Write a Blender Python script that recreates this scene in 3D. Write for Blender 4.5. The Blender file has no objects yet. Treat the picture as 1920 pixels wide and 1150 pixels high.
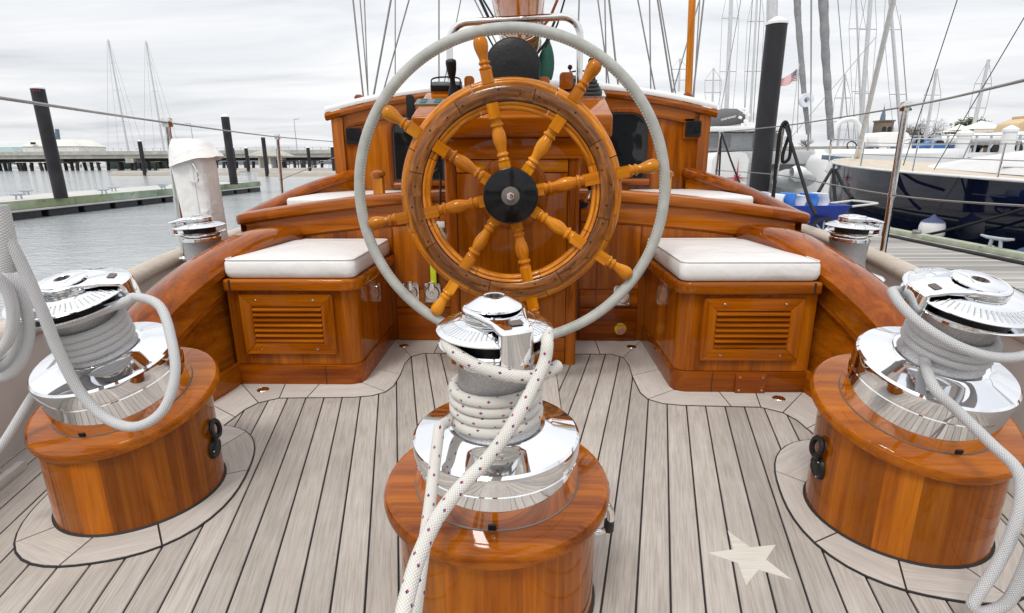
import bpy, bmesh, math, random
from mathutils import Vector, Matrix, Quaternion
random.seed(7)
R = math.radians
S = bpy.context.scene
COL = S.collection

# ---------------------------------------------------------------- camera
CAM = Vector((0.055, 0.0, 1.0))
FPX, PITCH, YAW, ROLL = 1020.0, R(15.1), R(1.65), R(0.35)
fw = Vector((-math.sin(YAW)*math.cos(PITCH), math.cos(YAW)*math.cos(PITCH), -math.sin(PITCH)))
rt = Vector((math.cos(YAW), math.sin(YAW), 0.0))
up = rt.cross(fw)
rt, up = rt*math.cos(ROLL)-up*math.sin(ROLL), up*math.cos(ROLL)+rt*math.sin(ROLL)
cam = bpy.data.cameras.new('camera')
cam.sensor_width = 36.0
cam.lens = FPX/1920.0*36.0
cam.clip_start, cam.clip_end = 0.02, 6000.0
camo = bpy.data.objects.new('camera', cam)
COL.objects.link(camo)
camo.matrix_world = Matrix(((rt.x, up.x, -fw.x, CAM.x), (rt.y, up.y, -fw.y, CAM.y),
                            (rt.z, up.z, -fw.z, CAM.z), (0, 0, 0, 1)))
S.camera = camo

# ---------------------------------------------------------------- world: overcast sky
SUN_EL, SUN_AZ = R(58), R(205)      # azimuth of the sun, clockwise from +Y
w = bpy.data.worlds.new('World'); S.world = w; w.use_nodes = True
nt = w.node_tree; nt.nodes.clear(); N = nt.nodes.new; L = nt.links.new
wo = N('ShaderNodeOutputWorld'); bg = N('ShaderNodeBackground'); bg.inputs['Strength'].default_value = 1.0
sky = N('ShaderNodeTexSky'); sky.sky_type = 'NISHITA'; sky.sun_disc = False
sky.sun_elevation = SUN_EL; sky.sun_rotation = SUN_AZ; sky.air_density = 1.0; sky.dust_density = 3.0
skys = N('ShaderNodeVectorMath'); skys.operation = 'SCALE'; skys.inputs['Scale'].default_value = 0.10
L(sky.outputs[0], skys.inputs[0])
tc = N('ShaderNodeTexCoord'); sx = N('ShaderNodeSeparateXYZ'); L(tc.outputs['Generated'], sx.inputs[0])
def wm(op, a, b=None, c=None):
    n = N('ShaderNodeMath'); n.operation = op
    for i, v in enumerate((a, b, c)):
        if v is None: continue
        if isinstance(v, (int, float)): n.inputs[i].default_value = v
        else: L(v, n.inputs[i])
    return n.outputs[0]
el = wm('MAXIMUM', sx.outputs[2], 0.0)
den = wm('ADD', el, 0.10)
cx = N('ShaderNodeCombineXYZ'); L(wm('DIVIDE', sx.outputs[0], den), cx.inputs[0]); L(wm('DIVIDE', sx.outputs[1], den), cx.inputs[1])
mp = N('ShaderNodeMapping'); mp.inputs['Scale'].default_value = (0.55, 1.0, 1.0); mp.inputs['Rotation'].default_value = (0, 0, R(20)); L(cx.outputs[0], mp.inputs[0])
no = N('ShaderNodeTexNoise'); no.inputs['Scale'].default_value = 0.8; no.inputs['Detail'].default_value = 7; no.inputs['Roughness'].default_value = 0.56; no.inputs['Distortion'].default_value = 0.5
L(mp.outputs[0], no.inputs['Vector'])
cr = N('ShaderNodeValToRGB'); L(no.outputs['Fac'], cr.inputs[0])
cr.color_ramp.elements[0].position = 0.30; cr.color_ramp.elements[0].color = (0.56, 0.58, 0.62, 1)
cr.color_ramp.elements[1].position = 0.60; cr.color_ramp.elements[1].color = (0.90, 0.905, 0.915, 1)
e = cr.color_ramp.elements.new(0.45); e.color = (0.76, 0.775, 0.80, 1)
gain = wm('MULTIPLY_ADD', el, 0.55, 1.0)
cl = N('ShaderNodeVectorMath'); cl.operation = 'SCALE'; L(cr.outputs[0], cl.inputs[0]); L(gain, cl.inputs['Scale'])
mx = N('ShaderNodeMix'); mx.data_type = 'RGBA'; mx.inputs['Factor'].default_value = 0.94
L(skys.outputs[0], mx.inputs['A']); L(cl.outputs[0], mx.inputs['B'])
L(mx.outputs['Result'], bg.inputs['Color']); L(bg.outputs[0], wo.inputs[0])

sun = bpy.data.lights.new('sun', 'SUN'); sun.energy = 1.5; sun.angle = R(15); sun.color = (1.0, 0.965, 0.91)
suno = bpy.data.objects.new('sun', sun); COL.objects.link(suno)
sd = Vector((math.sin(SUN_AZ)*math.cos(SUN_EL), math.cos(SUN_AZ)*math.cos(SUN_EL), math.sin(SUN_EL)))
suno.rotation_euler = sd.to_track_quat('Z', 'Y').to_euler()
suno.location = (0, 0, 30)

vs = S.view_settings
S.display_settings.display_device = 'sRGB'
vs.view_transform = 'Standard'; vs.look = 'None'; vs.exposure = 0.12; vs.gamma = 1.0; vs.use_curve_mapping = False
S.render.engine = 'CYCLES'
S.cycles.use_denoising = True
try: S.cycles.denoiser = 'OPENIMAGEDENOISE'
except Exception: pass
S.cycles.max_bounces = 8; S.cycles.glossy_bounces = 5; S.cycles.diffuse_bounces = 3
S.cycles.sample_clamp_indirect = 6.0

# ---------------------------------------------------------------- geometry helpers
def ray(x, y): return (x-960.0)/FPX*rt + (575.0-y)/FPX*up + fw
def at(x, y, X=None, Y=None, Z=None):
    """place in the world seen at a photograph position, at a known X, Y or Z"""
    d = ray(x, y)
    t = (X-CAM.x)/d.x if X is not None else (Y-CAM.y)/d.y if Y is not None else (Z-CAM.z)/d.z
    return CAM + d*t

def tag(o, label=None, cat=None, group=None, kind=None):
    if label: o['label'] = label
    if cat: o['category'] = cat
    if group: o['group'] = group
    if kind: o['kind'] = kind
    return o
def thing(name, label, cat, loc=(0, 0, 0), group=None, rotz=0.0):
    o = bpy.data.objects.new(name, None); COL.objects.link(o)
    o.empty_display_size = 0.1
    o.location = loc; o.rotation_euler = (0, 0, rotz)
    return tag(o, label, cat, group)
def origin_of(p):
    v = Vector((0, 0, 0))
    while p is not None:
        v = v + p.location; p = p.parent
    return v

class MB:
    """collects shapes and links them as ONE mesh object"""
    def __init__(s): s.v = []; s.f = []; s.uv = {}
    def add(s, vs, fs, M=None):
        b = len(s.v)
        s.v += [(M @ Vector(v)) if M else Vector(v) for v in vs]
        s.f += [tuple(i+b for i in f) for f in fs]
        return s
    def box(s, x0, x1, y0, y1, z0, z1, M=None):
        vs = [(x, y, z) for x in (x0, x1) for y in (y0, y1) for z in (z0, z1)]
        return s.add(vs, [(0, 1, 3, 2), (4, 6, 7, 5), (0, 4, 5, 1), (2, 3, 7, 6), (0, 2, 6, 4), (1, 5, 7, 3)], M)
    def cbox(s, c, d, M=None):
        return s.box(c[0]-d[0]/2, c[0]+d[0]/2, c[1]-d[1]/2, c[1]+d[1]/2, c[2]-d[2]/2, c[2]+d[2]/2, M)
    def prism(s, poly, z0, z1, M=None):
        n = len(poly)
        vs = [(x, y, z0) for x, y in poly] + [(x, y, z1) for x, y in poly]
        fs = [tuple(range(n-1, -1, -1)), tuple(range(n, 2*n))]
        fs += [(i, (i+1) % n, n+(i+1) % n, n+i) for i in range(n)]
        return s.add(vs, fs, M)
    def lathe(s, prof, n=32, M=None, a0=0.0, a1=None, close=True):
        full = a1 is None
        m = n if full else n+1
        span = 2*math.pi if full else (a1-a0)
        vs = []
        for r, z in prof:
            for i in range(m):
                a = a0+span*i/n
                vs.append((r*math.cos(a), r*math.sin(a), z))
        fs = []
        for j in range(len(prof)-1):
            for i in range(n):
                k = (i+1) % m if full else i+1
                fs.append((j*m+i, j*m+k, (j+1)*m+k, (j+1)*m+i))
        if close and full:
            if prof[0][0] > 1e-6: fs.append(tuple(range(m-1, -1, -1)))
            if prof[-1][0] > 1e-6: fs.append(tuple((len(prof)-1)*m+i for i in range(m)))
        return s.add(vs, fs, M)
    def ringseg(s, prof, a0, a1, n=10, M=None):
        """closed profile (r,z) swept through an arc, with end caps"""
        m = len(prof); vs = []
        for i in range(n+1):
            a = a0+(a1-a0)*i/n
            vs += [(r*math.cos(a), r*math.sin(a), z) for r, z in prof]
        fs = []
        for i in range(n):
            for j in range(m):
                k = (j+1) % m
                fs.append((i*m+j, (i+1)*m+j, (i+1)*m+k, i*m+k))
        fs.append(tuple(range(m))); fs.append(tuple(n*m+j for j in range(m-1, -1, -1)))
        return s.add(vs, fs, M)
    def tube(s, pts, r, n=10, closed=False, M=None, caps=True):
        P = [Vector(p) for p in pts]; k = len(P)
        rr = r if isinstance(r, (list, tuple)) else [r]*k
        T = []
        for i in range(k):
            a = P[(i-1) % k] if (closed or i > 0) else P[i]
            c = P[(i+1) % k] if (closed or i < k-1) else P[i]
            T.append((c-a).normalized())
        nrm = T[0].orthogonal().normalized()
        vs = []; base = len(s.v); ln = 0.0; lens = []
        for i in range(k):
            if i > 0:
                ax = T[i-1].cross(T[i])
                if ax.length > 1e-8:
                    nrm = Quaternion(ax.normalized(), T[i-1].angle(T[i])) @ nrm
                ln += (P[i]-P[i-1]).length
            nrm = (nrm - T[i]*nrm.dot(T[i])).normalized()
            bi = T[i].cross(nrm)
            lens.append(ln)
            for j in range(n):
                a = 2*math.pi*j/n
                vs.append(P[i]+(nrm*math.cos(a)+bi*math.sin(a))*rr[i])
        fs = []
        q = k if closed else k-1
        for i in range(q):
            i2 = (i+1) % k
            for j in range(n):
                j2 = (j+1) % n
                fi = len(s.f)+len(fs)
                v1 = lens[i2] if i2 > i else lens[i]+(P[i2]-P[i]).length
                s.uv[fi] = [(j/n, lens[i]), ((j+1)/n, lens[i]), ((j+1)/n, v1), (j/n, v1)]
                fs.append((i*n+j, i*n+j2, i2*n+j2, i2*n+j))
        if caps and not closed:
            fs.append(tuple(range(n-1, -1, -1))); fs.append(tuple((k-1)*n+j for j in range(n)))
        return s.add(vs, fs, M)
    def sweep(s, prof, path, right=None, caps=True):
        """profile (a,b): a along the sideways vector, b along up, at each path point"""
        P = [Vector(p) for p in path]; k = len(P); m = len(prof); vs = []
        for i in range(k):
            t = (P[min(i+1, k-1)]-P[max(i-1, 0)]).normalized()
            sd_ = t.cross(Vector((0, 0, 1)))
            sd_ = Vector(right) if right is not None else sd_.normalized()
            u = sd_.cross(t).normalized()
            for a, b in prof: vs.append(P[i]+sd_*a+u*b)
        fs = []
        for i in range(k-1):
            for j in range(m):
                j2 = (j+1) % m
                fs.append((i*m+j, (i+1)*m+j, (i+1)*m+j2, i*m+j2))
        if caps: fs.append(tuple(range(m))); fs.append(tuple((k-1)*m+j for j in range(m-1, -1, -1)))
        return s.add(vs, fs)
    def grid(s, rows):
        """rows of points -> quads"""
        m = len(rows[0]); vs = [p for r in rows for p in r]
        fs = [(i*m+j, i*m+j+1, (i+1)*m+j+1, (i+1)*m+j) for i in range(len(rows)-1) for j in range(m-1)]
        return s.add(vs, fs)
    def build(s, name, mat, parent=None, bevel=0.0, seg=2, smooth=38, world=True, kind=None, sub=0, fix=True):
        me = bpy.data.meshes.new(name)
        off = origin_of(parent) if (world and parent is not None) else Vector((0, 0, 0))
        me.from_pydata([tuple(v-off) for v in s.v], [], s.f)
        if s.uv:
            ul = me.uv_layers.new(name='UVMap')
            for fi, cs in s.uv.items():
                p = me.polygons[fi]
                for li, c in zip(p.loop_indices, cs): ul.data[li].uv = c
        if bevel or fix:
            bm = bmesh.new(); bm.from_mesh(me)
            if fix: bmesh.ops.recalc_face_normals(bm, faces=bm.faces)
            if bevel:
                es = [e for e in bm.edges if len(e.link_faces) == 2 and e.calc_face_angle(0) > R(35)]
                bmesh.ops.bevel(bm, geom=es, offset=bevel, segments=seg, affect='EDGES', profile=0.6, clamp_overlap=True)
            bm.to_mesh(me); bm.free()
        if smooth:
            me.polygons.foreach_set('use_smooth', [True]*len(me.polygons))
            me.set_sharp_from_angle(angle=R(smooth))
        me.materials.append(mat); me.update()
        o = bpy.data.objects.new(name, me); COL.objects.link(o)
        if parent is not None: o.parent = parent
        if kind: o['kind'] = kind
        if sub:
            mo = o.modifiers.new('s', 'SUBSURF'); mo.levels = sub; mo.render_levels = sub
        return o

def copy_tree(o, parent=None):
    c = o.copy(); COL.objects.link(c); c.parent = parent
    for ch in list(o.children):
        copy_tree(ch, c)
    return c
def spline(pts, n=8, closed=False):
    """Catmull-Rom through the points"""
    P = [Vector(p) for p in pts]; k = len(P); out = []
    rng = range(k) if closed else range(k-1)
    for i in rng:
        p0 = P[(i-1) % k] if (closed or i > 0) else P[0]*2-P[1]
        p1 = P[i]; p2 = P[(i+1) % k]
        p3 = P[(i+2) % k] if (closed or i < k-2) else P[-1]*2-P[-2]
        for j in range(n):
            t = j/n
            out.append(0.5*((2*p1)+(p2-p0)*t+(2*p0-5*p1+4*p2-p3)*t*t+(3*p1-p0-3*p2+p3)*t*t*t))
    if not closed: out.append(P[-1].copy())
    return out
def arc(cx, cy, r, a0, a1, n=8):
    return [(cx+r*math.cos(R(a0+(a1-a0)*i/n)), cy+r*math.sin(R(a0+(a1-a0)*i/n))) for i in range(n+1)]
def roundrect(x0, x1, y0, y1, r, n=5):
    return arc(x1-r, y1-r, r, 0, 90, n)+arc(x0+r, y1-r, r, 90, 180, n)+arc(x0+r, y0+r, r, 180, 270, n)+arc(x1-r, y0+r, r, 270, 360, n)
def TR(loc, rot=None):
    M = Matrix.Translation(Vector(loc))
    return M @ rot if rot is not None else M
RX = lambda a: Matrix.Rotation(R(a), 4, 'X')
RY = lambda a: Matrix.Rotation(R(a), 4, 'Y')
RZ = lambda a: Matrix.Rotation(R(a), 4, 'Z')
def clip(poly, a, b, c):
    """keep a*x+b*y+c >= 0"""
    out = []
    for i in range(len(poly)):
        p, q = poly[i], poly[(i+1) % len(poly)]
        dp, dq = a*p[0]+b*p[1]+c, a*q[0]+b*q[1]+c
        if dp >= 0: out.append(p)
        if (dp >= 0) != (dq >= 0):
            t = dp/(dp-dq); out.append((p[0]+(q[0]-p[0])*t, p[1]+(q[1]-p[1])*t))
    return out

# ---------------------------------------------------------------- materials
class NT:
    def __init__(s, name):
        s.m = bpy.data.materials.new(name); s.m.use_nodes = True
        s.t = s.m.node_tree; s.t.nodes.clear()
        s.out = s.t.nodes.new('ShaderNodeOutputMaterial'); s.p = s.t.nodes.new('ShaderNodeBsdfPrincipled')
        s.t.links.new(s.p.outputs[0], s.out.inputs[0])
    def n(s, t, **k):
        x = s.t.nodes.new(t)
        for a, b in k.items(): setattr(x, a, b)
        return x
    def l(s, a, b): s.t.links.new(a, b)
    def put(s, i, v):
        if isinstance(v, (int, float, tuple)): i.default_value = v
        else: s.l(v, i)
    def math(s, op, a, b=None, c=None):
        x = s.n('ShaderNodeMath', operation=op)
        for i, v in enumerate((a, b, c)):
            if v is not None: s.put(x.inputs[i], v)
        return x.outputs[0]
    def coord(s, scale=(1, 1, 1), rnd=0.0, which='Object'):
        c = s.n('ShaderNodeTexCoord').outputs[which]
        if rnd:
            oi = s.n('ShaderNodeObjectInfo'); v = s.n('ShaderNodeVectorMath', operation='SCALE')
            v.inputs[0].default_value = (37.0, 53.0, 71.0); s.l(oi.outputs['Random'], v.inputs['Scale'])
            ad = s.n('ShaderNodeVectorMath', operation='ADD'); s.l(c, ad.inputs[0]); s.l(v.outputs[0], ad.inputs[1]); c = ad.outputs[0]
        m = s.n('ShaderNodeMapping'); m.inputs['Scale'].default_value = scale; s.l(c, m.inputs[0])
        return m.outputs[0]
    def noise(s, vec, scale=1.0, detail=4, rough=0.5, dist=0.0):
        x = s.n('ShaderNodeTexNoise'); s.l(vec, x.inputs['Vector'])
        x.inputs['Scale'].default_value = scale; x.inputs['Detail'].default_value = detail
        x.inputs['Roughness'].default_value = rough; x.inputs['Distortion'].default_value = dist
        return x.outputs['Fac']
    def ramp(s, f, *st):
        x = s.n('ShaderNodeValToRGB'); s.l(f, x.inputs[0]); e = x.color_ramp.elements
        while len(e) < len(st): e.new(0.5)
        for i, (p, c) in enumerate(st):
            e[i].position = p; e[i].color = (c[0], c[1], c[2], 1) if not isinstance(c, (int, float)) else (c, c, c, 1)
        return x.outputs[0]
    def mix(s, f, a, b, mode='MIX'):
        x = s.n('ShaderNodeMix', data_type='RGBA', blend_type=mode)
        s.put(x.inputs['Factor'], f)
        for k, v in (('A', a), ('B', b)):
            if isinstance(v, tuple): x.inputs[k].default_value = (v[0], v[1], v[2], 1)
            else: s.l(v, x.inputs[k])
        return x.outputs['Result']
    def vary(s, col, amt):
        oi = s.n('ShaderNodeObjectInfo')
        f = s.math('MULTIPLY_ADD', oi.outputs['Random'], amt, 1.0-amt/2)
        x = s.n('ShaderNodeHueSaturation'); s.l(f, x.inputs['Value']); s.l(col, x.inputs['Color'])
        return x.outputs[0]
    def bump(s, h, strength=0.3, dist=0.01):
        x = s.n('ShaderNodeBump'); x.inputs['Strength'].default_value = strength; x.inputs['Distance'].default_value = dist
        s.l(h, x.inputs['Height']); s.l(x.outputs[0], s.p.inputs['Normal']); return x.outputs[0]
    def set(s, **k):
        names = dict(base='Base Color', rough='Roughness', metal='Metallic', coat='Coat Weight', coatr='Coat Roughness',
                     coatior='Coat IOR', ior='IOR', trans='Transmission Weight', alpha='Alpha', emit='Emission Color', emits='Emission Strength', spec='Specular IOR Level', sss='Sheen Weight')
        for a, v in k.items():
            i = s.p.inputs[names[a]]
            if isinstance(v, tuple) and len(v) == 3: v = (*v, 1)
            s.put(i, v)
        return s.m

def plain(name, base, rough=0.5, metal=0.0, var=0.06, nscale=6.0, coat=0.0, bump=0.0, bscale=40.0, spec=0.5):
    s = NT(name); c = s.coord(rnd=1)
    f = s.noise(c, nscale, 5, 0.6)
    lo = tuple(max(0, b*(1-var*2)) for b in base); hi = tuple(min(1, b*(1+var*2)) for b in base)
    s.set(base=s.ramp(f, (0.3, lo), (0.7, hi)), rough=s.ramp(s.noise(c, nscale*3, 3), (0.3, max(0.02, rough-0.05)), (0.7, rough+0.05)), metal=metal, coat=coat, coatr=0.05, spec=spec)
    if bump: s.bump(s.noise(c, bscale, 3), bump, 0.004)
    return s.m

def varnish(name, axis, dark, mid, light, gloss=True, tone=0.30, across=22.0):
    s = NT(name)
    sc = [across]*3; sc['xyz'.index(axis)] = across*0.055
    c = s.coord(tuple(sc), rnd=1)
    g = s.noise(c, 1.0, 6, 0.62, 0.5)
    sc2 = [190.0]*3; sc2['xyz'.index(axis)] = 5.0
    fine = s.noise(s.coord(tuple(sc2), rnd=1), 1.0, 3, 0.6)
    sc3 = [3.2]*3; sc3['xyz'.index(axis)] = 0.9
    big = s.noise(s.coord(tuple(sc3), rnd=1), 1.0, 2, 0.5)
    col = s.ramp(g, (0.34, dark), (0.50, mid), (0.68, light))
    col = s.mix(0.22, col, s.ramp(fine, (0.36, dark), (0.62, light)))
    col = s.mix(0.38, col, s.ramp(big, (0.32, dark), (0.52, mid), (0.7, light)))
    # board-wide tone steps across the grain, as if sawn from several planks
    cax = 'xyz'.replace(axis, '')[0]
    sp = s.n('ShaderNodeSeparateXYZ'); s.l(s.coord(rnd=1), sp.inputs[0])
    wn = s.n('ShaderNodeTexWhiteNoise', noise_dimensions='1D'); s.l(s.math('FLOOR', s.math('MULTIPLY', sp.outputs['xyz'.index(cax)], 8.5)), wn.inputs['W'])
    hv = s.n('ShaderNodeHueSaturation'); s.l(s.math('MULTIPLY_ADD', wn.outputs['Value'], 0.16, 0.92), hv.inputs['Value']); s.l(col, hv.inputs['Color']); col = hv.outputs[0]
    s.set(base=s.vary(col, tone), rough=0.42, coat=1.0 if gloss else 0.0, coatior=1.36, coatr=s.ramp(s.noise(s.coord((7, 7, 7), rnd=1), 1.0, 5, 0.7), (0.35, 0.02), (0.72, 0.11)) if gloss else 0.3, spec=0.0)
    h = s.math('ADD', s.math('MULTIPLY', fine, 0.10), s.noise(s.coord((9, 9, 9), rnd=1), 1.0, 2))
    x = s.n('ShaderNodeBump'); x.inputs['Strength'].default_value = 0.035; x.inputs['Distance'].default_value = 0.01
    s.l(h, x.inputs['Height']); s.l(x.outputs[0], s.p.inputs['Coat Normal'])
    return s.m
TEAK = ((0.115, 0.021, 0.001), (0.325, 0.079, 0.002), (0.55, 0.170, 0.007))
DARKT = ((0.08, 0.014, 0.001), (0.24, 0.050, 0.002), (0.43, 0.115, 0.005))
GOLD = ((0.25, 0.060, 0.001), (0.52, 0.160, 0.004), (0.72, 0.30, 0.015))
OLD = ((0.035, 0.012, 0.006), (0.13, 0.042, 0.014), (0.27, 0.105, 0.035))
V = {a: varnish('varnished_teak_'+a, a, *TEAK) for a in 'xyz'}
D = {a: varnish('varnished_dark_teak_'+a, a, *DARKT) for a in 'xyz'}
G = {a: varnish('honey_varnish_'+a, a, *GOLD, tone=0.2) for a in 'xyz'}
OLDW = varnish('aged_wheel_wood', 'x', *OLD, tone=0.5)

def weathered(name, axis, lo, mid, hi, tone=0.22, bump=0.35):
    s = NT(name)
    sc = [70.0]*3; sc['xyz'.index(axis)] = 3.2
    g = s.noise(s.coord(tuple(sc), rnd=1), 1.0, 6, 0.65, 0.15)
    sc2 = [7.0]*3; sc2['xyz'.index(axis)] = 2.4
    b = s.noise(s.coord(tuple(sc2), rnd=1), 1.0, 4, 0.6, 0.4)
    sc4 = [260.0]*3; sc4['xyz'.index(axis)] = 9.0
    fi = s.noise(s.coord(tuple(sc4), rnd=1), 1.0, 2, 0.5)
    col = s.ramp(g, (0.28, lo), (0.5, mid), (0.72, hi))
    col = s.mix(0.45, col, s.ramp(b, (0.3, lo), (0.55, mid), (0.75, hi)))
    col = s.mix(0.35, col, s.ramp(fi, (0.35, lo), (0.6, hi)))
    st = s.noise(s.coord((9, 9, 9), rnd=1), 1.0, 5, 0.7)
    col = s.mix(s.ramp(st, (0.64, 0.0), (0.80, 0.45)), col, (0.17, 0.135, 0.11))
    # stains that run on from board to board, and little dark knots
    wv = s.n('ShaderNodeNewGeometry').outputs['Position']
    bl = s.noise(wv, 2.3, 5, 0.65)
    col = s.mix(s.ramp(bl, (0.40, 0.0), (0.70, 0.42)), col, lo)
    kn = s.noise(s.coord((38, 15, 38), rnd=1), 1.0, 2)
    col = s.mix(s.ramp(kn, (0.80, 0.0), (0.84, 0.7)), col, (0.06, 0.045, 0.035))
    s.set(base=s.vary(col, tone), rough=0.72, spec=0.25)
    s.bump(s.math('ADD', g, s.math('MULTIPLY', fi, 0.7)), bump, 0.002)
    return s.m
DECKM = weathered('weathered_deck_teak', 'y', (0.30, 0.262, 0.225), (0.445, 0.402, 0.358), (0.59, 0.55, 0.505), tone=0.28, bump=0.5)
MARGM = weathered('weathered_margin_teak', 'x', (0.41, 0.37, 0.33), (0.54, 0.495, 0.45), (0.66, 0.62, 0.575), tone=0.16)
STARM = weathered('pale_star_wood', 'x', (0.50, 0.46, 0.40), (0.66, 0.62, 0.555), (0.75, 0.71, 0.64), tone=0.05, bump=0.15)
CAPM = weathered('weathered_cap_teak', 'y', (0.42, 0.36, 0.29), (0.56, 0.49, 0.41), (0.68, 0.61, 0.53), tone=0.08)
CAULK = plain('black_caulk', (0.018, 0.017, 0.018), 0.65, bump=0.2)

def chrome_m(name, col=(0.88, 0.89, 0.91), rough=0.035, wob=0.02):
    s = NT(name); c = s.coord(rnd=1)
    s.set(base=col, metal=1.0, rough=s.ramp(s.noise(c, 60, 3, 0.7), (0.35, rough*0.6), (0.62, rough*1.6), (0.80, rough*4.0)))
    s.bump(s.noise(c, 14, 2), wob, 0.01)
    return s.m
CHROME = chrome_m('polished_chrome')
STEEL = chrome_m('stainless_tube', (0.72, 0.71, 0.69), 0.10)
GALV = plain('galvanised_metal', (0.42, 0.46, 0.50), 0.5, 0.35)
def drum_m():
    s = NT('sandblasted_drum'); c = s.coord(rnd=1)
    f = s.noise(c, 420, 2, 0.7); r = s.noise(c, 14, 5, 0.65)
    col = s.ramp(f, (0.3, (0.30, 0.30, 0.31)), (0.7, (0.66, 0.66, 0.67)))
    col = s.mix(s.ramp(r, (0.60, 0.0), (0.75, 0.35)), col, (0.33, 0.25, 0.20))
    s.set(base=col, metal=0.8, rough=0.42); s.bump(f, 0.35, 0.002); return s.m
DRUM = drum_m()
BLACKP = plain('black_plastic', (0.012, 0.012, 0.013), 0.38, bump=0.1, bscale=180, spec=0.25)
BLACKG = plain('black_gloss', (0.006, 0.006, 0.007), 0.14, var=0.3, nscale=20, spec=0.3)
RUBBER = plain('black_rubber', (0.02, 0.02, 0.021), 0.6)
WHITEP = plain('white_paint', (0.80, 0.80, 0.79), 0.35, var=0.02, coat=0.2)
BEIGE = plain('beige_paint', (0.60, 0.565, 0.53), 0.55, var=0.05, nscale=3)
def vinyl_m(name, base, sc=5.0):
    s = NT(name); c = s.coord(rnd=1)
    a = s.noise(c, sc, 3, 0.5, 0.6); b = s.noise(c, 260, 2)
    s.set(base=s.ramp(a, (0.3, tuple(x*0.94 for x in base)), (0.7, base)), rough=0.42, spec=0.35, coat=0.08)
    s.bump(s.math('ADD', s.math('MULTIPLY', a, 3.0), s.math('MULTIPLY', b, 0.12)), 0.5, 0.010); return s.m
VINYL = vinyl_m('white_vinyl', (0.80, 0.785, 0.765))
CANVAS = vinyl_m('white_canvas', (0.86, 0.85, 0.83), 9.0)
def leather_m():
    s = NT('grey_leather'); c = s.coord(rnd=1)
    f = s.noise(c, 300, 2); g = s.noise(c, 9, 5, 0.65)
    col = s.ramp(g, (0.3, (0.33, 0.34, 0.31)), (0.65, (0.47, 0.48, 0.445)))
    col = s.mix(s.ramp(s.noise(c, 26, 4), (0.70, 0.0), (0.78, 0.5)), col, (0.16, 0.17, 0.17))
    s.set(base=col, rough=0.6); s.bump(f, 0.15, 0.002); return s.m
LEATHER = leather_m()
def rope_m(name, base, dark, n_around, pitch, fleck=False):
    """braided rope: the map runs round the rope (u) and along it in metres (v)"""
    s = NT(name)
    uv = s.n('ShaderNodeTexCoord').outputs['UV']; x = s.n('ShaderNodeSeparateXYZ'); s.l(uv, x.inputs[0])
    u = s.math('MULTIPLY', x.outputs[0], float(n_around)); v = s.math('MULTIPLY', x.outputs[1], 1.0/pitch)
    p = s.math('ADD', u, v); q = s.math('SUBTRACT', u, v)
    def hump(a):
        f = s.math('FRACT', a); f = s.math('SUBTRACT', f, 0.5)
        return s.math('SUBTRACT', 1.0, s.math('MULTIPLY', s.math('ABSOLUTE', f), 2.0))
    par = s.math('MODULO', s.math('ADD', s.math('FLOOR', p), s.math('FLOOR', q)), 2.0)
    par = s.math('ABSOLUTE', par)
    hp, hq = hump(p), hump(q)
    h = s.math('MULTIPLY', s.math('POWER', hp, 0.6), s.math('POWER', hq, 0.6))
    col = s.ramp(h, (0.05, dark), (0.45, base))
    if fleck:
        u2 = s.math('MULTIPLY', x.outputs[0], 12.0); v2 = s.math('MULTIPLY', x.outputs[1], 1.0/0.0080)
        p = s.math('ADD', u2, v2); q = s.math('SUBTRACT', u2, v2)
        k = s.math('MODULO', s.math('ADD', s.math('FLOOR', p), 1200.0), 6.0)
        m = s.math('COMPARE', k, 0.0, 0.3)
        k2 = s.math('MODULO', s.math('ADD', s.math('FLOOR', q), 1200.0), 4.0)
        fr = s.math('FRACT', p)
        inq = s.math('COMPARE', k2, 1.0, 0.3)
        mm = s.math('MULTIPLY', m, inq)
        red = s.math('MULTIPLY', mm, s.math('LESS_THAN', fr, 0.45)); blue = s.math('MULTIPLY', mm, s.math('GREATER_THAN', fr, 0.45))
        col = s.mix(red, col, (0.52, 0.04, 0.06)); col = s.mix(blue, col, (0.03, 0.06, 0.22))
    grime = s.noise(s.coord((1, 1, 1)), 9, 4, 0.6)
    col = s.mix(s.ramp(grime, (0.45, 0.0), (0.8, 0.25)), col, tuple(b*0.6 for b in base))
    s.set(base=col, rough=0.75, spec=0.2)
    s.bump(h, 0.7, 0.0016); return s.m
ROPE_W = rope_m('white_flecked_rope', (0.74, 0.72, 0.67), (0.50, 0.48, 0.44), 14, 0.0058, True)
ROPE_G = rope_m('grey_braided_rope', (0.68, 0.685, 0.69), (0.38, 0.385, 0.395), 13, 0.0060)
ROPE_K = rope_m('black_braided_rope', (0.030, 0.030, 0.032), (0.008, 0.008, 0.008), 8, 0.012)
GREENC = plain('green_canvas', (0.012, 0.085, 0.055), 0.7, bump=0.3, bscale=30)
WIRE = plain('wire_rope', (0.30, 0.29, 0.28), 0.35, 0.6)
def glass_m():
    s = NT('dark_window_glass'); s.set(base=(0.010, 0.009, 0.008), rough=0.03, spec=0.5); s.bump(s.noise(s.coord((2, 2, 2), rnd=1), 2.0, 2), 0.10, 0.02); return s.m
DGLASS = glass_m()
YELLOW = plain('yellow_paint', (0.62, 0.42, 0.03), 0.45)
PINK = plain('faded_red_plastic', (0.52, 0.22, 0.20), 0.5)
HIVIS = plain('yellow_green_fabric', (0.62, 0.75, 0.02), 0.6)
LGREY = plain('light_grey_plastic', (0.36, 0.38, 0.36), 0.5)
GASKET = plain('dull_brown_gasket', (0.13, 0.11, 0.095), 0.7)
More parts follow.
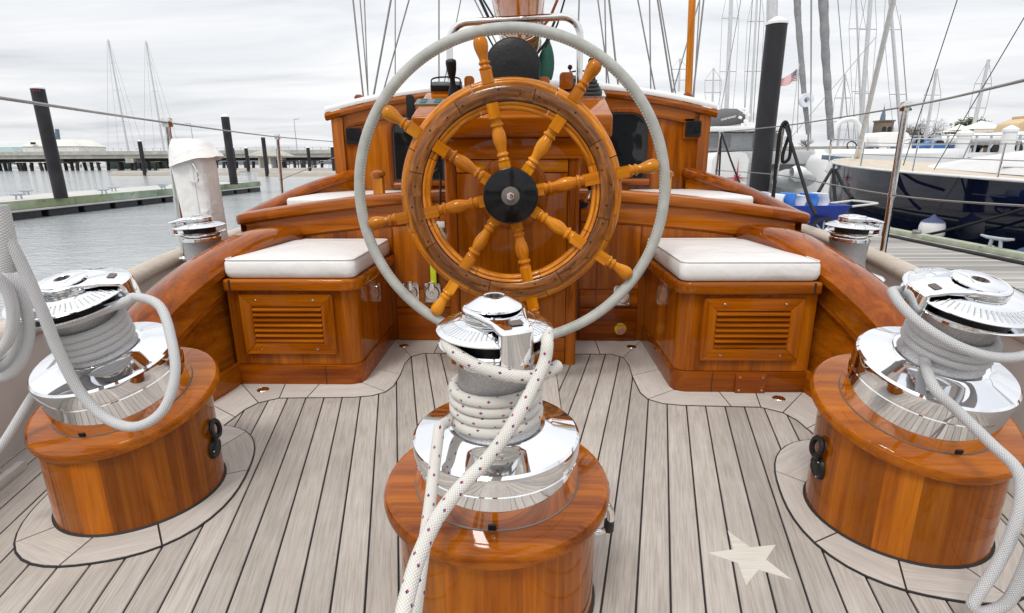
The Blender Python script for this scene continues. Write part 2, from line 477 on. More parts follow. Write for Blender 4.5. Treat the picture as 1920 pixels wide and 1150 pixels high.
# ================================================================ our yacht: deck
PA = R(13.4); PITCHP = 0.0773
deck = MB().prism([(-0.86, -2.9), (0.86, -2.9), (1.75, 0.9), (2.62, 6.5), (2.3, 9.5), (-2.3, 9.5), (-2.62, 6.5), (-1.75, 0.9)], -0.12, 0.0).build('deck', CAULK, smooth=0)
tag(deck, kind='structure')
def lay_board(name, poly, z0, z1, mat, rot=0.0, parent=deck, bev=0.0012):
    """a board whose grain runs along its own y axis, turned by rot"""
    c, s_ = math.cos(-rot), math.sin(-rot)
    loc = [(x*c-y*s_, x*s_+y*c) for x, y in poly]
    o = MB().prism(loc, z0, z1).build(name, mat, parent, world=False, smooth=0, bevel=bev, seg=1)
    o.rotation_euler = (0, 0, rot)
    return o
KING = 0.195
for side, c0 in ((1, -0.0193), (-1, -0.0729)):
    for k in range(-9, 26):
        if side > 0: ca = c0+PITCHP*k+0.0026; cb = c0+PITCHP*(k+1)-0.0026
        else: cb = c0-PITCHP*k-0.0026; ca = c0-PITCHP*(k+1)+0.0026
        a = PA*side
        e1 = (math.cos(a), -math.sin(a)); e2 = (math.sin(a), math.cos(a))
        def pt(c_, s_): return (c_*e1[0]+s_*e2[0], c_*e1[1]+s_*e2[1])
        poly = [pt(ca, -4.5), pt(cb, -4.5), pt(cb, 5), pt(ca, 5)]
        poly = clip(poly, 0, 1, 2.8); poly = clip(poly, 0, -1, 3.3) if poly else poly
        poly = clip(poly, side, 0, -KING-0.003) if poly else poly
        if poly: poly = clip(poly, -side, 0.24, 1.40)          # stops short of the waterway
        if len(poly) < 3: continue
        if max(p[0] for p in poly)-min(p[0] for p in poly) < 0.02: continue
        lay_board('deck_plank', poly, 0.0, 0.006, DECKM, rot=-a)
for (y0, y1) in ((-2.8, 0.1), (0.105, 1.62), (1.625, 2.58)):
    lay_board('king_plank', [(-KING, y0), (KING, y0), (KING, y1), (-KING, y1)], 0.0, 0.006, DECKM)
# waterway boards along the bulwark, painted white
for sgn in (-1, 1):
    MB().prism([(sgn*(1.385+0.24*(y-0.0)), y) for y in (-2.85, 3.3)]+[(sgn*(1.50+0.24*y), y) for y in (3.3, -2.85)], 0.0, 0.008).build('waterway', WHITEP, deck, smooth=0)

# margin boards round the seats (strip between wall line and an outer line, cut in pieces)
def strip(name, inner, outer, cuts, z, mat, axis_fix=True):
    """inner and outer are equally long point lists; cuts = indices where the pieces part"""
    n = len(inner)
    cen = [((a[0]+b[0])/2, (a[1]+b[1])/2) for a, b in zip(inner, outer)]
    # black bed, a little wider than the boards
    bed_o = []
    for i, o in zip(inner, outer):
        d = Vector((o[0]-i[0], o[1]-i[1])); l = d.length; d = d/l
        bed_o.append((o[0]+d.x*0.0052, o[1]+d.y*0.0052))
    MB().prism(list(inner)+bed_o[::-1], 0.0055, z).build('caulk_line', CAULK, deck, smooth=0)
    for a, b in zip(cuts[:-1], cuts[1:]):
        ii = [Vector(p) for p in inner[a:b+1]]; oo = [Vector(p) for p in outer[a:b+1]]
        def pull(l, k, m):
            d = (l[m]-l[k]); l[k] = l[k]+d.normalized()*0.0024
        pull(ii, 0, 1); pull(oo, 0, 1); pull(ii, -1, -2); pull(oo, -1, -2)
        poly = [tuple(p) for p in ii]+[tuple(p) for p in oo[::-1]]
        d = (oo[-1]+ii[-1]-oo[0]-ii[0]); ang = math.atan2(d.y, d.x)
        c, s_ = math.cos(-ang), math.sin(-ang)
        o = MB().prism([(x*c-y*s_, x*s_+y*c) for x, y in poly], 0.006, z+0.0016).build(name, mat, deck, world=False, smooth=0)
        o.rotation_euler = (0, 0, ang)
SEATY = {1: 2.245, -1: 2.305}
for sgn in (-1, 1):
    yf = SEATY[sgn]; s = sgn
    inner = [(0.30*s, 2.94), (0.44*s, 2.94), (0.62*s, 2.94), (0.70*s, 2.94), (0.70*s, 2.75), (0.70*s, 2.5), (0.70*s, yf+0.06)]
    outer = [(0.30*s, 2.72), (0.44*s, 2.72), (0.50*s, 2.72), (0.555*s, 2.67), (0.565*s, 2.56), (0.555*s, 2.42), (0.555*s, yf-0.02)]
    inner += [(0.705*s, yf+0.01), (0.73*s, yf), (0.80*s, yf), (0.90*s, yf), (1.06*s, yf), (1.27*s, yf), (1.27*s, yf-0.10), (1.29*s, yf-0.22), (1.34*s, yf-0.36)]
    outer += [(0.575*s, yf-0.085), (0.625*s, yf-0.125), (0.70*s, yf-0.142), (0.90*s, yf-0.150), (1.02*s, yf-0.155), (1.09*s, yf-0.205), (1.115*s, yf-0.27), (1.12*s, yf-0.34), (1.13*s, yf-0.44)]
    strip('margin_board', inner, outer, [0, 1, 3, 5, 7, 10, 11, 12, 14, 15], 0.0075, MARGM)
    # brass deck drains set in the margin
    for (x, y) in ((0.625, 2.83), (1.13, yf-0.075)):
        d = MB().lathe([(0.0, 0.0125), (0.014, 0.0125), (0.016, 0.0118), (0.020, 0.0118), (0.0235, 0.013), (0.026, 0.0115), (0.027, 0.0095)], 20, TR((x*s, y, 0))).build('deck_drain', STEEL, deck)
# oval margins round the three winch pedestals
PED = {-1: Vector((-1.14, 1.465, 0)), 1: Vector((1.108, 1.392, 0)), 0: Vector((-0.012, 1.085, 0))}
PR = 0.222
for s in (-1, 1):
    c = PED[s]; n = 48; inn = []; out = []
    for i in range(n+1):
        a = 2*math.pi*i/n
        ca, sa = math.cos(a), math.sin(a)
        q = (abs(ca)**2.5+abs(sa)**2.5)**(-1/2.5)
        tw = R(-14)*s
        x, y = 0.285*q*ca, 0.375*q*sa
        x, y = x*math.cos(tw)-y*math.sin(tw), x*math.sin(tw)+y*math.cos(tw)
        out.append((c.x+x+0.01*s, c.y+0.045+y)); ai = math.atan2(y+0.045, x)
        inn.append((c.x+PR*0.97*math.cos(ai), c.y+PR*0.97*math.sin(ai)))
    strip('margin_board', inn, out, [0, 6, 15, 22, 29, 34, 40, 48], 0.0095, MARGM)
# star let into the deck
sc = at(1404, 1050, Z=0.0)
star = []
for i in range(10):
    a = R(100+36*i); r_ = 0.102 if i % 2 == 0 else 0.041
    star.append((sc.x+r_*math.cos(a), sc.y+r_*1.05*math.sin(a)))
tag(MB().prism(star, 0.0055, 0.0072).build('star_inlay', STARM, deck, smooth=0), 'pale five-pointed wooden star let into the grey planks')

# ================================================================ bulwarks
def bulwark_pts(s, z=None):
    pts = []
    for y in (-2.95, -1.5, 0.2, 1.0, 1.75, 2.6, 3.5, 4.6, 5.9, 7.4, 9.3):
        x = 1.60+0.24*(y-1) if y <= 3.5 else 2.2+0.14*(y-3.5)-0.012*(y-3.5)**2
        zt = 0.40 if y < 3.0 else 0.40+0.012*(y-3.0)
        pts.append((s*x, y, zt))
    return pts
for s, nm in ((-1, 'port'), (1, 'starboard')):
    P = spline(bulwark_pts(s), 6)
    lab = {'port': 'beige bulwark with rounded bare teak cap beside the open water', 'starboard': 'beige bulwark with rounded bare teak cap beside the plank dock'}[nm]
    bw = thing('bulwark', lab, 'bulwark', (P[22].x, P[22].y, 0), 'bulwarks along the yacht')
    m = MB(); rows = []
    for p in P: rows.append([(p.x, p.y, p.z-0.03), (p.x, p.y, -0.02)])
    rows2 = [[(p.x+s*0.06, p.y, -1.9), (p.x+s*0.07, p.y, p.z-0.03)] for p in P]
    m.grid([a+b+[a[0]] for a, b in zip(rows, rows2)])
    m.build('bulwark_wall', BEIGE, bw)
    prof = [(0.062*math.cos(R(a)), 0.045*math.sin(R(a))) for a in range(0, 360, 24)]
    off = Vector((s*0.03, 0, 0.0))
    n = len(P); cutp = [0, 25, 37, n-1]
    for a, b in zip(cutp[:-1], cutp[1:]):
        seg = [p+off for p in P[a:b+1]]
        if a: seg[0] = seg[0]+(seg[1]-seg[0]).normalized()*0.002
        MB().sweep(prof, seg).build('cap_rail', CAPM, bw)

tr_ = thing('added_stern_bulwark', 'unseen beige stern bulwark, added for the chrome to reflect', 'bulwark', (0, -2.95, 0))  # unseen stern end, added so the winch chrome has something to reflect
MB().box(-0.70, 0.70, -3.0, -2.95, -0.1, 0.37).build('bulwark_wall', BEIGE, tr_)
MB().tube([(-0.72, -2.98, 0.40), (0, -3.0, 0.40), (0.72, -2.98, 0.40)], 0.055, 12).build('cap_rail', CAPM, tr_)
mz = thing('added_mizzen_mast', 'unseen varnished mizzen mast on the aft deck, added for chrome reflections', 'mast', (0.0, -1.15, 0.006))  # out of view aft, put in to show as a reflection in the chrome
MB().lathe([(0.135, 0.006), (0.135, 6.0), (0.09, 14.0), (0.0, 14.05)], 28, TR((0, -1.15, 0))).build('spar', V['z'], mz)
MB().lathe([(0.16, 0.006), (0.16, 0.05), (0.14, 0.07)], 28, TR((0, -1.15, 0))).build('collar', CHROME, mz)
mb_ = thing('added_mizzen_boom', 'unseen varnished mizzen boom under a green cover, added for chrome reflections', 'boom', (0, -2.8, 2.3))  # unseen boom and cover, added aft for richer chrome reflections
MB().tube([(0, -1.3, 2.25), (0, -4.6, 2.35)], 0.09, 16).build('spar', V['y'], mb_)
MB().tube([(0, -1.35, 2.50), (0, -2.5, 2.47), (0, -4.5, 2.45)], [0.22, 0.19, 0.10], 16).build('sail_cover', GREENC, mb_)
# ================================================================ bulkhead with curved cap
def zcap(x): return 0.857-0.058*x*x
bk = thing('cockpit_bulkhead', 'varnished cockpit bulkhead with arched cap rail behind the wheel', 'bulkhead', (0, 2.97, 0))
XS = [i*1.47/12 for i in range(-12, 13)]
m = MB()
m.grid([[(x, 2.945, 0.0), (x, 2.945, zcap(x)-0.05)] for x in XS])
m.grid([[(x, 3.00, zcap(x)-0.05), (x, 3.00, 0.0)] for x in XS])
m.build('backing', D['z'], bk)
# upper frieze board in two lengths each side
for a, b in ((-1.47, -0.34), (0.34, 1.47)):
    xs = [a+(b-a)*i/10 for i in range(11)]
    m = MB()
    fr = [[(x, 2.932, zcap(x)-0.060), (x, 2.927, zcap(x)-0.075), (x, 2.927, zcap(x)-0.165), (x, 2.938, zcap(x)-0.176), (x, 2.945, zcap(x)-0.176)] for x in xs]
    m.grid(fr); m.build('frieze_board', V['x'], bk)
# panels below the frieze
for (a, b, mm) in ((-1.462, -1.285, 'z'), (-1.28, -0.685, 'z'), (-0.68, -0.34, 'z'), (0.34, 0.435, 'z'), (0.44, 0.665, 'z'), (0.67, 1.28, 'z'), (1.285, 1.462, 'z')):
    xs = [a+(b-a)*i/4 for i in range(5)]
    z0 = 0.0 if abs(a) > 0.6 and abs(b) > 0.66 else 0.31
    m = MB(); poly_top = [(x, zcap(x)-0.178) for x in xs]
    pts = [(a, z0)]+[(b, z0)]+poly_top[::-1]
    m.add([(x, 2.936, z) for x, z in pts]+[(x, 2.946, z) for x, z in pts], [tuple(range(len(pts)))]+[(i, (i+1) % len(pts), len(pts)+(i+1) % len(pts), len(pts)+i) for i in range(len(pts))])
    m.build('panel', V[mm], bk)
for a, b in ((-0.675, -0.345), (0.345, 0.665)):
    MB().box(a, b, 2.930, 2.946, 0.205, 0.305).build('shelf_board', V['x'], bk, bevel=0.003)
    MB().box(a, b, 2.926, 2.946, 0.012, 0.198).build('kick_board', D['x'], bk, bevel=0.003)
for x in (-0.68, 0.67, 0.437):
    MB().box(x-0.004, x+0.004, 2.928, 2.944, 0.02, zcap(x)-0.18).build('bead', D['z'], bk)
# cap rail: middle length and two darker end pieces
prof = [(0.062*math.cos(R(a))*(1.15 if abs(math.cos(R(a))) < 0.9 else 1.0), 0.034*math.sin(R(a))+0.002) for a in range(0, 360, 20)]
def cap_piece(a, b, mat, name='cap_rail', nose=0):
    xs = [a+(b-a)*i/14 for i in range(15)]
    m = MB(); k = len(prof); rows = []
    for i, x in enumerate(xs):
        f = 1.0
        if nose:
            d = abs(b-x) if nose > 0 else abs(x-a)
            f = min(1.0, math.sqrt(max(0.0, 1-((0.07-min(d, 0.07))/0.07)**2))*0.98+0.02)
        rows.append([(x, 2.955+p*f, zcap(x)-0.032+q*(0.55+0.45*f)) for p, q in prof])
    vs = [p for r_ in rows for p in r_]; fs = []
    for i in range(len(rows)-1):
        for j in range(k): fs.append((i*k+j, (i+1)*k+j, (i+1)*k+(j+1) % k, i*k+(j+1) % k))
    fs.append(tuple(range(k))); fs.append(tuple((len(rows)-1)*k+j for j in range(k)))
    m.add(vs, fs); return m.build(name, mat, bk)
cap_piece(-1.335, 1.335, V['x'])
cap_piece(1.336, 1.555, D['x'], nose=1); cap_piece(-1.53, -1.336, D['x'], nose=-1)

# steel flush sockets, stop button, pieces hung on the bulkhead
def socket(x, z, label):
    o = thing('deck_socket', label, 'socket', (x, 2.93, z), 'steel flap sockets on the bulkhead')
    M = TR((x, 2.927, z)) @ RX(90)
    MB().prism(roundrect(-0.048, 0.048, -0.055, 0.055, 0.012), 0.0, 0.007, M).build('plate', STEEL, o, bevel=0.002)
    MB().lathe([(0.0, 0.016), (0.036, 0.016), (0.041, 0.012), (0.042, 0.006)], 28, M).build('cover', STEEL, o)
    MB().lathe([(0.0, 0.021), (0.006, 0.021), (0.009, 0.016)], 12, M).build('stud', CHROME, o)
    MB().box(-0.017, 0.017, 0.018, 0.068, 0.016, 0.034, M).build('hinge', CHROME, o, bevel=0.003)
    for a in (-1, 1):
        for b in (-1, 1):
            MB().lathe([(0.0, 0.0095), (0.004, 0.009), (0.005, 0.006)], 8, M @ TR((a*0.038, b*0.045, 0))).build('screw', CHROME, o)
p = at(770, 548, Y=2.93); socket(p.x, p.z, 'square steel flap socket on the bulkhead nearest the left seat')
p = at(811, 549, Y=2.93); socket(p.x, p.z, 'square steel flap socket beside the helm console, right one of the pair')
p = at(1166, 554, Y=2.93); socket(p.x, p.z, 'square steel flap socket alone on the right of the console')
p = at(1163, 617, Y=2.925)
o = thing('stop_button', 'yellow round emergency stop button with faded red push knob', 'button', p)
M = TR((p.x, 2.925, p.z)) @ RX(90)
MB().lathe([(0.0, 0.008), (0.030, 0.008), (0.034, 0.004), (0.034, 0.0)], 28, M).build('ring', YELLOW, o)
MB().lathe([(0.0, 0.034), (0.016, 0.034), (0.019, 0.030), (0.019, 0.022), (0.013, 0.018), (0.013, 0.006)], 24, M @ TR((0.002, -0.006, 0))).build('knob', PINK, o)
def text_mesh(name, body, size, mat, parent, M, extrude=0.0006, world=True, align='CENTER'):
    cu = bpy.data.curves.new(name, 'FONT'); cu.body = body; cu.size = size; cu.extrude = extrude; cu.align_x = align; cu.align_y = 'CENTER'
    to = bpy.data.objects.new(name+'_tmp', cu); COL.objects.link(to)
    dg = bpy.context.evaluated_depsgraph_get()
    me = bpy.data.meshes.new_from_object(to.evaluated_get(dg)); bpy.data.objects.remove(to)
    off = origin_of(parent) if (world and parent is not None) else Vector((0, 0, 0))
    me.transform(Matrix.Translation(-off) @ M)
    me.materials.clear(); me.materials.append(mat)
    o_ = bpy.data.objects.new(name, me); COL.objects.link(o_)
    if parent: o_.parent = parent
    return o_
text_mesh('lettering', 'EMERGENCY', 0.0105, BLACKP, o, M @ TR((0, 0.0245, 0.0082)), extrude=0.0003)
p = at(812, 515, Y=2.90)
MBs = MB().box(p.x-0.016, p.x+0.016, 2.906, 2.912, p.z-0.06, p.z+0.05)
tag(MBs.build('warning_strap', HIVIS, bevel=0.002), 'bright yellow strap hanging behind the wheel beside the console', 'strap')
p = at(830, 462, Y=2.86)
w_ = thing('spray_bottle', 'clear plastic spray bottle tucked behind the wheel beside the console', 'bottle', (p.x, 2.86, p.z-0.14))
MB().lathe([(0.0, -0.14), (0.036, -0.14), (0.039, -0.12), (0.039, 0.02), (0.030, 0.055), (0.014, 0.075), (0.014, 0.10)], 20, TR((p.x, 2.86, p.z))).build('body', LGREY, w_)
MB().cbox((p.x-0.012, 2.86, p.z+0.115), (0.06, 0.03, 0.032)).build('trigger_head', WHITEP, w_, bevel=0.006)

# ================================================================ seat lockers and cushions
def seat(s):
    yf = SEATY[s]; x0, x1 = 0.705, 1.272
    side = 'left' if s < 0 else 'right'
    st = thing('seat_locker', 'varnished teak seat locker with louvred vent, under the %s white cushion' % ('left' if s < 0 else 'right'), 'locker', (s*0.98, 2.6, 0), 'seat lockers beside the helm')
    def bx(a, b, *r, **k): return (min(s*a, s*b), max(s*a, s*b), *r)
    c = 0.055
    def rr(off, r_): # plan outline with the inner front corner rounded
        pts = [(x1, 2.93), (x0-off, 2.93)]
        for i in range(7):
            a = math.pi/2*i/6
            pts.append((x0-off+r_-r_*math.cos(a), yf-off+r_-r_*math.sin(a)))
        pts.append((x1, yf-off)); return [(s*px, py) for px, py in pts]
    MB().prism(rr(0.0, c), 0.105, 0.454).build('locker_body', V['z'], st)
    MB().prism(rr(0.010, c+0.01), 0.004, 0.102).build('plinth', D['x'], st, bevel=0.003)
    MB().box(*bx(0.862, 0.864, yf-0.0125, yf-0.009, 0.006, 0.10)).build('plinth_joint', CAULK, st)
    m = MB(); o1 = rr(0.034, c+0.03)
    m.prism(o1, 0.452, 0.506); m.build('seat_rim', V['x'], st, bevel=0.014, seg=3)
    MB().box(*bx(1.235, 1.243, yf-0.036, yf, 0.456, 0.503)).build('rim_joint', CAULK, st)
    # louvred vent: four mitred frame pieces, seven slats, screws
    vx0, vx1, vz0, vz1 = 0.80, 1.215, 0.158, 0.435; fwid = 0.055; y0 = yf-0.016
    pieces = [('x', [(vx0, vz0), (vx1, vz0), (vx1-fwid, vz0+fwid), (vx0+fwid, vz0+fwid)]), ('x', [(vx0, vz1), (vx0+fwid, vz1-fwid), (vx1-fwid, vz1-fwid), (vx1, vz1)]),
              ('z', [(vx0, vz0), (vx0+fwid, vz0+fwid), (vx0+fwid, vz1-fwid), (vx0, vz1)]), ('z', [(vx1, vz0), (vx1, vz1), (vx1-fwid, vz1-fwid), (vx1-fwid, vz0+fwid)])]
    for ax, q in pieces:
        MB().prism([(s*a, b) for a, b in q], 0, 0.020, TR((0, yf+0.002, 0)) @ RX(90)).build('vent_frame', V[ax], st, bevel=0.004)
    MB().box(*bx(vx0+fwid-0.004, vx1-fwid+0.004, yf-0.0015, yf-0.0005, vz0+fwid-0.004, vz1-fwid+0.004)).build('vent_backing', D['x'], st)
    nsl = 7; step = (vz1-vz0-2*fwid)/nsl
    for i in range(nsl):
        zc = vz0+fwid+step*(i+0.5)
        MB().box(-(vx1-vx0)/2+fwid, (vx1-vx0)/2-fwid, -0.0125, 0.0125, -0.0032, 0.0032, TR((s*(vx0+vx1)/2, yf-0.0125, zc)) @ RX(36)).build('slat', V['x'], st)
    for (a, b) in ((vx0+0.085, vz0+0.026), (vx1-0.075, vz0+0.026), (vx0+0.085, vz1-0.026), (vx1-0.075, vz1-0.026)):
        MB().lathe([(0.0, 0.004), (0.005, 0.003), (0.0062, 0.0)], 10, TR((s*a, yf-0.018, b)) @ RX(90)).build('screw', STEEL, st)
    if s > 0:
        pl = MB().box(0.962, 1.092, yf-0.024, yf-0.009, 0.010, 0.098).build('cover_plate', D['x'], st, bevel=0.002)
        for a in (0.978, 1.076):
            for b in (0.024, 0.084): MB().lathe([(0.0, 0.003), (0.004, 0.002), (0.005, 0.0)], 10, TR((a, yf-0.024, b)) @ RX(90)).build('screw', STEEL, st)
    # cushion
    cu = thing('seat_cushion', 'white vinyl box cushion on the %s seat locker' % side, 'cushion', (s*0.98, 2.6, 0.507), 'seat cushions beside the helm')
    m = MB(); nx, ny = 22, 22; X0, X1, Y0, Y1 = 0.692, 1.262, yf-0.022, 2.918; zb, zt = 0.507, 0.590
    def inset(t): return 0.0
    rows = []; levels = [(0.010, zb+0.001), (0.002, zb+0.008), (0.0, zb+0.03), (0.0, zt-0.014), (0.004, zt-0.005), (0.014, zt)]
    for d, z in levels:
        poly = roundrect(X0+d, X1-d, Y0+d, Y1-d, 0.034, 6)
        # sides bulge slightly
        bul = 0.006*math.sin(math.pi*(z-zb)/(zt-zb))
        cx_, cy_ = (X0+X1)/2, (Y0+Y1)/2
        rows.append([(s*(cx_+(px-cx_)*(1+bul/0.28)), cy_+(py-cy_)*(1+bul/0.34), z) for px, py in poly])
    rows = [r_+[r_[0]] for r_ in rows]
    m.grid(rows)
    top = rows[-1][:-1]; prev = top
    for f, dz in ((0.82, 0.006), (0.55, 0.010), (0.25, 0.012)):
        cx_, cy_ = s*(X0+X1)/2, (Y0+Y1)/2
        nr = [(cx_+(p_[0]-cx_)*f, cy_+(p_[1]-cy_)*f, zt+dz) for i, p_ in enumerate(top)]
        m.grid([prev+[prev[0]], nr+[nr[0]]]); prev = nr
    m.add(prev, [tuple(range(len(prev)))])
    bo = m.build('cover', VINYL, cu, smooth=180)
    pp = [(s*px, py, zt-0.001) for px, py in roundrect(X0+0.002, X1-0.002, Y0+0.002, Y1-0.002, 0.032, 6)]
    MB().tube(pp, 0.0034, 6, closed=True).build('piping', VINYL, cu)
seat(-1); seat(1)

# ================================================================ side coamings sweeping down to the pedestals
def coaming(s):
    side = 'left' if s < 0 else 'right'
    co = thing('coaming', 'curved varnished coaming sweeping down beside the %s seat locker' % side, 'coaming', (s*1.35, 2.4, 0), 'cockpit coamings')
    rail = [(1.27, 2.935, 0.62), (1.285, 2.78, 0.632), (1.305, 2.60, 0.625), (1.345, 2.40, 0.578), (1.40, 2.20, 0.505), (1.46, 2.02, 0.40), (1.515, 1.87, 0.27), (1.56, 1.76, 0.10), (1.575, 1.72, 0.0)]
    foot = [(1.275, 2.935), (1.275, 2.78), (1.275, 2.60), (1.277, 2.40), (1.285, 2.20), (1.32, 2.02), (1.38, 1.87), (1.46, 1.77), (1.52, 1.72)]
    Rl = spline([(s*a, b, c_) for a, b, c_ in rail], 6); Fo = spline([(s*a, b, 0.0) for a, b in foot], 6)
    rows = []
    for r_, f_ in zip(Rl, Fo):
        ins = Vector((r_.x-s*0.035, r_.y, max(0, r_.z-0.02)))
        rows.append([ins.lerp(f_, t) for t in (0, 0.25, 0.5, 0.75, 1)])
    m = MB().grid(rows)
    m.grid([[Vector((r_.x+s*0.05, r_.y, max(0, r_.z-0.02))), Vector((r_.x+s*0.06, r_.y, 0))] for r_ in Rl])
    m.build('coaming_side', V['y'], co)
    # framing laid on the panel: a board under the rail, a post, a foot board
    def band(t0, t1, i0, i1, name, mat, proud=0.010):
        rr_ = []
        for r_, f_ in list(zip(Rl, Fo))[i0:i1+1]:
            a = Vector((r_.x-s*0.035, r_.y, max(0, r_.z-0.02)))
            h = max(a.z-f_.z, 0.02)
            p0 = a.lerp(f_, min(1, t0/h) if t0 < 1 else 1); p1 = a.lerp(f_, min(1, t1/h))
            o_ = Vector((-s*proud, 0, 0))
            rr_.append([p0+o_*0.1, p0+o_, p1+o_, p1+o_*0.1])
        MB().grid(rr_).build(name, mat, co)
    n = len(Rl)
    band(0.02, 0.115, 0, n-8, 'upper_board', V['y'], 0.014)
    band(0.11, 0.125, 0, n-8, 'moulding', D['y'], 0.018)
    rr_ = []
    for r_, f_ in list(zip(Rl, Fo))[14:n-6]:
        rr_.append([f_+Vector((-s*0.003, 0, 0.11)), f_+Vector((-s*0.016, 0, 0.105)), f_+Vector((-s*0.018, 0, 0.003))])
    MB().grid(rr_).build('foot_board', V['y'], co)
    # the rail itself: wide rounded cap with a cove below on the inside
    prof = [(-0.085, -0.110), (-0.108, -0.102), (-0.116, -0.084), (-0.110, -0.064), (-0.126, -0.052), (-0.136, -0.028), (-0.128, -0.004), (-0.102, 0.016), (-0.055, 0.034), (0.0, 0.043), (0.055, 0.040), (0.092, 0.024), (0.110, -0.004), (0.105, -0.036), (0.06, -0.05), (0.0, -0.06)]
    if s > 0: prof = [(-a, b) for a, b in prof][::-1]
    # sideways is +x for the left coaming seen going aft: path runs towards the camera
    prof = [(-a, b) for a, b in prof]
    MB().sweep(prof, Rl).build('rail', D['y'], co)
coaming(-1); coaming(1)

# ================================================================ winch pedestals
TILTN = {-1: Vector((-0.055, -0.285, 1)).normalized(), 1: Vector((0.045, -0.285, 1)).normalized(), 0: Vector((0.0, -0.04, 1)).normalized()}
PTOP = {-1: 0.335, 1: 0.348, 0: 0.312}
CAPR = 0.252
STV = varnish('stave_teak', 'z', (0.115, 0.022, 0.001), (0.32, 0.079, 0.002), (0.54, 0.172, 0.007), tone=0.62)
def pedestal(s):
    c = PED[s]; zt = PTOP[s]; tn = TILTN[s]
    lab = {-1: 'left varnished winch pedestal built of vertical staves, under the grey-roped winch', 1: 'right varnished winch pedestal with black socket cover, on an oval margin',
           0: 'centre varnished winch pedestal at the bottom edge, under the white-roped winch'}[s]
    pd = thing('winch_pedestal', lab, 'pedestal', (c.x, c.y, 0), 'varnished winch pedestals')
    def ztop(x, y): return zt-0.028-(x*tn.x+y*tn.y)/tn.z
    n = 18
    for i in range(n):
        a0, a1 = 2*math.pi*i/n+0.1, 2*math.pi*(i+1)/n+0.1
        m = MB(); pts = []
        k = 4
        for j in range(k+1):
            a = a0+(a1-a0)*j/k; r_ = PR
            pts.append((r_*math.cos(a), r_*math.sin(a)))
        vs = []; 
        for x, y in pts: vs += [(c.x+x, c.y+y, 0.004), (c.x+x*1.0, c.y+y*1.0, ztop(x, y)+0.004)]
        fs = [(2*j, 2*j+2, 2*j+3, 2*j+1) for j in range(k)]
        m.add(vs, fs); m.build('stave', STV, pd, smooth=60, fix=True)
    # top board with a bullnose edge
    prof = [(0.0, 0.0), (CAPR-0.018, 0.0), (CAPR-0.006, -0.005), (CAPR, -0.016), (CAPR-0.002, -0.030), (CAPR-0.012, -0.038), (PR+0.004, -0.040), (PR+0.001, -0.050), (PR-0.01, -0.052)]
    m = MB(); m.lathe(prof, 64)
    QM = Vector((0, 0, 1)).rotation_difference(tn)
    m.v = [Vector((c.x, c.y, zt))+(QM @ v) for v in m.v]
    m.build('top_board', V['x'], pd)
    # black bead where it meets the deck
    MB().lathe([(PR+0.006, 0.008), (PR+0.006, 0.013), (PR+0.001, 0.016), (PR-0.004, 0.016)], 64, TR((c.x, c.y, 0))).build('base_seal', CAULK, pd)
    return pd
peds = {s: pedestal(s) for s in (-1, 0, 1)}
def socket_cover(s, ang, z, label, lean=0):
    """round black switch with a flip-up ring cover, fixed to the pedestal side"""
    c = PED[s]; a = R(ang)
    M = TR((c.x+PR*math.cos(a), c.y+PR*math.sin(a), z)) @ RZ(ang+90) @ RX(90) @ Matrix.Scale(0.86, 4)
    o = thing('foot_switch', label, 'switch', M.translation, 'black foot switches on the pedestals')
    MB().lathe([(0.0, 0.012), (0.018, 0.014), (0.026, 0.010), (0.034, 0.012), (0.039, 0.006), (0.040, 0.0)], 28, M).build('switch_base', BLACKP, o)
    M2 = M @ TR((0, 0.074, 0.012)) @ RX(-12)
    MB().ringseg([(0.019, 0.0), (0.036, 0.0), (0.038, 0.006), (0.034, 0.011), (0.021, 0.010)], 0, 2*math.pi, 32, M2).build('lid_ring', BLACKP, o)
    MB().cbox((0, 0.038, 0.010), (0.026, 0.018, 0.012), M).build('hinge', BLACKP, o, bevel=0.003)
    for q in (60, 180, 300): MB().lathe([(0, 0.0155), (0.003, 0.0145), (0.0036, 0.010)], 8, M @ TR((0.030*math.cos(R(q)), 0.030*math.sin(R(q)), 0))).build('screw', STEEL, o)
socket_cover(-1, 8, 0.140, 'black foot switch with open ring lid on the left pedestal')
socket_cover(1, 178, 0.150, 'black foot switch with raised lid on the right pedestal')
socket_cover(0, 178, 0.20, 'black foot switch half hidden on the left side of centre pedestal')
c = PED[0]
o = thing('padeye', 'chrome shackle ring on the right side of the centre pedestal', 'padeye', (c.x+PR, c.y, 0.21))
MB().lathe([(0.0, 0.010), (0.02, 0.010), (0.032, 0.006), (0.034, 0.0)], 24, TR((c.x+PR-0.002, c.y, 0.21)) @ RY(90)).build('plate', STEEL, o)
loop = [(c.x+PR+0.003+0.034*math.sin(a)**0.8 if math.sin(a) > 0 else c.x+PR+0.003, c.y-0.004, 0.21+0.042*math.cos(a)) for a in [math.pi*i/12 for i in range(13)]]
MB().tube(loop, 0.0085, 10).build('ring', CHROME, o)
MB().tube([(c.x+PR+0.034, c.y-0.004, 0.200), (c.x+PR+0.033, c.y-0.004, 0.175)], 0.012, 10).build('rubber_sleeve', RUBBER, o)

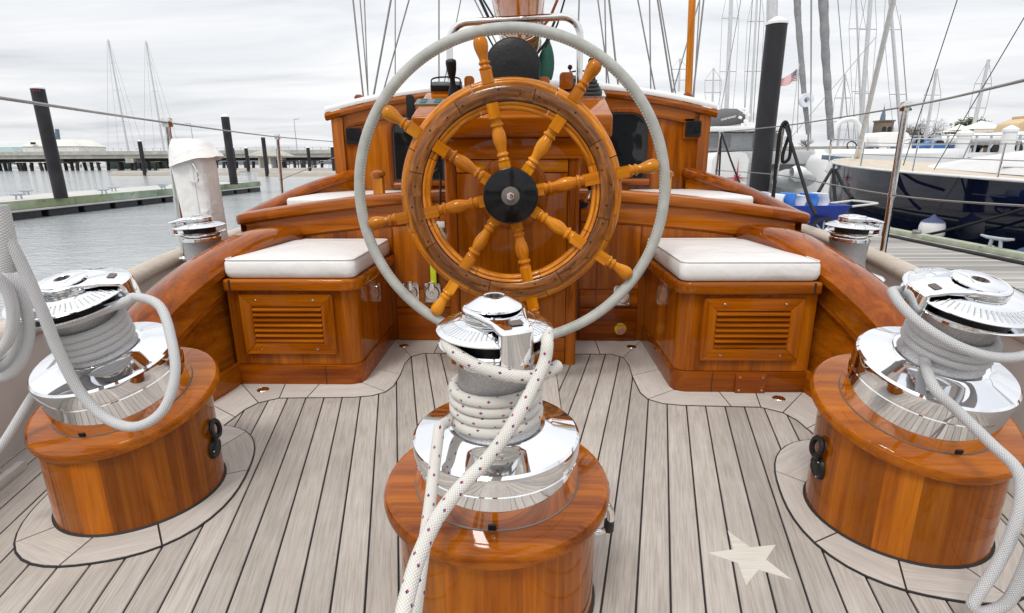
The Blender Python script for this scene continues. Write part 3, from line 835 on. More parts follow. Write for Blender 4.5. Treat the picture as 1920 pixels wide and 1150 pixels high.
# ================================================================ winches
def make_winch(label, arm, dome, dr=0.0, hs=1.0, jr=0.0, sk=1.0):
    """dr widens the drum, jr the self-tailing jaws, hs scales what stands above the skirt"""
    wn = thing('winch', label, 'winch', (0, 0, 0), 'chrome self-tailing winches')
    Z = lambda z: z*sk if z < 0.14 else 0.14*sk+(z-0.14)*hs
    def lat(prof, n=64, **k): return MB().lathe([(r_, Z(z)) for r_, z in prof], n, **k)
    B = lambda m, n_, mat, p=wn, **k: m.build(n_, mat, p, world=False, **k)
    B(lat([(0.1830, 0.0), (0.1830, 0.0015), (0.181, 0.003)], 72, close=False), 'gasket', GASKET)
    B(lat([(0.181, 0.002), (0.180, 0.072), (0.1785, 0.074), (0.1785, 0.077), (0.181, 0.079), (0.182, 0.106), (0.1805, 0.113), (0.175, 0.1175), (0.162, 0.121),
           (0.130+dr, 0.132), (0.116+dr, 0.1365), (0.112+dr, 0.139), (0.098+dr, 0.1395)], 96), 'base_skirt', CHROME, smooth=24)
    B(MB().box(-0.008, 0.008, -0.1835, -0.17, 0.003, 0.014), 'drain_slot', BLACKP)
    B(lat([(0.104+dr, 0.1375), (0.100+dr, 0.145), (0.094+dr, 0.152), (0.088+dr, 0.164), (0.085+dr, 0.185), (0.0845+dr, 0.23), (0.086+dr, 0.275), (0.089+dr, 0.286)], close=False), 'drum', DRUM, smooth=60)
    B(lat([(0.089+dr, 0.286), (0.0895+dr, 0.300), (0.086+dr, 0.302), (0.088+dr, 0.310), (0.094+dr, 0.317), (0.110+jr, 0.323), (0.1165+jr, 0.327), (0.112+jr, 0.331), (0.085+jr, 0.333), (0.06, 0.335)], 72), 'lower_jaw', CHROME, smooth=30)
    B(lat([(0.074+jr, 0.333), (0.074+jr, 0.356)], 48, close=False), 'jaw_groove', BLACKP)
    up_ = B(lat([(0.072+jr, 0.353), (0.108+jr, 0.351), (0.1185+jr, 0.3535), (0.1200+jr, 0.3565), (0.116+jr, 0.360), (0.072+jr*0.6, 0.3765), (0.058, 0.379)], 96), 'upper_disc', CHROME, smooth=26)
    m = MB(); r0, r1 = 0.1105+jr, 0.083+jr*0.75
    def zd(r_): return Z(0.360+(0.3765-0.360)*((0.116+jr)-r_)/((0.116+jr)-(0.072+jr*0.6)))
    ng = 64
    for i in range(ng):
        a = 2*math.pi*i/ng; hw_ = 0.0017*(1+jr*4)
        c, sn = math.cos(a), math.sin(a)
        pts = []
        for r_, dz, w_ in ((r0, 0.0005, hw_), (r0-0.002, 0.0022, hw_*0.7), (r1+0.002, 0.0022, hw_*0.7), (r1, 0.0005, hw_)):
            for s_ in (-1, 1): pts.append((r_*c-s_*w_*sn, r_*sn+s_*w_*c, zd(r_)+dz))
        m.add(pts, [(0, 1, 3, 2), (2, 3, 5, 4), (4, 5, 7, 6)])
    B(m, 'grip_ridges', STEEL, up_, smooth=0, kind='stuff')
    B(lat([(0.060, 0.377), (0.066, 0.379), (0.066, 0.384), (0.062, 0.386), (0.063, 0.390), (0.060, 0.392)], 48), 'feeder_ring', STEEL, smooth=30)
    # stripper arm: a plate round the middle that runs out over the disc and turns down
    e = 0.014+jr; M = RZ(arm)
    out = [(0.066*math.cos(math.pi/2+math.pi*i/18), 0.066*math.sin(math.pi/2+math.pi*i/18)) for i in range(19)]
    out += [(0.02, -0.062), (0.05, -0.050), (0.080+e*0.4, -0.038), (0.105+e, -0.034), (0.112+e, -0.024), (0.114+e, 0.0), (0.112+e, 0.024), (0.105+e, 0.034), (0.080+e*0.4, 0.038), (0.05, 0.050), (0.02, 0.062)]
    m = MB(); n = len(out); vs = []
    def dr_(x): return 0.0 if x < 0.04 else -0.30*(x-0.04)**1.25
    for x, y in out: vs.append((x, y, Z(0.390)+dr_(x)))
    for x, y in out: vs.append((x, y, Z(0.398)+dr_(x)))
    for x, y in out: vs.append((x*0.96, y*0.94, Z(0.4025)+dr_(x)))
    fs = [tuple(range(n-1, -1, -1)), tuple(range(2*n, 3*n))]
    for q in (0, n): fs += [(q+i, q+(i+1) % n, q+n+(i+1) % n, q+n+i) for i in range(n)]
    m.add(vs, fs, M)
    x0 = 0.098+e; zt_ = Z(0.396)+dr_(x0)
    m.prism([(x0-0.004, -0.033), (x0+0.010, -0.033), (x0+0.0165, -0.022), (x0+0.018, 0.0), (x0+0.0165, 0.022), (x0+0.010, 0.033), (x0-0.004, 0.033), (x0+0.006, 0.0)], zt_-0.066*min(1, hs+0.1), zt_, M)
    ar = B(m, 'stripper_arm', CHROME, smooth=30, bevel=0.0012, seg=1)
    B(MB().prism(roundrect(-0.009, 0.009, -0.013, 0.013, 0.003), 0.0, 0.0007, M @ TR((0.088+e*0.6, 0.008, Z(0.4026)+dr_(0.088+e*0.6))) @ RY(11)), 'maker_plate', GASKET, ar)
    if dome: pr = [(0.057, 0.4005), (0.057, 0.405), (0.053, 0.408), (0.031, 0.4205), (0.026, 0.423), (0.022, 0.4235), (0.0195, 0.4225), (0.0195, 0.413)]
    else: pr = [(0.054, 0.4005), (0.054, 0.404), (0.050, 0.4065), (0.026, 0.4095), (0.022, 0.4105), (0.020, 0.410), (0.018, 0.408), (0.018, 0.398)]
    cp = B(lat(pr, 64, close=False), 'top_cap', CHROME, smooth=24)
    zt = Z(pr[-2][1]); ri = pr[-1][0]
    st_ = []
    for i in range(16): a = math.pi*i/8; r_ = ri*(0.98 if i % 2 else 0.70); st_.append((r_*math.cos(a), r_*math.sin(a)))
    m = MB(); k = len(st_)
    ou = [(ri*math.cos(math.pi*i/8), ri*math.sin(math.pi*i/8)) for i in range(16)]
    m.add([(x, y, zt) for x, y in st_]+[(x, y, zt) for x, y in ou]+[(x, y, zt-0.012) for x, y in st_], [(i, (i+1) % k, k+(i+1) % k, k+i) for i in range(k)]+[(2*k+i, 2*k+(i+1) % k, (i+1) % k, i) for i in range(k)]+[tuple(range(2*k, 3*k))])
    B(m, 'handle_socket', GASKET, cp, smooth=0)
    return wn
WM = {}
def set_winch(wn, loc, nrm=(0, 0, 1)):
    q = Vector((0, 0, 1)).rotation_difference(Vector(nrm).normalized())
    wn.location = Vector(loc); wn.rotation_euler = q.to_euler()
    return TR(loc) @ q.to_matrix().to_4x4()
wl = make_winch('chrome winch wrapped in grey rope on the left pedestal', 14, False, -0.008, 0.82, 0.024, 1.2)
WM[-1] = set_winch(wl, (PED[-1].x, PED[-1].y, PTOP[-1]), TILTN[-1])
wc = make_winch('chrome winch wrapped in red and blue flecked white rope, front centre', -66, True, -0.006)
WM[0] = set_winch(wc, (PED[0].x, PED[0].y, PTOP[0]), TILTN[0])
wr = make_winch('chrome winch wrapped in grey rope on the right pedestal', 184, False, -0.006, 0.82, 0.024, 1.2)
WM[1] = set_winch(wr, (PED[1].x, PED[1].y, PTOP[1]), TILTN[1])
w4 = make_winch('bare chrome winch outside the left coaming, below the white cover', 200, False)
w5 = make_winch('bare chrome winch outside the right coaming, beside the plank dock', -12, False)
p = at(379, 421, Y=2.72); set_winch(w4, (p.x, p.y, p.z-0.362), (-0.03, -0.03, 1))
p = at(1592, 421, Y=2.72); set_winch(w5, (p.x, p.y, p.z-0.362), (0.03, -0.03, 1))
for wn in (w4, w5):
    s = -1 if wn.location.x < 0 else 1
    z = wn.location.z
    pb = thing('round_plinth', 'white painted round plinth outside the %s coaming' % ('left' if s < 0 else 'right'), 'plinth', (wn.location.x, wn.location.y, 0), 'side winch plinths')
    MB().lathe([(0.20, 0.006), (0.20, z-0.03), (0.195, z-0.012), (0.18, z-0.002), (0.0, z-0.002)], 40, TR((wn.location.x, wn.location.y, 0))).build('drum_base', WHITEP, pb)

# ================================================================ rope on the winches
def wraps(M, turns, z0, z1, a0, r=0.0965, n=26):
    out = []
    k = int(turns*n)
    for i in range(k+1):
        t = i/k; a = R(a0)+2*math.pi*turns*t
        z = z0+(z1-z0)*t
        rr_ = r+0.008*max(0, (0.175-z)/0.03)
        out.append(M @ Vector((rr_*math.cos(a), rr_*math.sin(a), z)))
    return out
RW = 0.0118
# centre: white rope. standing part comes up from the bottom left, four turns, up into the jaw, tail falls forward
M0 = WM[0]
path = [at(772, 1230, Y=0.62), at(778, 1150, Y=0.68), at(790, 1060, Y=0.75), at(803, 970, Y=0.83), at(814, 880, Y=0.91), at(825, 790, Y=0.99)]
wp = wraps(M0, 3.62, 0.158, 0.238, 196, 0.0895)
rope_pts = spline(path, 8)[:-1]+wp
tag(MB().tube(rope_pts, RW, 10).build('white_rope', ROPE_W, smooth=80), 'white rope with red and blue flecks wound four turns on the centre winch', 'rope')
jaw = [M0 @ Vector((0.082*math.cos(R(a)), 0.082*math.sin(R(a)), 0.350)) for a in range(330, 205, -12)]
tail = [M0 @ Vector((-0.092, -0.050, 0.342)), M0 @ Vector((-0.068, -0.095, 0.334)), M0 @ Vector((-0.015, -0.125, 0.318)), M0 @ Vector((0.050, -0.128, 0.303)), M0 @ Vector((0.095, -0.105, 0.297)), M0 @ Vector((0.128, -0.070, 0.300))]
t1 = spline([M0 @ Vector((-0.082, 0.02, 0.343))]+tail, 8)
over = [at(1026, 640, Y=0.985), at(1022, 675, Y=0.965), at(1005, 715, Y=0.94), at(965, 790, Y=0.89), at(915, 860, Y=0.85), at(860, 918, Y=0.80), at(815, 980, Y=0.745), at(783, 1050, Y=0.69), at(763, 1120, Y=0.64), at(750, 1180, Y=0.60), at(742, 1240, Y=0.57)]
t2 = spline([M0 @ Vector((0.070, 0.055, 0.343)), M0 @ Vector((0.105, 0.0, 0.344))]+over, 8)
tag(MB().tube(t2, 0.0125, 12).build('white_rope', ROPE_W, smooth=80), 'thick white flecked rope crossing in front of the centre winch to bottom left', 'rope')
tag(MB().tube(t1, 0.0125, 12).build('white_rope', ROPE_W, smooth=80), 'short white rope tail lying round the front of the centre winch jaw', 'rope')
# left: grey rope
M1 = WM[-1]
wp = wraps(M1, 3.83, 0.184, 0.260, 150, 0.0870)
lead = [at(-60, 900, Y=1.22), at(0, 840, Y=1.26), at(60, 745, Y=1.32), at(100, 690, Y=1.36)]
pts = spline([Vector(q) for q in lead]+[wp[0]], 6)[:-1]+wp
tag(MB().tube(pts, 0.0115, 10).build('grey_rope', ROPE_G, smooth=80), 'grey braided rope wound four turns on the left winch', 'rope')
j0 = [M1 @ Vector((0.112*math.cos(R(a)), 0.112*math.sin(R(a)), 0.312)) for a in range(170, 345, 20)]
arm_end = M1 @ Vector((0.150, -0.02, 0.318))
loop = [at(300, 575, Y=1.36), at(322, 640, Y=1.31), at(328, 705, Y=1.27), at(305, 770, Y=1.23), at(255, 800, Y=1.20), at(200, 785, Y=1.20), at(150, 735, Y=1.20), at(110, 660, Y=1.19), at(80, 585, Y=1.18), at(45, 505, Y=1.17), at(10, 440, Y=1.16), at(-40, 370, Y=1.16)]
pts = spline(j0+[arm_end, M1 @ Vector((0.172, 0.0, 0.322))]+loop, 7)
tag(MB().tube(pts, 0.0122, 10).build('grey_rope', ROPE_G, smooth=80), 'grey rope tail looping over the left pedestal towards the hanging coil', 'rope')
pts = spline([at(322, 610, Y=1.36), at(330, 680, Y=1.36), at(318, 725, Y=1.345), at(290, 745, Y=1.33), at(262, 752, Y=1.325), at(238, 742, Y=1.33)], 8)
# hanging coil at the left edge
k = 0
coil = thing('hanging_rope_coil', 'coil of grey braided rope hanging at the left edge', 'rope', at(0, 600, Y=1.2))
def lp(px0, py0, w_, h_, tilt, yy):
    out = []
    for i in range(28):
        a = 2*math.pi*i/28
        u, v_ = w_*math.cos(a), h_*math.sin(a)
        out.append(at(px0+u*math.cos(tilt)-v_*math.sin(tilt), py0+u*math.sin(tilt)+v_*math.cos(tilt), Y=yy+0.02*math.cos(a)))
    return out
for (a, b, c_, d_, e_, f_) in ((-12, 612, 66, 98, -0.10, 1.20), (-22, 600, 62, 92, -0.18, 1.235), (-30, 590, 55, 80, -0.05, 1.17), (-14, 585, 72, 86, -0.28, 1.27)):
    MB().tube(lp(a, b, c_, d_, e_, f_), 0.0122, 10, closed=True).build('loop', ROPE_G, coil, smooth=80)
MB().tube(spline([at(-6, 385, Y=1.16), at(4, 430, Y=1.16), at(12, 470, Y=1.165), at(14, 505, Y=1.17)], 8), 0.021, 12).build('hitch', ROPE_G, coil, smooth=80)
# right: grey rope
M2 = WM[1]
outp = [at(1745, 715, Y=1.22), at(1800, 775, Y=1.17), at(1858, 832, Y=1.12), at(1906, 880, Y=1.07), at(1915, 930, Y=1.04), at(1898, 1000, Y=1.015), at(1868, 1062, Y=1.0), at(1836, 1112, Y=0.99), at(1824, 1136, Y=0.985), at(1845, 1148, Y=0.98), at(1890, 1128, Y=0.97), at(1925, 1060, Y=0.965), at(1950, 980, Y=0.96)]
wp2 = wraps(M2, 3.2, 0.252, 0.184, 90, 0.0890)
pts = wp2[:-6]+spline([wp2[-6]]+outp, 8)[1:]
tag(MB().tube(pts, 0.0122, 10).build('grey_rope', ROPE_G, smooth=80), 'grey rope wound on the right winch and looping down at the right edge', 'rope')
j0 = [M2 @ Vector((-0.100, 0.07, 0.312)), M2 @ Vector((-0.150, 0.05, 0.322)), M2 @ Vector((-0.172, 0.015, 0.330)), M2 @ Vector((-0.172, -0.02, 0.322)), M2 @ Vector((-0.155, -0.06, 0.306)), M2 @ Vector((-0.122, -0.098, 0.290)), M2 @ Vector((-0.075, -0.130, 0.276)), M2 @ Vector((-0.015, -0.147, 0.268)), M2 @ Vector((0.05, -0.142, 0.272)), M2 @ Vector((0.105, -0.112, 0.286)), M2 @ Vector((0.130, -0.06, 0.304))]
tag(MB().tube(spline(j0, 6), 0.0118, 10).build('grey_rope', ROPE_G, smooth=80), 'grey rope tail passing over the arm of the right winch', 'rope')
# ================================================================ helm console
hc = thing('helm_console', 'varnished teak helm console with instrument top behind the wheel', 'console', (0, 2.75, 0))
CX = -0.015; W0 = 0.312; YF = 2.565
MB().box(CX-W0+0.02, CX+W0-0.02, YF+0.012, 2.925, 0.004, 1.09).build('carcass', D['z'], hc)
for s in (-1, 1):
    pts = roundrect(-0.028, 0.028, -0.028, 0.028, 0.018, 4)
    MB().prism(pts, 0.004, 1.092, TR((CX+s*(W0-0.028), YF+0.024, 0))).build('corner_post', V['z'], hc)
    MB().box(CX+s*W0-0.004 if s > 0 else CX+s*W0+0.002, CX+s*W0-0.002 if s > 0 else CX+s*W0+0.004, YF+0.055, 2.92, 0.004, 1.09).build('side_panel', V['z'], hc)
MB().box(CX-W0+0.056, CX+W0-0.056, YF+0.002, YF+0.014, 0.15, 0.94).build('front_panel', V['z'], hc, bevel=0.003)
MB().box(CX-W0+0.056, CX+W0-0.056, YF-0.001, YF+0.014, 0.944, 1.00).build('upper_rail', G['x'], hc, bevel=0.003)
MB().box(CX-W0+0.056, CX+W0-0.056, YF-0.001, YF+0.014, 0.006, 0.146).build('lower_rail', V['x'], hc, bevel=0.003)
MB().box(CX-W0-0.01, CX+W0+0.01, YF-0.012, YF+0.02, 1.003, 1.094).build('fascia_board', V['x'], hc, bevel=0.004)
# boss behind the wheel
MB().lathe([(0.168, 0.0), (0.168, 0.004), (0.162, 0.009), (0.152, 0.010), (0.10, 0.014), (0.0, 0.016)], 56, TR((CX+0.002, YF+0.002, 0.857)) @ RX(90)).build('boss', V['z'], hc)
# instrument top: wedge with a sloping face
HW = 0.445; yb, yt = 2.525, 2.95; zb0, zb1, zt0, zt1 = 1.095, 1.098, 1.186, 1.335
pr = [(yb, zb0), (yb, zt0), (yt, zt1), (yt, zb1)]
m = MB(); m.add([(CX-HW, y, z) for y, z in pr]+[(CX+HW, y, z) for y, z in pr], [(0, 1, 2, 3), (7, 6, 5, 4), (0, 4, 5, 1), (1, 5, 6, 2), (2, 6, 7, 3), (3, 7, 4, 0)])
m.build('instrument_top', V['x'], hc, bevel=0.012, seg=3)
SLOPE = math.atan2(zt1-zt0, yt-yb)
def ontop(px, py):
    """point of the sloping face seen at a photograph position"""
    d = ray(px, py); nrm = Vector((0, -math.sin(SLOPE), math.cos(SLOPE))); q = Vector((0, yb, zt0))
    return CAM+d*((q-CAM).dot(nrm)/d.dot(nrm))
def TM(px, py): return TR(ontop(px, py)) @ Matrix.Rotation(SLOPE, 4, 'X')
# switch panel with six buttons
o = thing('switch_panel', 'grey switch panel with six green buttons on the console', 'switch panel', ontop(808, 193))
M = TM(808, 193)
MB().prism(roundrect(-0.072, 0.072, -0.050, 0.050, 0.006, 3), 0.001, 0.007, M).build('plate', plain('grey_panel', (0.16, 0.17, 0.17), 0.5), o, bevel=0.002)
GRN = plain('green_button', (0.02, 0.11, 0.10), 0.35)
for i in (-1, 1):
    for j in (-1, 0, 1):
        MB().lathe([(0.0, 0.012), (0.014, 0.0115), (0.018, 0.007)], 16, M @ TR((i*0.034, j*0.028, 0)) @ Matrix.Diagonal((1.0, 0.55, 1, 1))).build('button', GRN, o)
# engine lever on the left
o = thing('control_lever', 'black control lever with flared knob on the left of the console', 'lever', ontop(851, 186))
M = TM(851, 186) @ Matrix.Scale(1.0, 4)
MB().lathe([(0.0, 0.0), (0.034, 0.0), (0.032, 0.012), (0.026, 0.03), (0.017, 0.055), (0.013, 0.075), (0.0125, 0.10)], 24, M).build('boot', BLACKP, o)
MB().lathe([(0.0125, 0.098), (0.018, 0.112), (0.023, 0.135), (0.0255, 0.165), (0.0245, 0.176), (0.016, 0.181), (0.0, 0.182)], 24, M @ RX(4)).build('knob', BLACKP, o)
# instrument housings
def gauge(px, py, w_, label):
    o = thing('gauge_housing', label, 'gauge', ontop(px, py))
    M = TM(px, py)
    MB().cbox((0, 0, 0.006), (w_, 0.085, 0.010), M).build('pad', V['x'], o, bevel=0.002)
    MB().prism(roundrect(-w_/2, w_/2, -0.045, 0.045, 0.012, 4), 0.011, 0.040, M).build('case', BLACKP, o, bevel=0.004)
    MB().tube(spline([M @ Vector((-w_/2+0.005, -0.03, 0.035)), M @ Vector((-w_/2+0.01, 0.0, 0.062)), M @ Vector((0, 0.02, 0.066)), M @ Vector((w_/2-0.01, 0.0, 0.062)), M @ Vector((w_/2-0.005, -0.03, 0.035))], 5), 0.004, 6).build('guard_bar', BLACKP, o)
gauge(838, 172, 0.155, 'black instrument case with guard bar behind the left lever')
gauge(1088, 160, 0.13, 'black instrument case with guard bar right of the compass hood')
def bellows(px, py, sc_, label):
    o = thing('joystick', label, 'joystick', ontop(px, py)); M = TM(px, py) @ Matrix.Scale(sc_, 4)
    MB().prism(roundrect(-0.06, 0.06, -0.05, 0.05, 0.008, 3), 0.001, 0.006, M).build('steel_plate', STEEL, o)
    prof = [(0.0, 0.004), (0.050, 0.006)]
    for i in range(5):
        r_ = 0.050-0.0075*i; z = 0.010+0.013*i
        prof += [(r_, z), (r_, z+0.005), (r_-0.008, z+0.009)]
    prof += [(0.010, 0.076), (0.006, 0.080)]
    MB().lathe(prof, 24, M).build('bellows', RUBBER, o, smooth=20)
    MB().tube([M @ Vector((0, 0, 0.075)), M @ Vector((0, 0, 0.115))], 0.005*sc_, 8).build('stem', CHROME, o)
    MB().lathe([(0.0, -0.014), (0.010, -0.010), (0.014, 0.0), (0.010, 0.010), (0.0, 0.014)], 14, M @ TR((0, 0, 0.122))).build('ball_knob', BLACKG, o)
bellows(1105, 178, 1.25, 'black joystick with large ribbed rubber boot on the right of the console')
bellows(1067, 170, 0.9, 'smaller black joystick with ball knob beside the compass hood')
# wooden blocks on top
for (px, py, w_, h_, nm) in ((880, 149, 0.050, 0.050, 'small upright wooden block on the console left of the compass'), (1007, 148, 0.125, 0.035, 'wooden block on the console right of the compass'), (1062, 142, 0.068, 0.050, 'tall wooden block behind the right joysticks')):
    pz = at(px, py, Y=2.90)
    tag(MB().prism(roundrect(-w_/2, w_/2, -h_/2-0.03, h_/2, 0.018, 4), -0.012, 0.012, TR((pz.x, 2.90, pz.z-0.01)) @ RX(90)).build('wooden_block', V['x'], bevel=0.003), nm, 'block')
# compass hood
hd = thing('compass_hood', 'black domed compass hood on top of the console', 'hood', (at(961, 140, Y=2.80).x, 2.80, 1.29))
pc = at(961, 140, Y=2.74); ptp = at(961, 71, Y=2.74)
hx = pc.x; rad = 0.127; zc = ptp.z-rad
poly = [(hx+rad*math.cos(a), zc+rad*math.sin(a)) for a in [math.pi*i/28 for i in range(29)]]+[(hx-rad*0.985, 1.27), (hx+rad*0.985, 1.27)]
m = MB(); n = len(poly)
cyz = (hx, zc-0.02)
def shell(f, y): return [(cyz[0]+(x-cyz[0])*f, y, cyz[1]+(z-cyz[1])*f) for x, z in poly]
rows = [shell(0.98, 2.93), shell(1.0, 2.92), shell(1.0, 2.745), shell(0.985, 2.737), shell(0.96, 2.735), shell(0.7, 2.727), shell(0.35, 2.722)]
m.grid([r_+[r_[0]] for r_ in rows]); m.add(rows[-1], [tuple(range(n))]); m.add(rows[0], [tuple(range(n))])
HOODM = NT('grained_black_plastic'); c_ = HOODM.coord()
HOODM.set(base=(0.012, 0.0125, 0.0145), rough=0.42, spec=0.3); HOODM.bump(HOODM.noise(c_, 55, 3, 0.6), 0.5, 0.004)
m.build('shell', HOODM.m, hd)
m = MB(); m.tube([(x, 2.742, z) for x, z in poly[:29]], 0.0042, 6); m.build('rim', RUBBER, hd)
MB().box(hx-0.09, hx+0.05, 2.726, 2.738, 1.302, 1.332).build('front_tab', BLACKP, hd, bevel=0.004)
# grab hoop
Yh = 2.985
zz0 = at(960, 38, Y=Yh).z; xl = at(843, 100, Y=Yh).x; xr = at(1087, 100, Y=Yh).x
pth = [(xl, Yh, 0.95), (xl, Yh, zz0-0.12)]+[(xl+0.10-0.10*math.cos(R(a)), Yh, zz0-0.10-0.006+0.10*math.sin(R(a))) for a in range(0, 91, 15)]+[(xr-0.09+0.09*math.sin(R(a)), Yh, zz0-0.09+0.012+0.09*math.cos(R(a))) for a in range(0, 91, 15)]+[(xr, Yh, zz0-0.12), (xr, Yh, 0.95)]
tag(MB().tube(pth, 0.0175, 14).build('grab_hoop', STEEL, smooth=60), 'bent stainless grab hoop standing behind the compass hood', 'handrail')
# crank handle right of the console, cable loop and lever on the left
p = at(1107, 352, Y=2.80)
o = thing('crank_handle', 'small black crank handle on the right side of the console', 'handle', p)
MB().tube(spline([p, p+Vector((-0.012, 0.0, -0.05)), p+Vector((-0.03, 0.01, -0.085))], 6), [0.009]*13, 8).build('arm', STEEL, o)
MB().lathe([(0, -0.017), (0.012, -0.012), (0.017, 0), (0.012, 0.012), (0, 0.017)], 14, TR(p)).build('ball', BLACKG, o)
MB().lathe([(0.0, -0.02), (0.014, -0.02), (0.018, 0.0), (0.014, 0.02), (0.0, 0.02)], 14, TR(p+Vector((-0.03, 0.01, -0.085))) @ RY(60)).build('pivot', BLACKP, o)
p = at(815, 360, Y=2.86)
tag(MB().tube(spline([p+Vector((-0.01, 0, -0.10)), p+Vector((-0.035, 0, -0.03)), p+Vector((-0.02, 0, 0.06)), p+Vector((0.02, 0, 0.11)), p+Vector((0.03, 0.02, 0.05)), p+Vector((0.015, 0, -0.14))], 6), 0.006, 8).build('black_cable', RUBBER, smooth=60), 'looped black cable behind the left of the wheel', 'cable')

# ================================================================ ship's wheel
HUB = Vector((-0.013, 2.315, 0.857))
wh = thing('ship_wheel', 'wooden eight-spoked ship wheel with leather-bound outer ring', 'wheel', HUB)
WX = TR((0, 0, 0)) @ RX(90)          # local z of the lathe points to the helmsman (-y)
def WB(m, n_, mat, p=wh, **k): return m.build(n_, mat, p, world=False, **k)
tor = [(0.636*math.cos(a), 0, 0.636*math.sin(a)) for a in [2*math.pi*i/120 for i in range(120)]]
rg = WB(MB().tube(tor, 0.0225, 16, closed=True), 'outer_ring', LEATHER, smooth=80)
# stitching on the inside of the leather
m = MB()
for i in range(300):
    a = 2*math.pi*i/300
    M = RY(-math.degrees(a)) @ TR((0.6155, -0.010, 0)) @ RZ(35)
    m.cbox((0, 0, 0), (0.006, 0.003, 0.0062), M)
WB(m, 'stitching', plain('pale_thread', (0.55, 0.55, 0.50), 0.8), rg, smooth=0, kind='stuff')
A0 = 11.2
def wood_on_ring(name, dark, mid, light, tone):
    s = NT(name)
    # grain runs round the rim: polar coordinates of the object
    x = s.n('ShaderNodeSeparateXYZ'); s.l(s.n('ShaderNodeTexCoord').outputs['Object'], x.inputs[0])
    rad_ = s.math('SQRT', s.math('ADD', s.math('MULTIPLY', x.outputs[0], x.outputs[0]), s.math('MULTIPLY', x.outputs[2], x.outputs[2])))
    ang = s.math('ARCTAN2', x.outputs[2], x.outputs[0])
    cmb = s.n('ShaderNodeCombineXYZ'); s.l(s.math('MULTIPLY', ang, 2.2), cmb.inputs[0]); s.l(s.math('MULTIPLY', rad_, 40.0), cmb.inputs[1]); s.l(s.math('MULTIPLY', x.outputs[1], 30.0), cmb.inputs[2])
    oi = s.n('ShaderNodeObjectInfo'); ad = s.n('ShaderNodeVectorMath', operation='ADD'); sv = s.n('ShaderNodeVectorMath', operation='SCALE'); sv.inputs[0].default_value = (17, 31, 23)
    s.l(oi.outputs['Random'], sv.inputs['Scale']); s.l(cmb.outputs[0], ad.inputs[0]); s.l(sv.outputs[0], ad.inputs[1])
    g = s.noise(ad.outputs[0], 1.4, 6, 0.65, 0.7)
    col = s.ramp(g, (0.3, dark), (0.5, mid), (0.72, light))
    sp = s.noise(s.coord((26, 26, 26), rnd=1), 1, 4, 0.6)
    col = s.mix(s.ramp(sp, (0.62, 0.0), (0.78, 0.7)), col, tuple(v*0.35 for v in dark))
    s.set(base=s.vary(col, tone), rough=0.4, coat=1.0, coatr=0.04, spec=0.0)
    b = s.n('ShaderNodeBump'); b.inputs['Strength'].default_value = 0.12; b.inputs['Distance'].default_value = 0.01
    s.l(g, b.inputs['Height']); s.l(b.outputs[0], s.p.inputs['Coat Normal']); return s.m
RIMG = wood_on_ring('wheel_rim_honey', (0.26, 0.066, 0.002), (0.53, 0.170, 0.006), (0.72, 0.29, 0.018), 0.3)
RIMD = wood_on_ring('wheel_rim_dark', (0.06, 0.017, 0.003), (0.20, 0.066, 0.012), (0.40, 0.155, 0.032), 0.6)
for k in range(8):
    a0, a1 = R(A0+45*k+0.25+9), R(A0+45*(k+1)-0.25+9)
    WB(MB().ringseg([(0.350, -0.020), (0.350, 0.030), (0.428, 0.030), (0.436, 0.033), (0.443, 0.030), (0.446, 0.022), (0.450, 0.021), (0.457, 0.016), (0.460, 0.004), (0.456, -0.010), (0.446, -0.018), (0.40, -0.024)], a0, a1, 14, WX), 'rim_segment', RIMG, smooth=50)
    WB(MB().ringseg([(0.334, 0.006), (0.333, 0.026), (0.338, 0.034), (0.346, 0.036), (0.352, 0.031), (0.356, 0.038), (0.363, 0.040), (0.368, 0.034), (0.368, 0.006)], a0, a1, 14, WX), 'inner_bead', RIMG, smooth=50)
    WB(MB().ringseg([(0.366, 0.022), (0.368, 0.046), (0.373, 0.050), (0.416, 0.050), (0.424, 0.044), (0.428, 0.022)], a0-R(9)+R(20), a1-R(9)+R(20), 14, WX), 'rim_plate', RIMD, smooth=40)
    m = MB()
for k in range(8):
    m = MB()
    for (da, r_) in ((4, 0.382), (-5, 0.410), (17, 0.395), (-17, 0.393)):
        a = R(A0+45*k+da)
        m.lathe([(0.0, 0.0515), (0.0035, 0.0512), (0.0042, 0.050)], 8, WX @ TR((r_*math.cos(a), r_*math.sin(a), 0)))
    WB(m, 'rim_plug', BLACKP, smooth=0, kind='stuff')
# spokes
def spoke_profile():
    return [(0.135, 0.0201), (0.139, 0.0229), (0.145, 0.0251), (0.151, 0.0201), (0.157, 0.0185), (0.163, 0.0251), (0.170, 0.0240), (0.176, 0.0185), (0.190, 0.0206), (0.210, 0.0262), (0.230, 0.0290), (0.250, 0.0274),
            (0.265, 0.0229), (0.274, 0.0206), (0.279, 0.0274), (0.286, 0.0284), (0.292, 0.0212), (0.302, 0.0206), (0.309, 0.0262)]
def handle_profile():
    return [(0.489, 0.0195), (0.494, 0.0251), (0.500, 0.0262), (0.506, 0.0195), (0.512, 0.0185), (0.517, 0.0234), (0.523, 0.0229), (0.528, 0.0173), (0.538, 0.0178), (0.555, 0.0229), (0.575, 0.0279), (0.592, 0.0293), (0.604, 0.0262), (0.612, 0.0190), (0.616, 0.0000)]
m = MB()
ML = RY(90)   # lathe z -> x
def sq(a, b, h, hy): m.box(a, b, -hy, hy, -h, h)
m.lathe([(r_, z) for z, r_ in spoke_profile()], 18, ML, close=False)
mh = MB().lathe([(r_, z) for z, r_ in handle_profile()], 18, ML, close=False).box(0.44, 0.491, -0.022, 0.022, -0.0235, 0.0235)
sq(0.09, 0.137, 0.0235, 0.022); sq(0.307, 0.366, 0.0235, 0.035)
sp0 = None
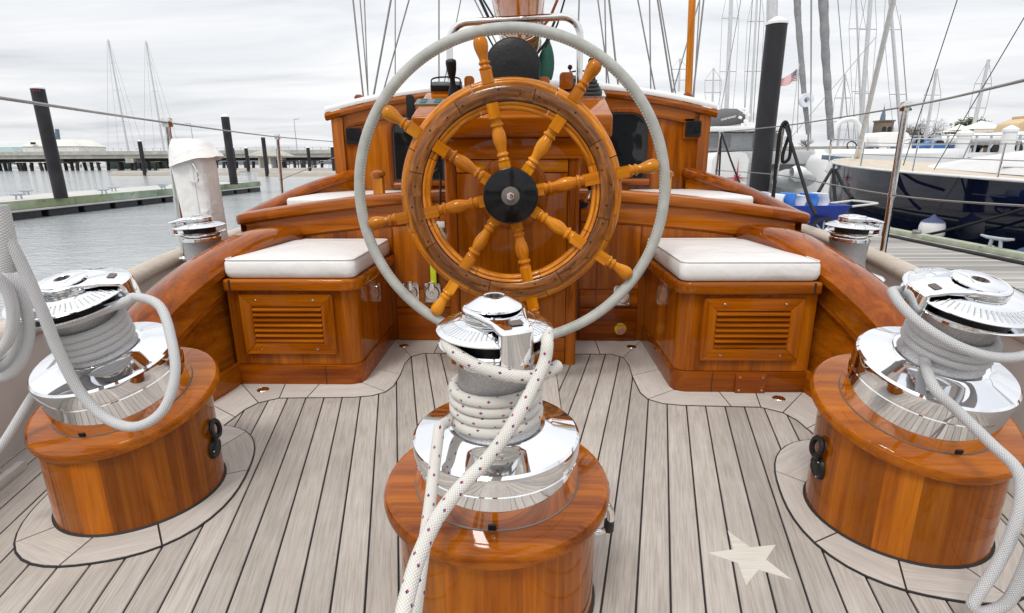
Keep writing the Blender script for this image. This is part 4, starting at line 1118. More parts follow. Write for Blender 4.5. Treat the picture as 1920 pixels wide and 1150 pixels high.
for k in range(8):
    if sp0 is None:
        sp0 = WB(m, 'spoke', G['x'], smooth=42); o = sp0; hd0 = WB(mh, 'handle', G['x'], sp0, smooth=42)
    else:
        o = copy_tree(sp0, wh)
    o.rotation_euler = (0, -R(A0+45*k), 0); o.location = (0, -0.012, 0)
WB(MB().lathe([(0.0, 0.066), (0.104, 0.066), (0.111, 0.062), (0.113, 0.054), (0.113, -0.02), (0.10, -0.03), (0.04, -0.035)], 64, WX), 'hub', BLACKG, smooth=30)
WB(MB().lathe([(0.0, 0.074), (0.030, 0.074), (0.036, 0.071), (0.038, 0.066)], 36, WX), 'washer', GASKET)
hexp = [(0.0165*math.cos(R(60*i+30)), 0.0165*math.sin(R(60*i+30))) for i in range(6)]
WB(MB().prism(hexp, 0.074, 0.086, WX), 'bolt_head', CHROME, bevel=0.002, smooth=0)
WB(MB().lathe([(0.045, -0.26), (0.045, -0.03)], 24, WX, close=False), 'shaft', BLACKP)

# ================================================================ forward cockpit between bulkhead and deckhouse
for s in (-1, 1):
    side = 'left' if s < 0 else 'right'
    fc = thing('forward_coaming', 'varnished coaming with sloping cap rail running forward on the %s' % side, 'coaming', (s*1.4, 3.4, 0), 'forward cockpit coamings')
    P = spline([(s*1.50, 2.98, 0.690), (s*1.44, 3.25, 0.755), (s*1.33, 3.55, 0.835), (s*1.17, 3.86, 0.905)], 8)
    m = MB().grid([[(p_.x-s*0.03, p_.y, p_.z-0.01), (p_.x-s*0.02, p_.y, 0.3)] for p_ in P]); m.grid([[(p_.x+s*0.04, p_.y, 0.0), (p_.x+s*0.03, p_.y, p_.z-0.01)] for p_ in P])
    m.build('coaming_side', V['y'], fc)
    prof = [(0.058*math.cos(R(a)), 0.036*math.sin(R(a))) for a in range(0, 360, 20)]
    MB().sweep(prof, P).build('cap_rail', D['y'], fc)
    MB().lathe([(0.0, -0.03), (0.03, -0.03), (0.042, 0), (0.03, 0.03), (0.0, 0.03)], 20, TR((s*1.15, 3.86, 0.90)) @ RX(90)).build('scroll_end', D['x'], fc)
    MB().box(min(s*0.72, s*1.40), max(s*0.72, s*1.40), 3.02, 3.85, 0.30, 0.70).build('bench', V['x'], fc)
    cu = MB(); cu.prism(roundrect(0.74, 1.30, 3.04, 3.84, 0.05, 4) if s > 0 else roundrect(-1.30, -0.74, 3.04, 3.84, 0.05, 4), 0.702, 0.80)
    tag(cu.build('bench_cushion', VINYL, bevel=0.02, seg=3), 'white cushion on the %s forward bench behind the bulkhead' % side, 'cushion', 'forward bench cushions')
    # post with cap
    px = 711 if s < 0 else 1247
    q = at(px, 357, Y=3.2)
    po = thing('rail_post', 'short varnished post with round cap behind the bulkhead, %s of the wheel' % side, 'post', (q.x, 3.2, 0.3), 'short posts')
    MB().box(q.x-0.028, q.x+0.028, 3.172, 3.228, 0.30, q.z+0.07).build('shaft', G['z'], po, bevel=0.004)
    MB().lathe([(0.0, 0.045), (0.026, 0.042), (0.040, 0.030), (0.042, 0.015), (0.030, 0.0)], 20, TR((q.x, 3.2, q.z+0.07))).build('cap', V['x'], po)
sole = MB().box(-1.45, 1.45, 3.02, 3.88, 0.0, 0.02).build('cockpit_sole', DECKM); tag(sole, kind='structure')
p = at(1130, 341, Y=3.72); q = at(1216, 341, Y=3.72)
tag(MB().tube([p, q], 0.020, 14).build('wooden_grab_rail', D['x'], smooth=50), 'dark varnished round grab rail below the right window', 'rail')
p = at(740, 348, Y=3.72); q = at(790, 348, Y=3.72)
tag(MB().tube([p, q], 0.020, 14).build('wooden_grab_rail', D['x'], smooth=50), 'dark varnished round grab rail below the left window', 'rail')

# ================================================================ deckhouse
DY = 3.90; DW = 1.285
def zr(x): return 1.468-0.150*(abs(x)/1.30)**2.2
dh = thing('deckhouse', 'varnished teak deckhouse with curved white roof behind the wheel', 'deckhouse', (0, 5.4, 0))
xs = [-DW+2*DW*i/24 for i in range(25)]
m = MB()
m.grid([[(x, DY+0.01, 0.0), (x, DY+0.01, zr(x)-0.04)] for x in xs])
m.build('front_wall', V['z'], dh)
for s in (-1, 1):
    MB().box(min(s*DW, s*(DW-0.03)), max(s*DW, s*(DW-0.03)), DY+0.012, 7.4, 0.0, zr(DW)-0.03).build('side_wall', V['y'], dh)
    MB().box(min(s*(DW+0.004), s*(DW-0.075)), max(s*(DW+0.004), s*(DW-0.075)), DY-0.012, DY+0.06, 0.0, zr(DW)-0.035).build('corner_post', V['z'], dh, bevel=0.006)
# eave rail that follows the crown, and roof
m = MB(); rows = []
pe = [(-0.004, -0.045), (-0.030, -0.038), (-0.042, -0.018), (-0.036, 0.0), (0.0, 0.006)]
xe = [-(DW+0.035)+2*(DW+0.035)*i/36 for i in range(37)]
m.grid([[(x, DY+a, zr(x)+b-0.004) for a, b in pe] for x in xe])
m.build('eave_rail', V['x'], dh)
for s in (-1, 1):
    MB().sweep([(-0.012, -0.045), (0.03, -0.040), (0.042, -0.018), (0.036, 0.0), (0.0, 0.006)] if s > 0 else [(0.012, -0.045), (-0.03, -0.040), (-0.042, -0.018), (-0.036, 0.0), (0.0, 0.006)], [(s*DW, DY-0.02, zr(DW)-0.004), (s*DW, 7.4, zr(DW)-0.004)]).build('eave_rail', V['y'], dh)
m = MB(); rows = []
for j, (yy, dz) in enumerate(((DY-0.026, 0.0), (DY-0.032, 0.018), (DY-0.020, 0.036), (DY+0.03, 0.046), (DY+1.2, 0.07), (7.4, 0.04))):
    rows.append([(x*(1.0 if j > 1 else 0.998), yy, zr(x)+dz+0.003) for x in xe])
m.grid(rows); m.build('roof', WHITEP, dh, smooth=60)
m = MB(); fz = [(x, zr(x)-0.115) for x in xs if abs(x) < DW-0.07]
m.grid([[(x, DY+0.002, z), (x, DY-0.006, z+0.002), (x, DY-0.006, zr(x)-0.048), (x, DY+0.002, zr(x)-0.046)] for x, z in fz]); m.build('frieze_board', V['x'], dh)
m = MB(); m.grid([[(x, DY+0.001, z-0.012), (x, DY-0.010, z-0.010), (x, DY-0.010, z), (x, DY, z+0.002)] for x, z in fz]); m.build('frieze_bead', D['x'], dh)
for s in (-1, 1):
    # arched window in a moulded frame
    x0, x1, z0, z1 = 0.52, 0.875, 0.86, 1.305
    def archp(d): 
        a_, b_ = x0-d, x1+d; r_ = 0.13+d
        return [(s*x, z) for x, z in [(a_, z0-d), (b_, z0-d)]+[(b_-r_+r_*math.cos(R(t)), z1+d-r_+r_*math.sin(R(t))) for t in range(0, 91, 15)]+[(a_+r_+r_*math.cos(R(t)), z1+d-r_+r_*math.sin(R(t))) for t in range(90, 181, 15)]]
    A, Bp = archp(0.0), archp(0.034); n = len(A)
    wf = MB(); 
    wf.add([(x, DY-0.016, z) for x, z in A]+[(x, DY-0.016, z) for x, z in Bp]+[(x, DY+0.006, z) for x, z in Bp]+[(x, DY+0.006, z) for x, z in A],
           [(i, (i+1) % n, n+(i+1) % n, n+i) for i in range(n)]+[(n+i, n+(i+1) % n, 2*n+(i+1) % n, 2*n+i) for i in range(n)]+[(3*n+i, 3*n+(i+1) % n, (i+1) % n, i) for i in range(n)])
    wo_ = wf.build('window', D['z'], dh, bevel=0.004)
    MB().add([(x, DY-0.004, z) for x, z in A], [tuple(range(n))]).build('pane', DGLASS, wo_, smooth=0)
    Ai = archp(-0.014); MB().add([(x, DY-0.007, z) for x, z in A]+[(x, DY-0.007, z) for x, z in Ai], [(i, (i+1) % n, n+(i+1) % n, n+i) for i in range(n)]).build('gasket', RUBBER, wo_, smooth=0)
    # small instrument display
    q = at(664 if s < 0 else 1299, 255 if s < 0 else 242, Y=DY)
    di = thing('instrument_display', 'square black instrument display on the %s of the deckhouse wall' % ('left' if s < 0 else 'right'), 'display', (q.x, DY, q.z), 'deckhouse wall displays')
    MB().prism(roundrect(-0.064, 0.064, -0.064, 0.064, 0.012, 3), 0.0, 0.008, TR((q.x, DY+0.002, q.z)) @ RX(90)).build('mounting_frame', D['x'], di)
    MB().prism(roundrect(-0.052, 0.052, -0.052, 0.052, 0.010, 3), 0.0, 0.020, TR((q.x, DY+0.002, q.z)) @ RX(90)).build('bezel', BLACKP, di, bevel=0.003)
    MB().prism(roundrect(-0.044, 0.044, -0.032, 0.046, 0.022, 4), 0.0, 0.0218, TR((q.x, DY+0.002, q.z)) @ RX(90)).build('screen', BLACKG, di)
    # fairlead on the roof corner
    q = at(673 if s < 0 else 1290, 186 if s < 0 else 166, Y=DY+0.25)
    tag(MB().lathe([(0.0, 0.035), (0.02, 0.032), (0.032, 0.018), (0.034, -0.06), (0.0, -0.06)], 16, TR((q.x, DY+0.25, zr(q.x)+0.075))).build('roof_bollard', D['z']), 'small wooden bollard on the %s corner of the deckhouse roof' % ('left' if s < 0 else 'right'), 'bollard', 'deckhouse roof bollards')
# tall post left of the console (black handhold) and vent on roof
p = at(770, 197, Y=3.05)
tag(MB().prism(roundrect(-0.022, 0.022, -0.07, 0.05, 0.016, 4), -0.015, 0.015, TR(p) @ RX(90)).build('black_handhold', BLACKP, bevel=0.004), 'black rounded handhold at the left end of the instrument top', 'handle')
p = at(1240, 160, Y=4.6)
tag(MB().lathe([(0.07, -0.04), (0.07, 0.0), (0.05, 0.03), (0.0, 0.04)], 24, TR((p.x, 4.6, zr(p.x)+0.10))).build('roof_vent', WHITEP), 'low white round vent on the deckhouse roof', 'vent')

# ================================================================ boom, spars and rigging of the yacht
def hp(px, py, z): return at(px, py, Z=z)
b0 = at(972, 0, Y=6.3); ZB = b0.z
bo = thing('boom', 'varnished wooden boom overhead with sail lashings, above the deckhouse', 'boom', (0, 9, ZB))
pts = [(b0.x+0.0, 2.6, ZB+0.02), (b0.x, 6.5, ZB), (b0.x-0.01, 9.0, ZB), (b0.x-0.02, 13.0, ZB)]
m = MB(); ov = [(0.275*math.cos(R(a)), 0.25*math.sin(R(a))) for a in range(0, 360, 10)]
m.sweep(ov, spline(pts, 10)); m.build('spar', V['y'], bo)
for y in (7.0, 8.4):
    MB().tube([(b0.x+0.284*math.cos(R(a)), y, ZB+0.259*math.sin(R(a))) for a in range(0, 360, 12)], 0.012, 8, closed=True).build('band', STEEL, bo)
sl = thing('sail_cover', 'green canvas sail cover hanging to the right of the boom', 'sail cover', at(1020, 120, Y=9.0))
q = at(1020, 90, Y=8.6)
rows = []
for t in range(9):
    f = t/8; z = q.z+0.10-0.78*f; wd = 0.015+0.115*math.sin(math.pi*min(1, f*1.02))**0.8
    rows.append([(q.x+0.06-0.08*f+wd*math.cos(R(a)), 8.6+0.10*math.sin(R(a)), z) for a in range(0, 361, 30)])
MB().grid(rows).build('cover', GREENC, sl, smooth=70)
mst = MB().lathe([(0.22, 0.0), (0.22, 16.0), (0.16, 26.0), (0.05, 26.1)], 24, TR((b0.x-0.02, 13.2, 0)))
tag(mst.build('mainmast', V['z'], smooth=50), 'varnished main mast hidden behind the boom end', 'mast')
def wire(name, label, pts, r, mat=WIRE, cat='wire', group='rigging wires of the yacht', n=6):
    return tag(MB().tube(pts, r, n).build(name, mat, smooth=70), label, cat, group)
ORD = ['leftmost', 'second', 'third', 'fourth', 'fifth', 'sixth', 'seventh', 'eighth', 'ninth', 'tenth', 'eleventh', 'twelfth']
# shrouds and stays: straight from the rail up to the rig
sh = [(662, 0, 681, 180, 9), (675, 0, 690, 178, 9.3), (683, -5, 690, 176, 9.6), (733, 0, 703, 165, 8), (741, 0, 741, 120, 10), (767, 0, 722, 160, 8), (823, 0, 823, 90, 11), (864, 0, 846, 90, 11), (890, 0, 910, 40, 8.5),
      (1086, 0, 1084, 60, 11), (1121, 0, 1141, 150, 9), (1134, -5, 1137, 150, 9.2), (1142, 0, 1158, 150, 9.4), (1196, 0, 1226, 158, 9), (1218, 0, 1220, 152, 9.6), (1233, 0, 1258, 160, 9.8), (1237, 0, 1264, 160, 10), (1303, 30, 1264, 165, 10.2), (1320, -5, 1301, 165, 10.4), (1312, 0, 1302, 165, 10.6)]
for i, (x0, y0, x1, y1, Yd) in enumerate(sh):
    a_ = at(x0, y0, Y=Yd); b_ = at(x1, y1, Y=Yd); d_ = (a_-b_).normalized()
    zb = 0.6
    b2 = b_+d_*((zb-b_.z)/d_.z); a2 = a_+d_*6
    side = 'left' if x0 < 900 else 'right'
    wire('shroud', '%s rigging wire from the left among those rising %s of the boom' % (ORD[i if x0 < 900 else i-9], side), [b2, a2], 0.011 if i % 3 else 0.015)
a_ = at(1298, 0, Y=7.6); b_ = at(1291, 165, Y=7.6); d_ = (a_-b_).normalized()
tag(MB().tube([b_-d_*1.2, a_+d_*4], 0.045, 12).build('wooden_spar', G['z'], smooth=50), 'slim varnished spar standing upright at the right of the deckhouse', 'spar')
# lashings round the boom
for i, (x0, y0, x1, y1, Yd) in enumerate(((898, -5, 925, 62, 7.2), (906, 0, 945, 70, 7.4), (1045, 0, 1008, 62, 7.2), (1060, -5, 1022, 90, 7.6), (1040, 40, 1000, 110, 7.8), (910, 60, 935, 112, 8.0))):
    wire('lashing', ['outer dark lashing at the left of the boom', 'inner dark lashing at the left of the boom', 'brown lashing line at the right of the boom', 'outer dark lashing reaching to the green cover', 'short dark lashing beside the green cover', 'low dark lashing left of the compass hood'][i], [at(x0, y0, Y=Yd), at((x0+x1)/2+4, (y0+y1)/2+4, Y=Yd), at(x1, y1, Y=Yd)], 0.012 if i % 2 else 0.018, ROPE_K if i != 2 else D['y'], 'line', 'lashing lines at the boom')

# ================================================================ stanchions and lifelines
def stanchion(bx_, by_, bz_, tx_, ty_, tz_, label, r=0.0175):
    o = thing('stanchion', label, 'stanchion', (bx_, by_, bz_), 'lifeline stanchions')
    a = Vector((bx_, by_, bz_)); b = Vector((tx_, ty_, tz_))
    MB().tube([a, b], r, 14).build('post', STEEL, o)
    MB().lathe([(0.045, 0.0), (0.045, 0.012), (r+0.006, 0.022), (r+0.006, 0.05)], 20, TR(a)).build('foot', STEEL, o)
    MB().cbox((0, 0, 0), (0.05, 0.05, 0.055), TR(b)).build('head', STEEL, o, bevel=0.012)
    MB().lathe([(r+0.004, -0.012), (r+0.004, 0.012)], 14, TR(a.lerp(b, 0.45))).build('collar', STEEL, o)
    return b
SL = []
def st_from(px0, py0, px1, py1, Yd, label):
    a = at(px0, py0, Y=Yd); b = at(px1, py1, Y=Yd)
    if Yd > 4: a = b+(a-b)*((b.z-0.46)/(b.z-a.z))
    SL.append((stanchion(a.x, a.y, a.z, b.x, b.y, b.z, label), a)); return b
tl = [st_from(347, 487, 313, 230, 3.35, 'stainless lifeline stanchion behind the white canvas cover'), st_from(530, 378, 520, 257, 5.9, 'slim stainless stanchion left of the deckhouse against the water')]
tr = [st_from(1652, 492, 1699, 200, 3.35, 'tall stainless stanchion beside the right winch base'), st_from(1452, 348, 1470, 236, 5.6, 'stainless stanchion hung with black rope by the blue carts'), st_from(1342, 335, 1352, 248, 7.4, 'far stainless stanchion close to the right deckhouse corner')]
def lifeline(pts, label, r=0.0055):
    tag(MB().tube(spline([Vector(p_) for p_ in pts], 6), r, 8).build('lifeline', WIRE, smooth=70), label, 'lifeline')
lifeline([at(-80, 172, Y=1.5), tl[0], tl[1], at(640, 267, Y=8.6)], 'upper lifeline wire running forward on the left side')
lifeline([at(2010, 130, Y=1.5), tr[0], tr[1], tr[2]], 'upper lifeline wire running forward on the right side')
mids = [Vector((b.x, b.y, a.z+(b.z-a.z)*0.45)) for b, a in SL]
lifeline([at(2050, 395, Y=1.9), mids[2], mids[3], mids[4]], 'lower lifeline wire on the right side', 0.0045)
lifeline([mids[1], at(660, 282, Y=8.6)], 'short lower lifeline wire left of the deckhouse', 0.0045)

# black dock lines hanging on the right stanchions
t2_ = tr[1]; t3_ = tr[2]
wire('black_line', 'black mooring line hung in a loop on the middle right stanchion', spline([at(1450, 372, Y=5.55), at(1456, 300, Y=5.55), at(1463, 245, Y=5.55), t2_+Vector((0, -0.04, 0.03)), at(1482, 262, Y=5.52), at(1480, 296, Y=5.5), at(1468, 304, Y=5.5), at(1469, 285, Y=5.5), at(1480, 250, Y=5.5), at(1474, 234, Y=5.52)], 6), 0.016, ROPE_K, 'rope', None, 8)
wire('black_line', 'black mooring line slanting down from the middle right stanchion', [at(1474, 238, Y=5.5), at(1490, 290, Y=5.2), at(1516, 375, Y=4.6), at(1530, 405, Y=4.3)], 0.015, ROPE_K, 'rope', None, 8)
wire('black_line', 'thin black line from the far right stanchion head', [t3_, at(1370, 300, Y=7.0), at(1390, 352, Y=6.6)], 0.012, ROPE_K, 'rope', None, 8)
wire('black_line', 'short black line hanging straight down the far right stanchion', [t3_, at(1350, 300, Y=7.35), at(1348, 335, Y=7.35)], 0.012, ROPE_K, 'rope', None, 8)

# white canvas cover on the left
q = at(366, 340, Y=3.2)
cv = thing('canvas_cover', 'white canvas cover standing by the left stanchion', 'cover', (q.x, 3.2, 0.40))
zt = at(366, 265, Y=3.2).z; hw = 0.098
rows = []
for f, wx, wy in ((0.0, 1.0, 1.0), (0.15, 0.98, 1.0), (0.35, 1.0, 1.03), (0.6, 0.99, 1.0), (0.8, 1.02, 1.02), (0.92, 1.0, 1.0), (0.97, 0.93, 0.93), (1.0, 0.80, 0.78)):
    z = 0.40+(zt-0.40)*f; pl = roundrect(-hw*wx, hw*wx, -0.085*wy, 0.085*wy, 0.04, 5)
    rows.append([(q.x+0.035*(1-f)*1.0+x*(0.92+0.08*f)+0.005*math.sin(i*1.3+f*9), 3.2+y+0.005*math.sin(i*2.1+f*7), z) for i, (x, y) in enumerate(pl)])
m = MB(); m.grid([r_+[r_[0]] for r_ in rows]); m.add(rows[-1], [tuple(range(len(rows[-1])))]); m.build('body', CANVAS, cv, smooth=70)
# flared hood flap
rows = []
for f, g_ in ((0.0, 0.80), (0.2, 0.98), (0.6, 1.16), (1.0, 1.36)):
    z = zt+0.012-0.13*f; pl = roundrect(-hw*g_, hw*g_, -0.09*g_, 0.09*g_, 0.065*g_, 5)
    rows.append([(q.x+x+0.030*f, 3.2+y, z+0.005*math.sin(i*1.1)*f+0.22*(x+0.02)*f) for i, (x, y) in enumerate(pl)])
m = MB(); m.grid([r_+[r_[0]] for r_ in rows]); m.add(rows[0], [tuple(range(len(rows[0])))]); m.build('hood_flap', CANVAS, cv, smooth=70)
MB().box(q.x+0.030, q.x+0.052, 3.2-0.093, 3.2-0.084, 0.42, zt-0.13).build('zip_strip', WHITEP, cv)
MB().tube(spline([(q.x+0.06, 3.2-0.10, zt-0.12), (q.x+0.085, 3.2-0.11, zt-0.16), (q.x+0.08, 3.2-0.11, zt-0.22), (q.x+0.03, 3.2-0.105, zt-0.215)], 5), 0.005, 8).build('steel_hook', STEEL, cv)
# stainless track end lying on the deck at the left edge
q = at(20, 900, Z=0.02)
tk = thing('sheet_track', 'stainless track end lying on the deck at the left edge', 'track', (q.x, q.y, 0.006))
M = TR(at(44, 879, Z=0.006)) @ RZ(math.degrees(math.atan2(at(48, 876, Z=0.0).y-at(0, 914, Z=0.0).y, at(48, 876, Z=0.0).x-at(0, 914, Z=0.0).x)))
BRSH = plain('brushed_steel', (0.78, 0.78, 0.77), 0.35, 0.5)
MB().box(-0.50, 0.0, -0.014, 0.012, 0.0, 0.030, M).build('rail', BRSH, tk, bevel=0.003)
MB().box(-0.50, -0.02, 0.013, 0.075, 0.0, 0.006, M).build('base_plate', STEEL, tk, bevel=0.001)
# ================================================================ water
ZW = -1.4; ZD = -0.72
wt = NT('harbour_water')
c1 = wt.coord((0.55, 1.1, 1)); n1 = wt.noise(c1, 2.2, 4, 0.6, 0.8); n2 = wt.noise(c1, 8.0, 3, 0.65, 0.6); n3 = wt.noise(c1, 0.25, 3, 0.5)
hsum = wt.math('ADD', wt.math('MULTIPLY', n1, 1.0), wt.math('ADD', wt.math('MULTIPLY', n2, 0.55), wt.math('MULTIPLY', n3, 1.2)))
wt.set(base=wt.ramp(n3, (0.35, (0.38, 0.405, 0.415)), (0.65, (0.47, 0.495, 0.505))), rough=0.10, ior=1.33, spec=0.5)
wt.bump(hsum, 0.7, 0.09)
water = MB().add([(-3000, -200, ZW), (3000, -200, ZW), (3000, 5000, ZW), (-3000, 5000, ZW)], [(0, 1, 2, 3)]).build('water', wt.m, smooth=0)
tag(water, kind='structure')

# ---------------------------------------------------------------- materials for the harbour
PILEM = plain('black_pile_sleeve', (0.022, 0.021, 0.024), 0.45, var=0.2, nscale=1.2, spec=0.3)
CONC = plain('bridge_concrete', (0.40, 0.385, 0.345), 0.8, var=0.10, nscale=0.6)
DKW = plain('dark_pier_timber', (0.035, 0.028, 0.024), 0.8, var=0.2, nscale=1.0)
def dockgreen():
    s = NT('algae_fascia'); c = s.coord()
    f = s.noise(c, 0.8, 6, 0.65); g = s.noise(c, 0.12, 2)
    col = s.ramp(f, (0.3, (0.10, 0.15, 0.10)), (0.5, (0.25, 0.33, 0.24)), (0.7, (0.42, 0.46, 0.38)))
    col = s.mix(s.ramp(g, (0.45, 0.0), (0.62, 0.45)), col, (0.26, 0.27, 0.09))
    col = s.mix(s.ramp(s.noise(c, 2.2, 3), (0.62, 0.0), (0.72, 0.6)), col, (0.13, 0.07, 0.04))
    s.set(base=col, rough=0.8); return s.m
FASC = dockgreen()
DOCKTOP = plain('grey_dock_top', (0.52, 0.51, 0.49), 0.8, var=0.08, nscale=0.7)
FLOATM = plain('black_float', (0.022, 0.023, 0.028), 0.5, var=0.2)
NAVY = NT('navy_gelcoat'); NAVY.set(base=(0.003, 0.005, 0.018), rough=0.03, spec=0.45); NAVY.bump(NAVY.noise(NAVY.coord((0.5, 0.5, 0.5)), 1.0, 2), 0.05, 0.03); NAVY = NAVY.m
GELW = plain('white_gelcoat', (0.78, 0.78, 0.78), 0.25, var=0.03, nscale=0.8, coat=0.4)
GELG = plain('light_grey_gelcoat', (0.42, 0.43, 0.44), 0.4, var=0.05)
TEAKP = plain('pale_teak_deck', (0.56, 0.48, 0.38), 0.7, var=0.08, nscale=4)
GREYSL = NT('grey_sail_sleeve'); _c = GREYSL.coord(); GREYSL.set(base=GREYSL.ramp(GREYSL.noise(_c, 2.0, 4), (0.3, (0.20, 0.20, 0.21)), (0.7, (0.31, 0.31, 0.32))), rough=0.8); GREYSL.bump(GREYSL.noise(GREYSL.coord((3, 3, 9)), 1.5, 4), 0.8, 0.05); GREYSL = GREYSL.m
BAGM = plain('charcoal_sail_bag', (0.13, 0.13, 0.135), 0.8, bump=0.5, bscale=3)
REDM = plain('red_marking', (0.42, 0.02, 0.03), 0.5)
BLUEP = plain('blue_cart_plastic', (0.010, 0.035, 0.27), 0.4)
BLUEL = plain('light_blue_towel', (0.05, 0.22, 0.70), 0.8)
WTOW = plain('white_towel', (0.72, 0.74, 0.80), 0.8)
CREAM = plain('cream_building', (0.66, 0.65, 0.60), 0.8, var=0.03, nscale=0.1)
STONE = plain('brown_church_stone', (0.20, 0.155, 0.115), 0.85, var=0.15, nscale=0.5)
TENTM = plain('cream_tent', (0.80, 0.76, 0.66), 0.7, var=0.03)
TANP = plain('tan_truck_paint', (0.60, 0.44, 0.25), 0.5)
BLUEC = plain('blue_car_paint', (0.02, 0.14, 0.42), 0.25, coat=0.5)
DBLUE = plain('dark_blue_car_paint', (0.03, 0.045, 0.09), 0.25, coat=0.5)
SILV = plain('grey_blue_car_paint', (0.10, 0.15, 0.21), 0.25, coat=0.5)
MASTM = plain('pale_aluminium_mast', (0.58, 0.585, 0.59), 0.4, 0.15)
BARK = plain('bare_twig_bark', (0.11, 0.085, 0.075), 0.9)
LEAF = plain('evergreen_leaf', (0.035, 0.060, 0.022), 0.8, var=0.3, nscale=2)
ASPH = plain('quay_surface', (0.16, 0.155, 0.15), 0.85, var=0.1, nscale=0.5)

def cleat(p, L_, label, mat, rz=90.0, group='dock cleats'):
    o = thing('cleat', label, 'cleat', p, group)
    M = TR(p) @ RZ(rz)
    h = L_*0.28
    MB().tube([M @ Vector((-L_/2, 0, h*1.12)), M @ Vector((-L_*0.3, 0, h)), M @ Vector((0, 0, h*0.97)), M @ Vector((L_*0.3, 0, h)), M @ Vector((L_/2, 0, h*1.12))], [L_*0.035, L_*0.05, L_*0.055, L_*0.05, L_*0.035], 8).build('horn_bar', mat, o)
    for a in (-1, 1): MB().tube([M @ Vector((a*L_*0.17, 0, 0)), M @ Vector((a*L_*0.13, 0, h))], L_*0.05, 8).build('leg', mat, o)
def piling(base, top, r, label, reflector=False, group='black mooring piles', cap=True):
    o = thing('mooring_pile', label, 'pile', base, group)
    MB().lathe([(r, 0.0), (r, top.z-base.z)], 28, TR(base), close=False).build('sleeve', PILEM, o)
    if cap: MB().lathe([(r*1.06, -0.10*r), (r*1.06, 0.12*r), (0.30*r, 0.62*r), (0.0, 0.70*r)], 28, TR((base.x, base.y, top.z))).build('cone_cap', WHITEP, o)
    if reflector:
        for k in (-1, 0, 1):
            a = R(-60+22*k)
            MB().cbox((0, 0, 0), (0.18*r, 0.04*r, 0.20*r), TR((base.x+r*1.02*math.cos(a), base.y+r*1.02*math.sin(a), top.z-0.42*r)) @ RZ(math.degrees(a)+90)).build('red_reflector', REDM, o)

# ================================================================ left: floating dock
ZDQ = ZD; ZD = -0.62
XD0, XD1 = -26.2, -22.0
dk = thing('floating_dock', 'long floating dock with algae-green side across the left water', 'dock', (-24, 30, ZW))
MB().box(XD0, XD1, 8, 45.2, ZD-0.12, ZD).build('dock_surface', DOCKTOP, dk)
y = 8.0
while y < 45:
    y1 = min(y+6.1, 45.18)
    MB().box(XD1+0.002, XD1+0.10, y, y1-0.03, ZD-0.34, ZD+0.03).build('fascia_board', FASC, dk)
    y = y1
MB().box(XD0, XD1+0.10, 45.205, 45.30, ZD-0.34, ZD+0.03).build('fascia_board', FASC, dk)
MB().tube([(XD1+0.13, 8, ZD-0.40), (XD1+0.13, 45, ZD-0.40)], 0.05, 8).build('rub_pipe', DOCKTOP, dk)
y = 8.0
while y < 44.5:
    MB().box(XD0+0.1, XD1-0.02, y, y+1.75, ZW-0.3, ZD-0.36).build('float', FLOATM, dk, bevel=0.05, seg=1)
    y += 2.1
for i, (px, py) in enumerate(((36, 374), (50, 366), (214, 359), (212, 364), (304, 352), (316, 355), (436, 344))):
    q = at(px, py, Z=ZD)
    cleat((min(max(q.x, XD0+0.3), XD1-0.25), q.y, ZD), 0.75, ['grey cleat at the near left end of the floating dock', 'grey cleat close to the big leaning pile on the dock', 'far one of two cleats in the middle of the floating dock', 'near one of two cleats in the middle of the floating dock', 'far cleat left of the white canvas cover', 'near cleat left of the white canvas cover', 'grey cleat at the far end of the dock'][i], GALV, 80)
b = at(115, 372, Z=ZD); piling(b, at(68, 166, Y=b.y), 0.27, 'big black pile with white cone cap and red marks, far left', True)
b = at(439, 346, Z=ZD); piling(b, at(426, 219, Y=b.y), 0.27, 'black pile with white cap right of the canvas cover')
ZD = ZDQ
# farther docks with piles
def far_dock(px0, px1, py, wid, label):
    a_ = at(px0, py, Z=ZW+0.35); b_ = at(px1, py, Z=ZW+0.35)
    o = thing('finger_dock', label, 'dock', ((a_.x+b_.x)/2, a_.y, ZW), 'distant finger docks')
    MB().box(a_.x, b_.x, a_.y, a_.y+wid, ZW+0.35, ZW+0.75).build('dock_surface', DOCKTOP, o)
    MB().box(a_.x-0.1, b_.x+0.1, a_.y-0.15, a_.y-0.01, ZW+0.02, ZW+0.45).build('fascia_board', CAPM, o)
    return a_.y
yd1 = far_dock(208, 420, 326, 3, 'distant pale finger dock left of the canvas cover')
yd2 = far_dock(484, 660, 327, 3, 'distant pale finger dock running in behind the deckhouse')
yd3 = far_dock(300, 640, 320, 4, 'farthest pale dock with white power posts, under the bridge')
for i, (px, pt, pb_, w_, d_, refl) in enumerate(((272, 265, 322, 7, yd1, 1), (501, 258, 322, 7, yd2, 1), (442, 278, 320, 6, yd3, 0), (467, 278, 320, 6, yd3, 0), (526, 278, 320, 6, yd3, 0), (582, 277, 319, 6, yd3, 0), (627, 276, 318, 6, yd3, 0))):
    b = at(px, 325, Y=d_); b.z = ZW; t = at(px, pt, Y=d_)
    piling(b, t, w_/2/FPX*d_*1.02, ['distant pile with red bands left of the canvas cover', 'distant pile with red bands beside the slim stanchion', 'short distant pile just right of the capped pile', 'distant pile left of the gazebo roof', 'distant pile behind the slim stanchion', 'distant pile second from the deckhouse wall', 'distant pile nearest the deckhouse wall'][i], False, 'distant piles', cap=(i not in (1,)))
    if refl:
        rr_ = bpy.data.objects[-1] if False else None
gz = at(492, 318, Y=yd3)
g_ = thing('gazebo', 'dock gazebo with grey hipped roof below the bridge', 'gazebo', (gz.x, yd3+3, ZW+0.7))
u = yd3/FPX
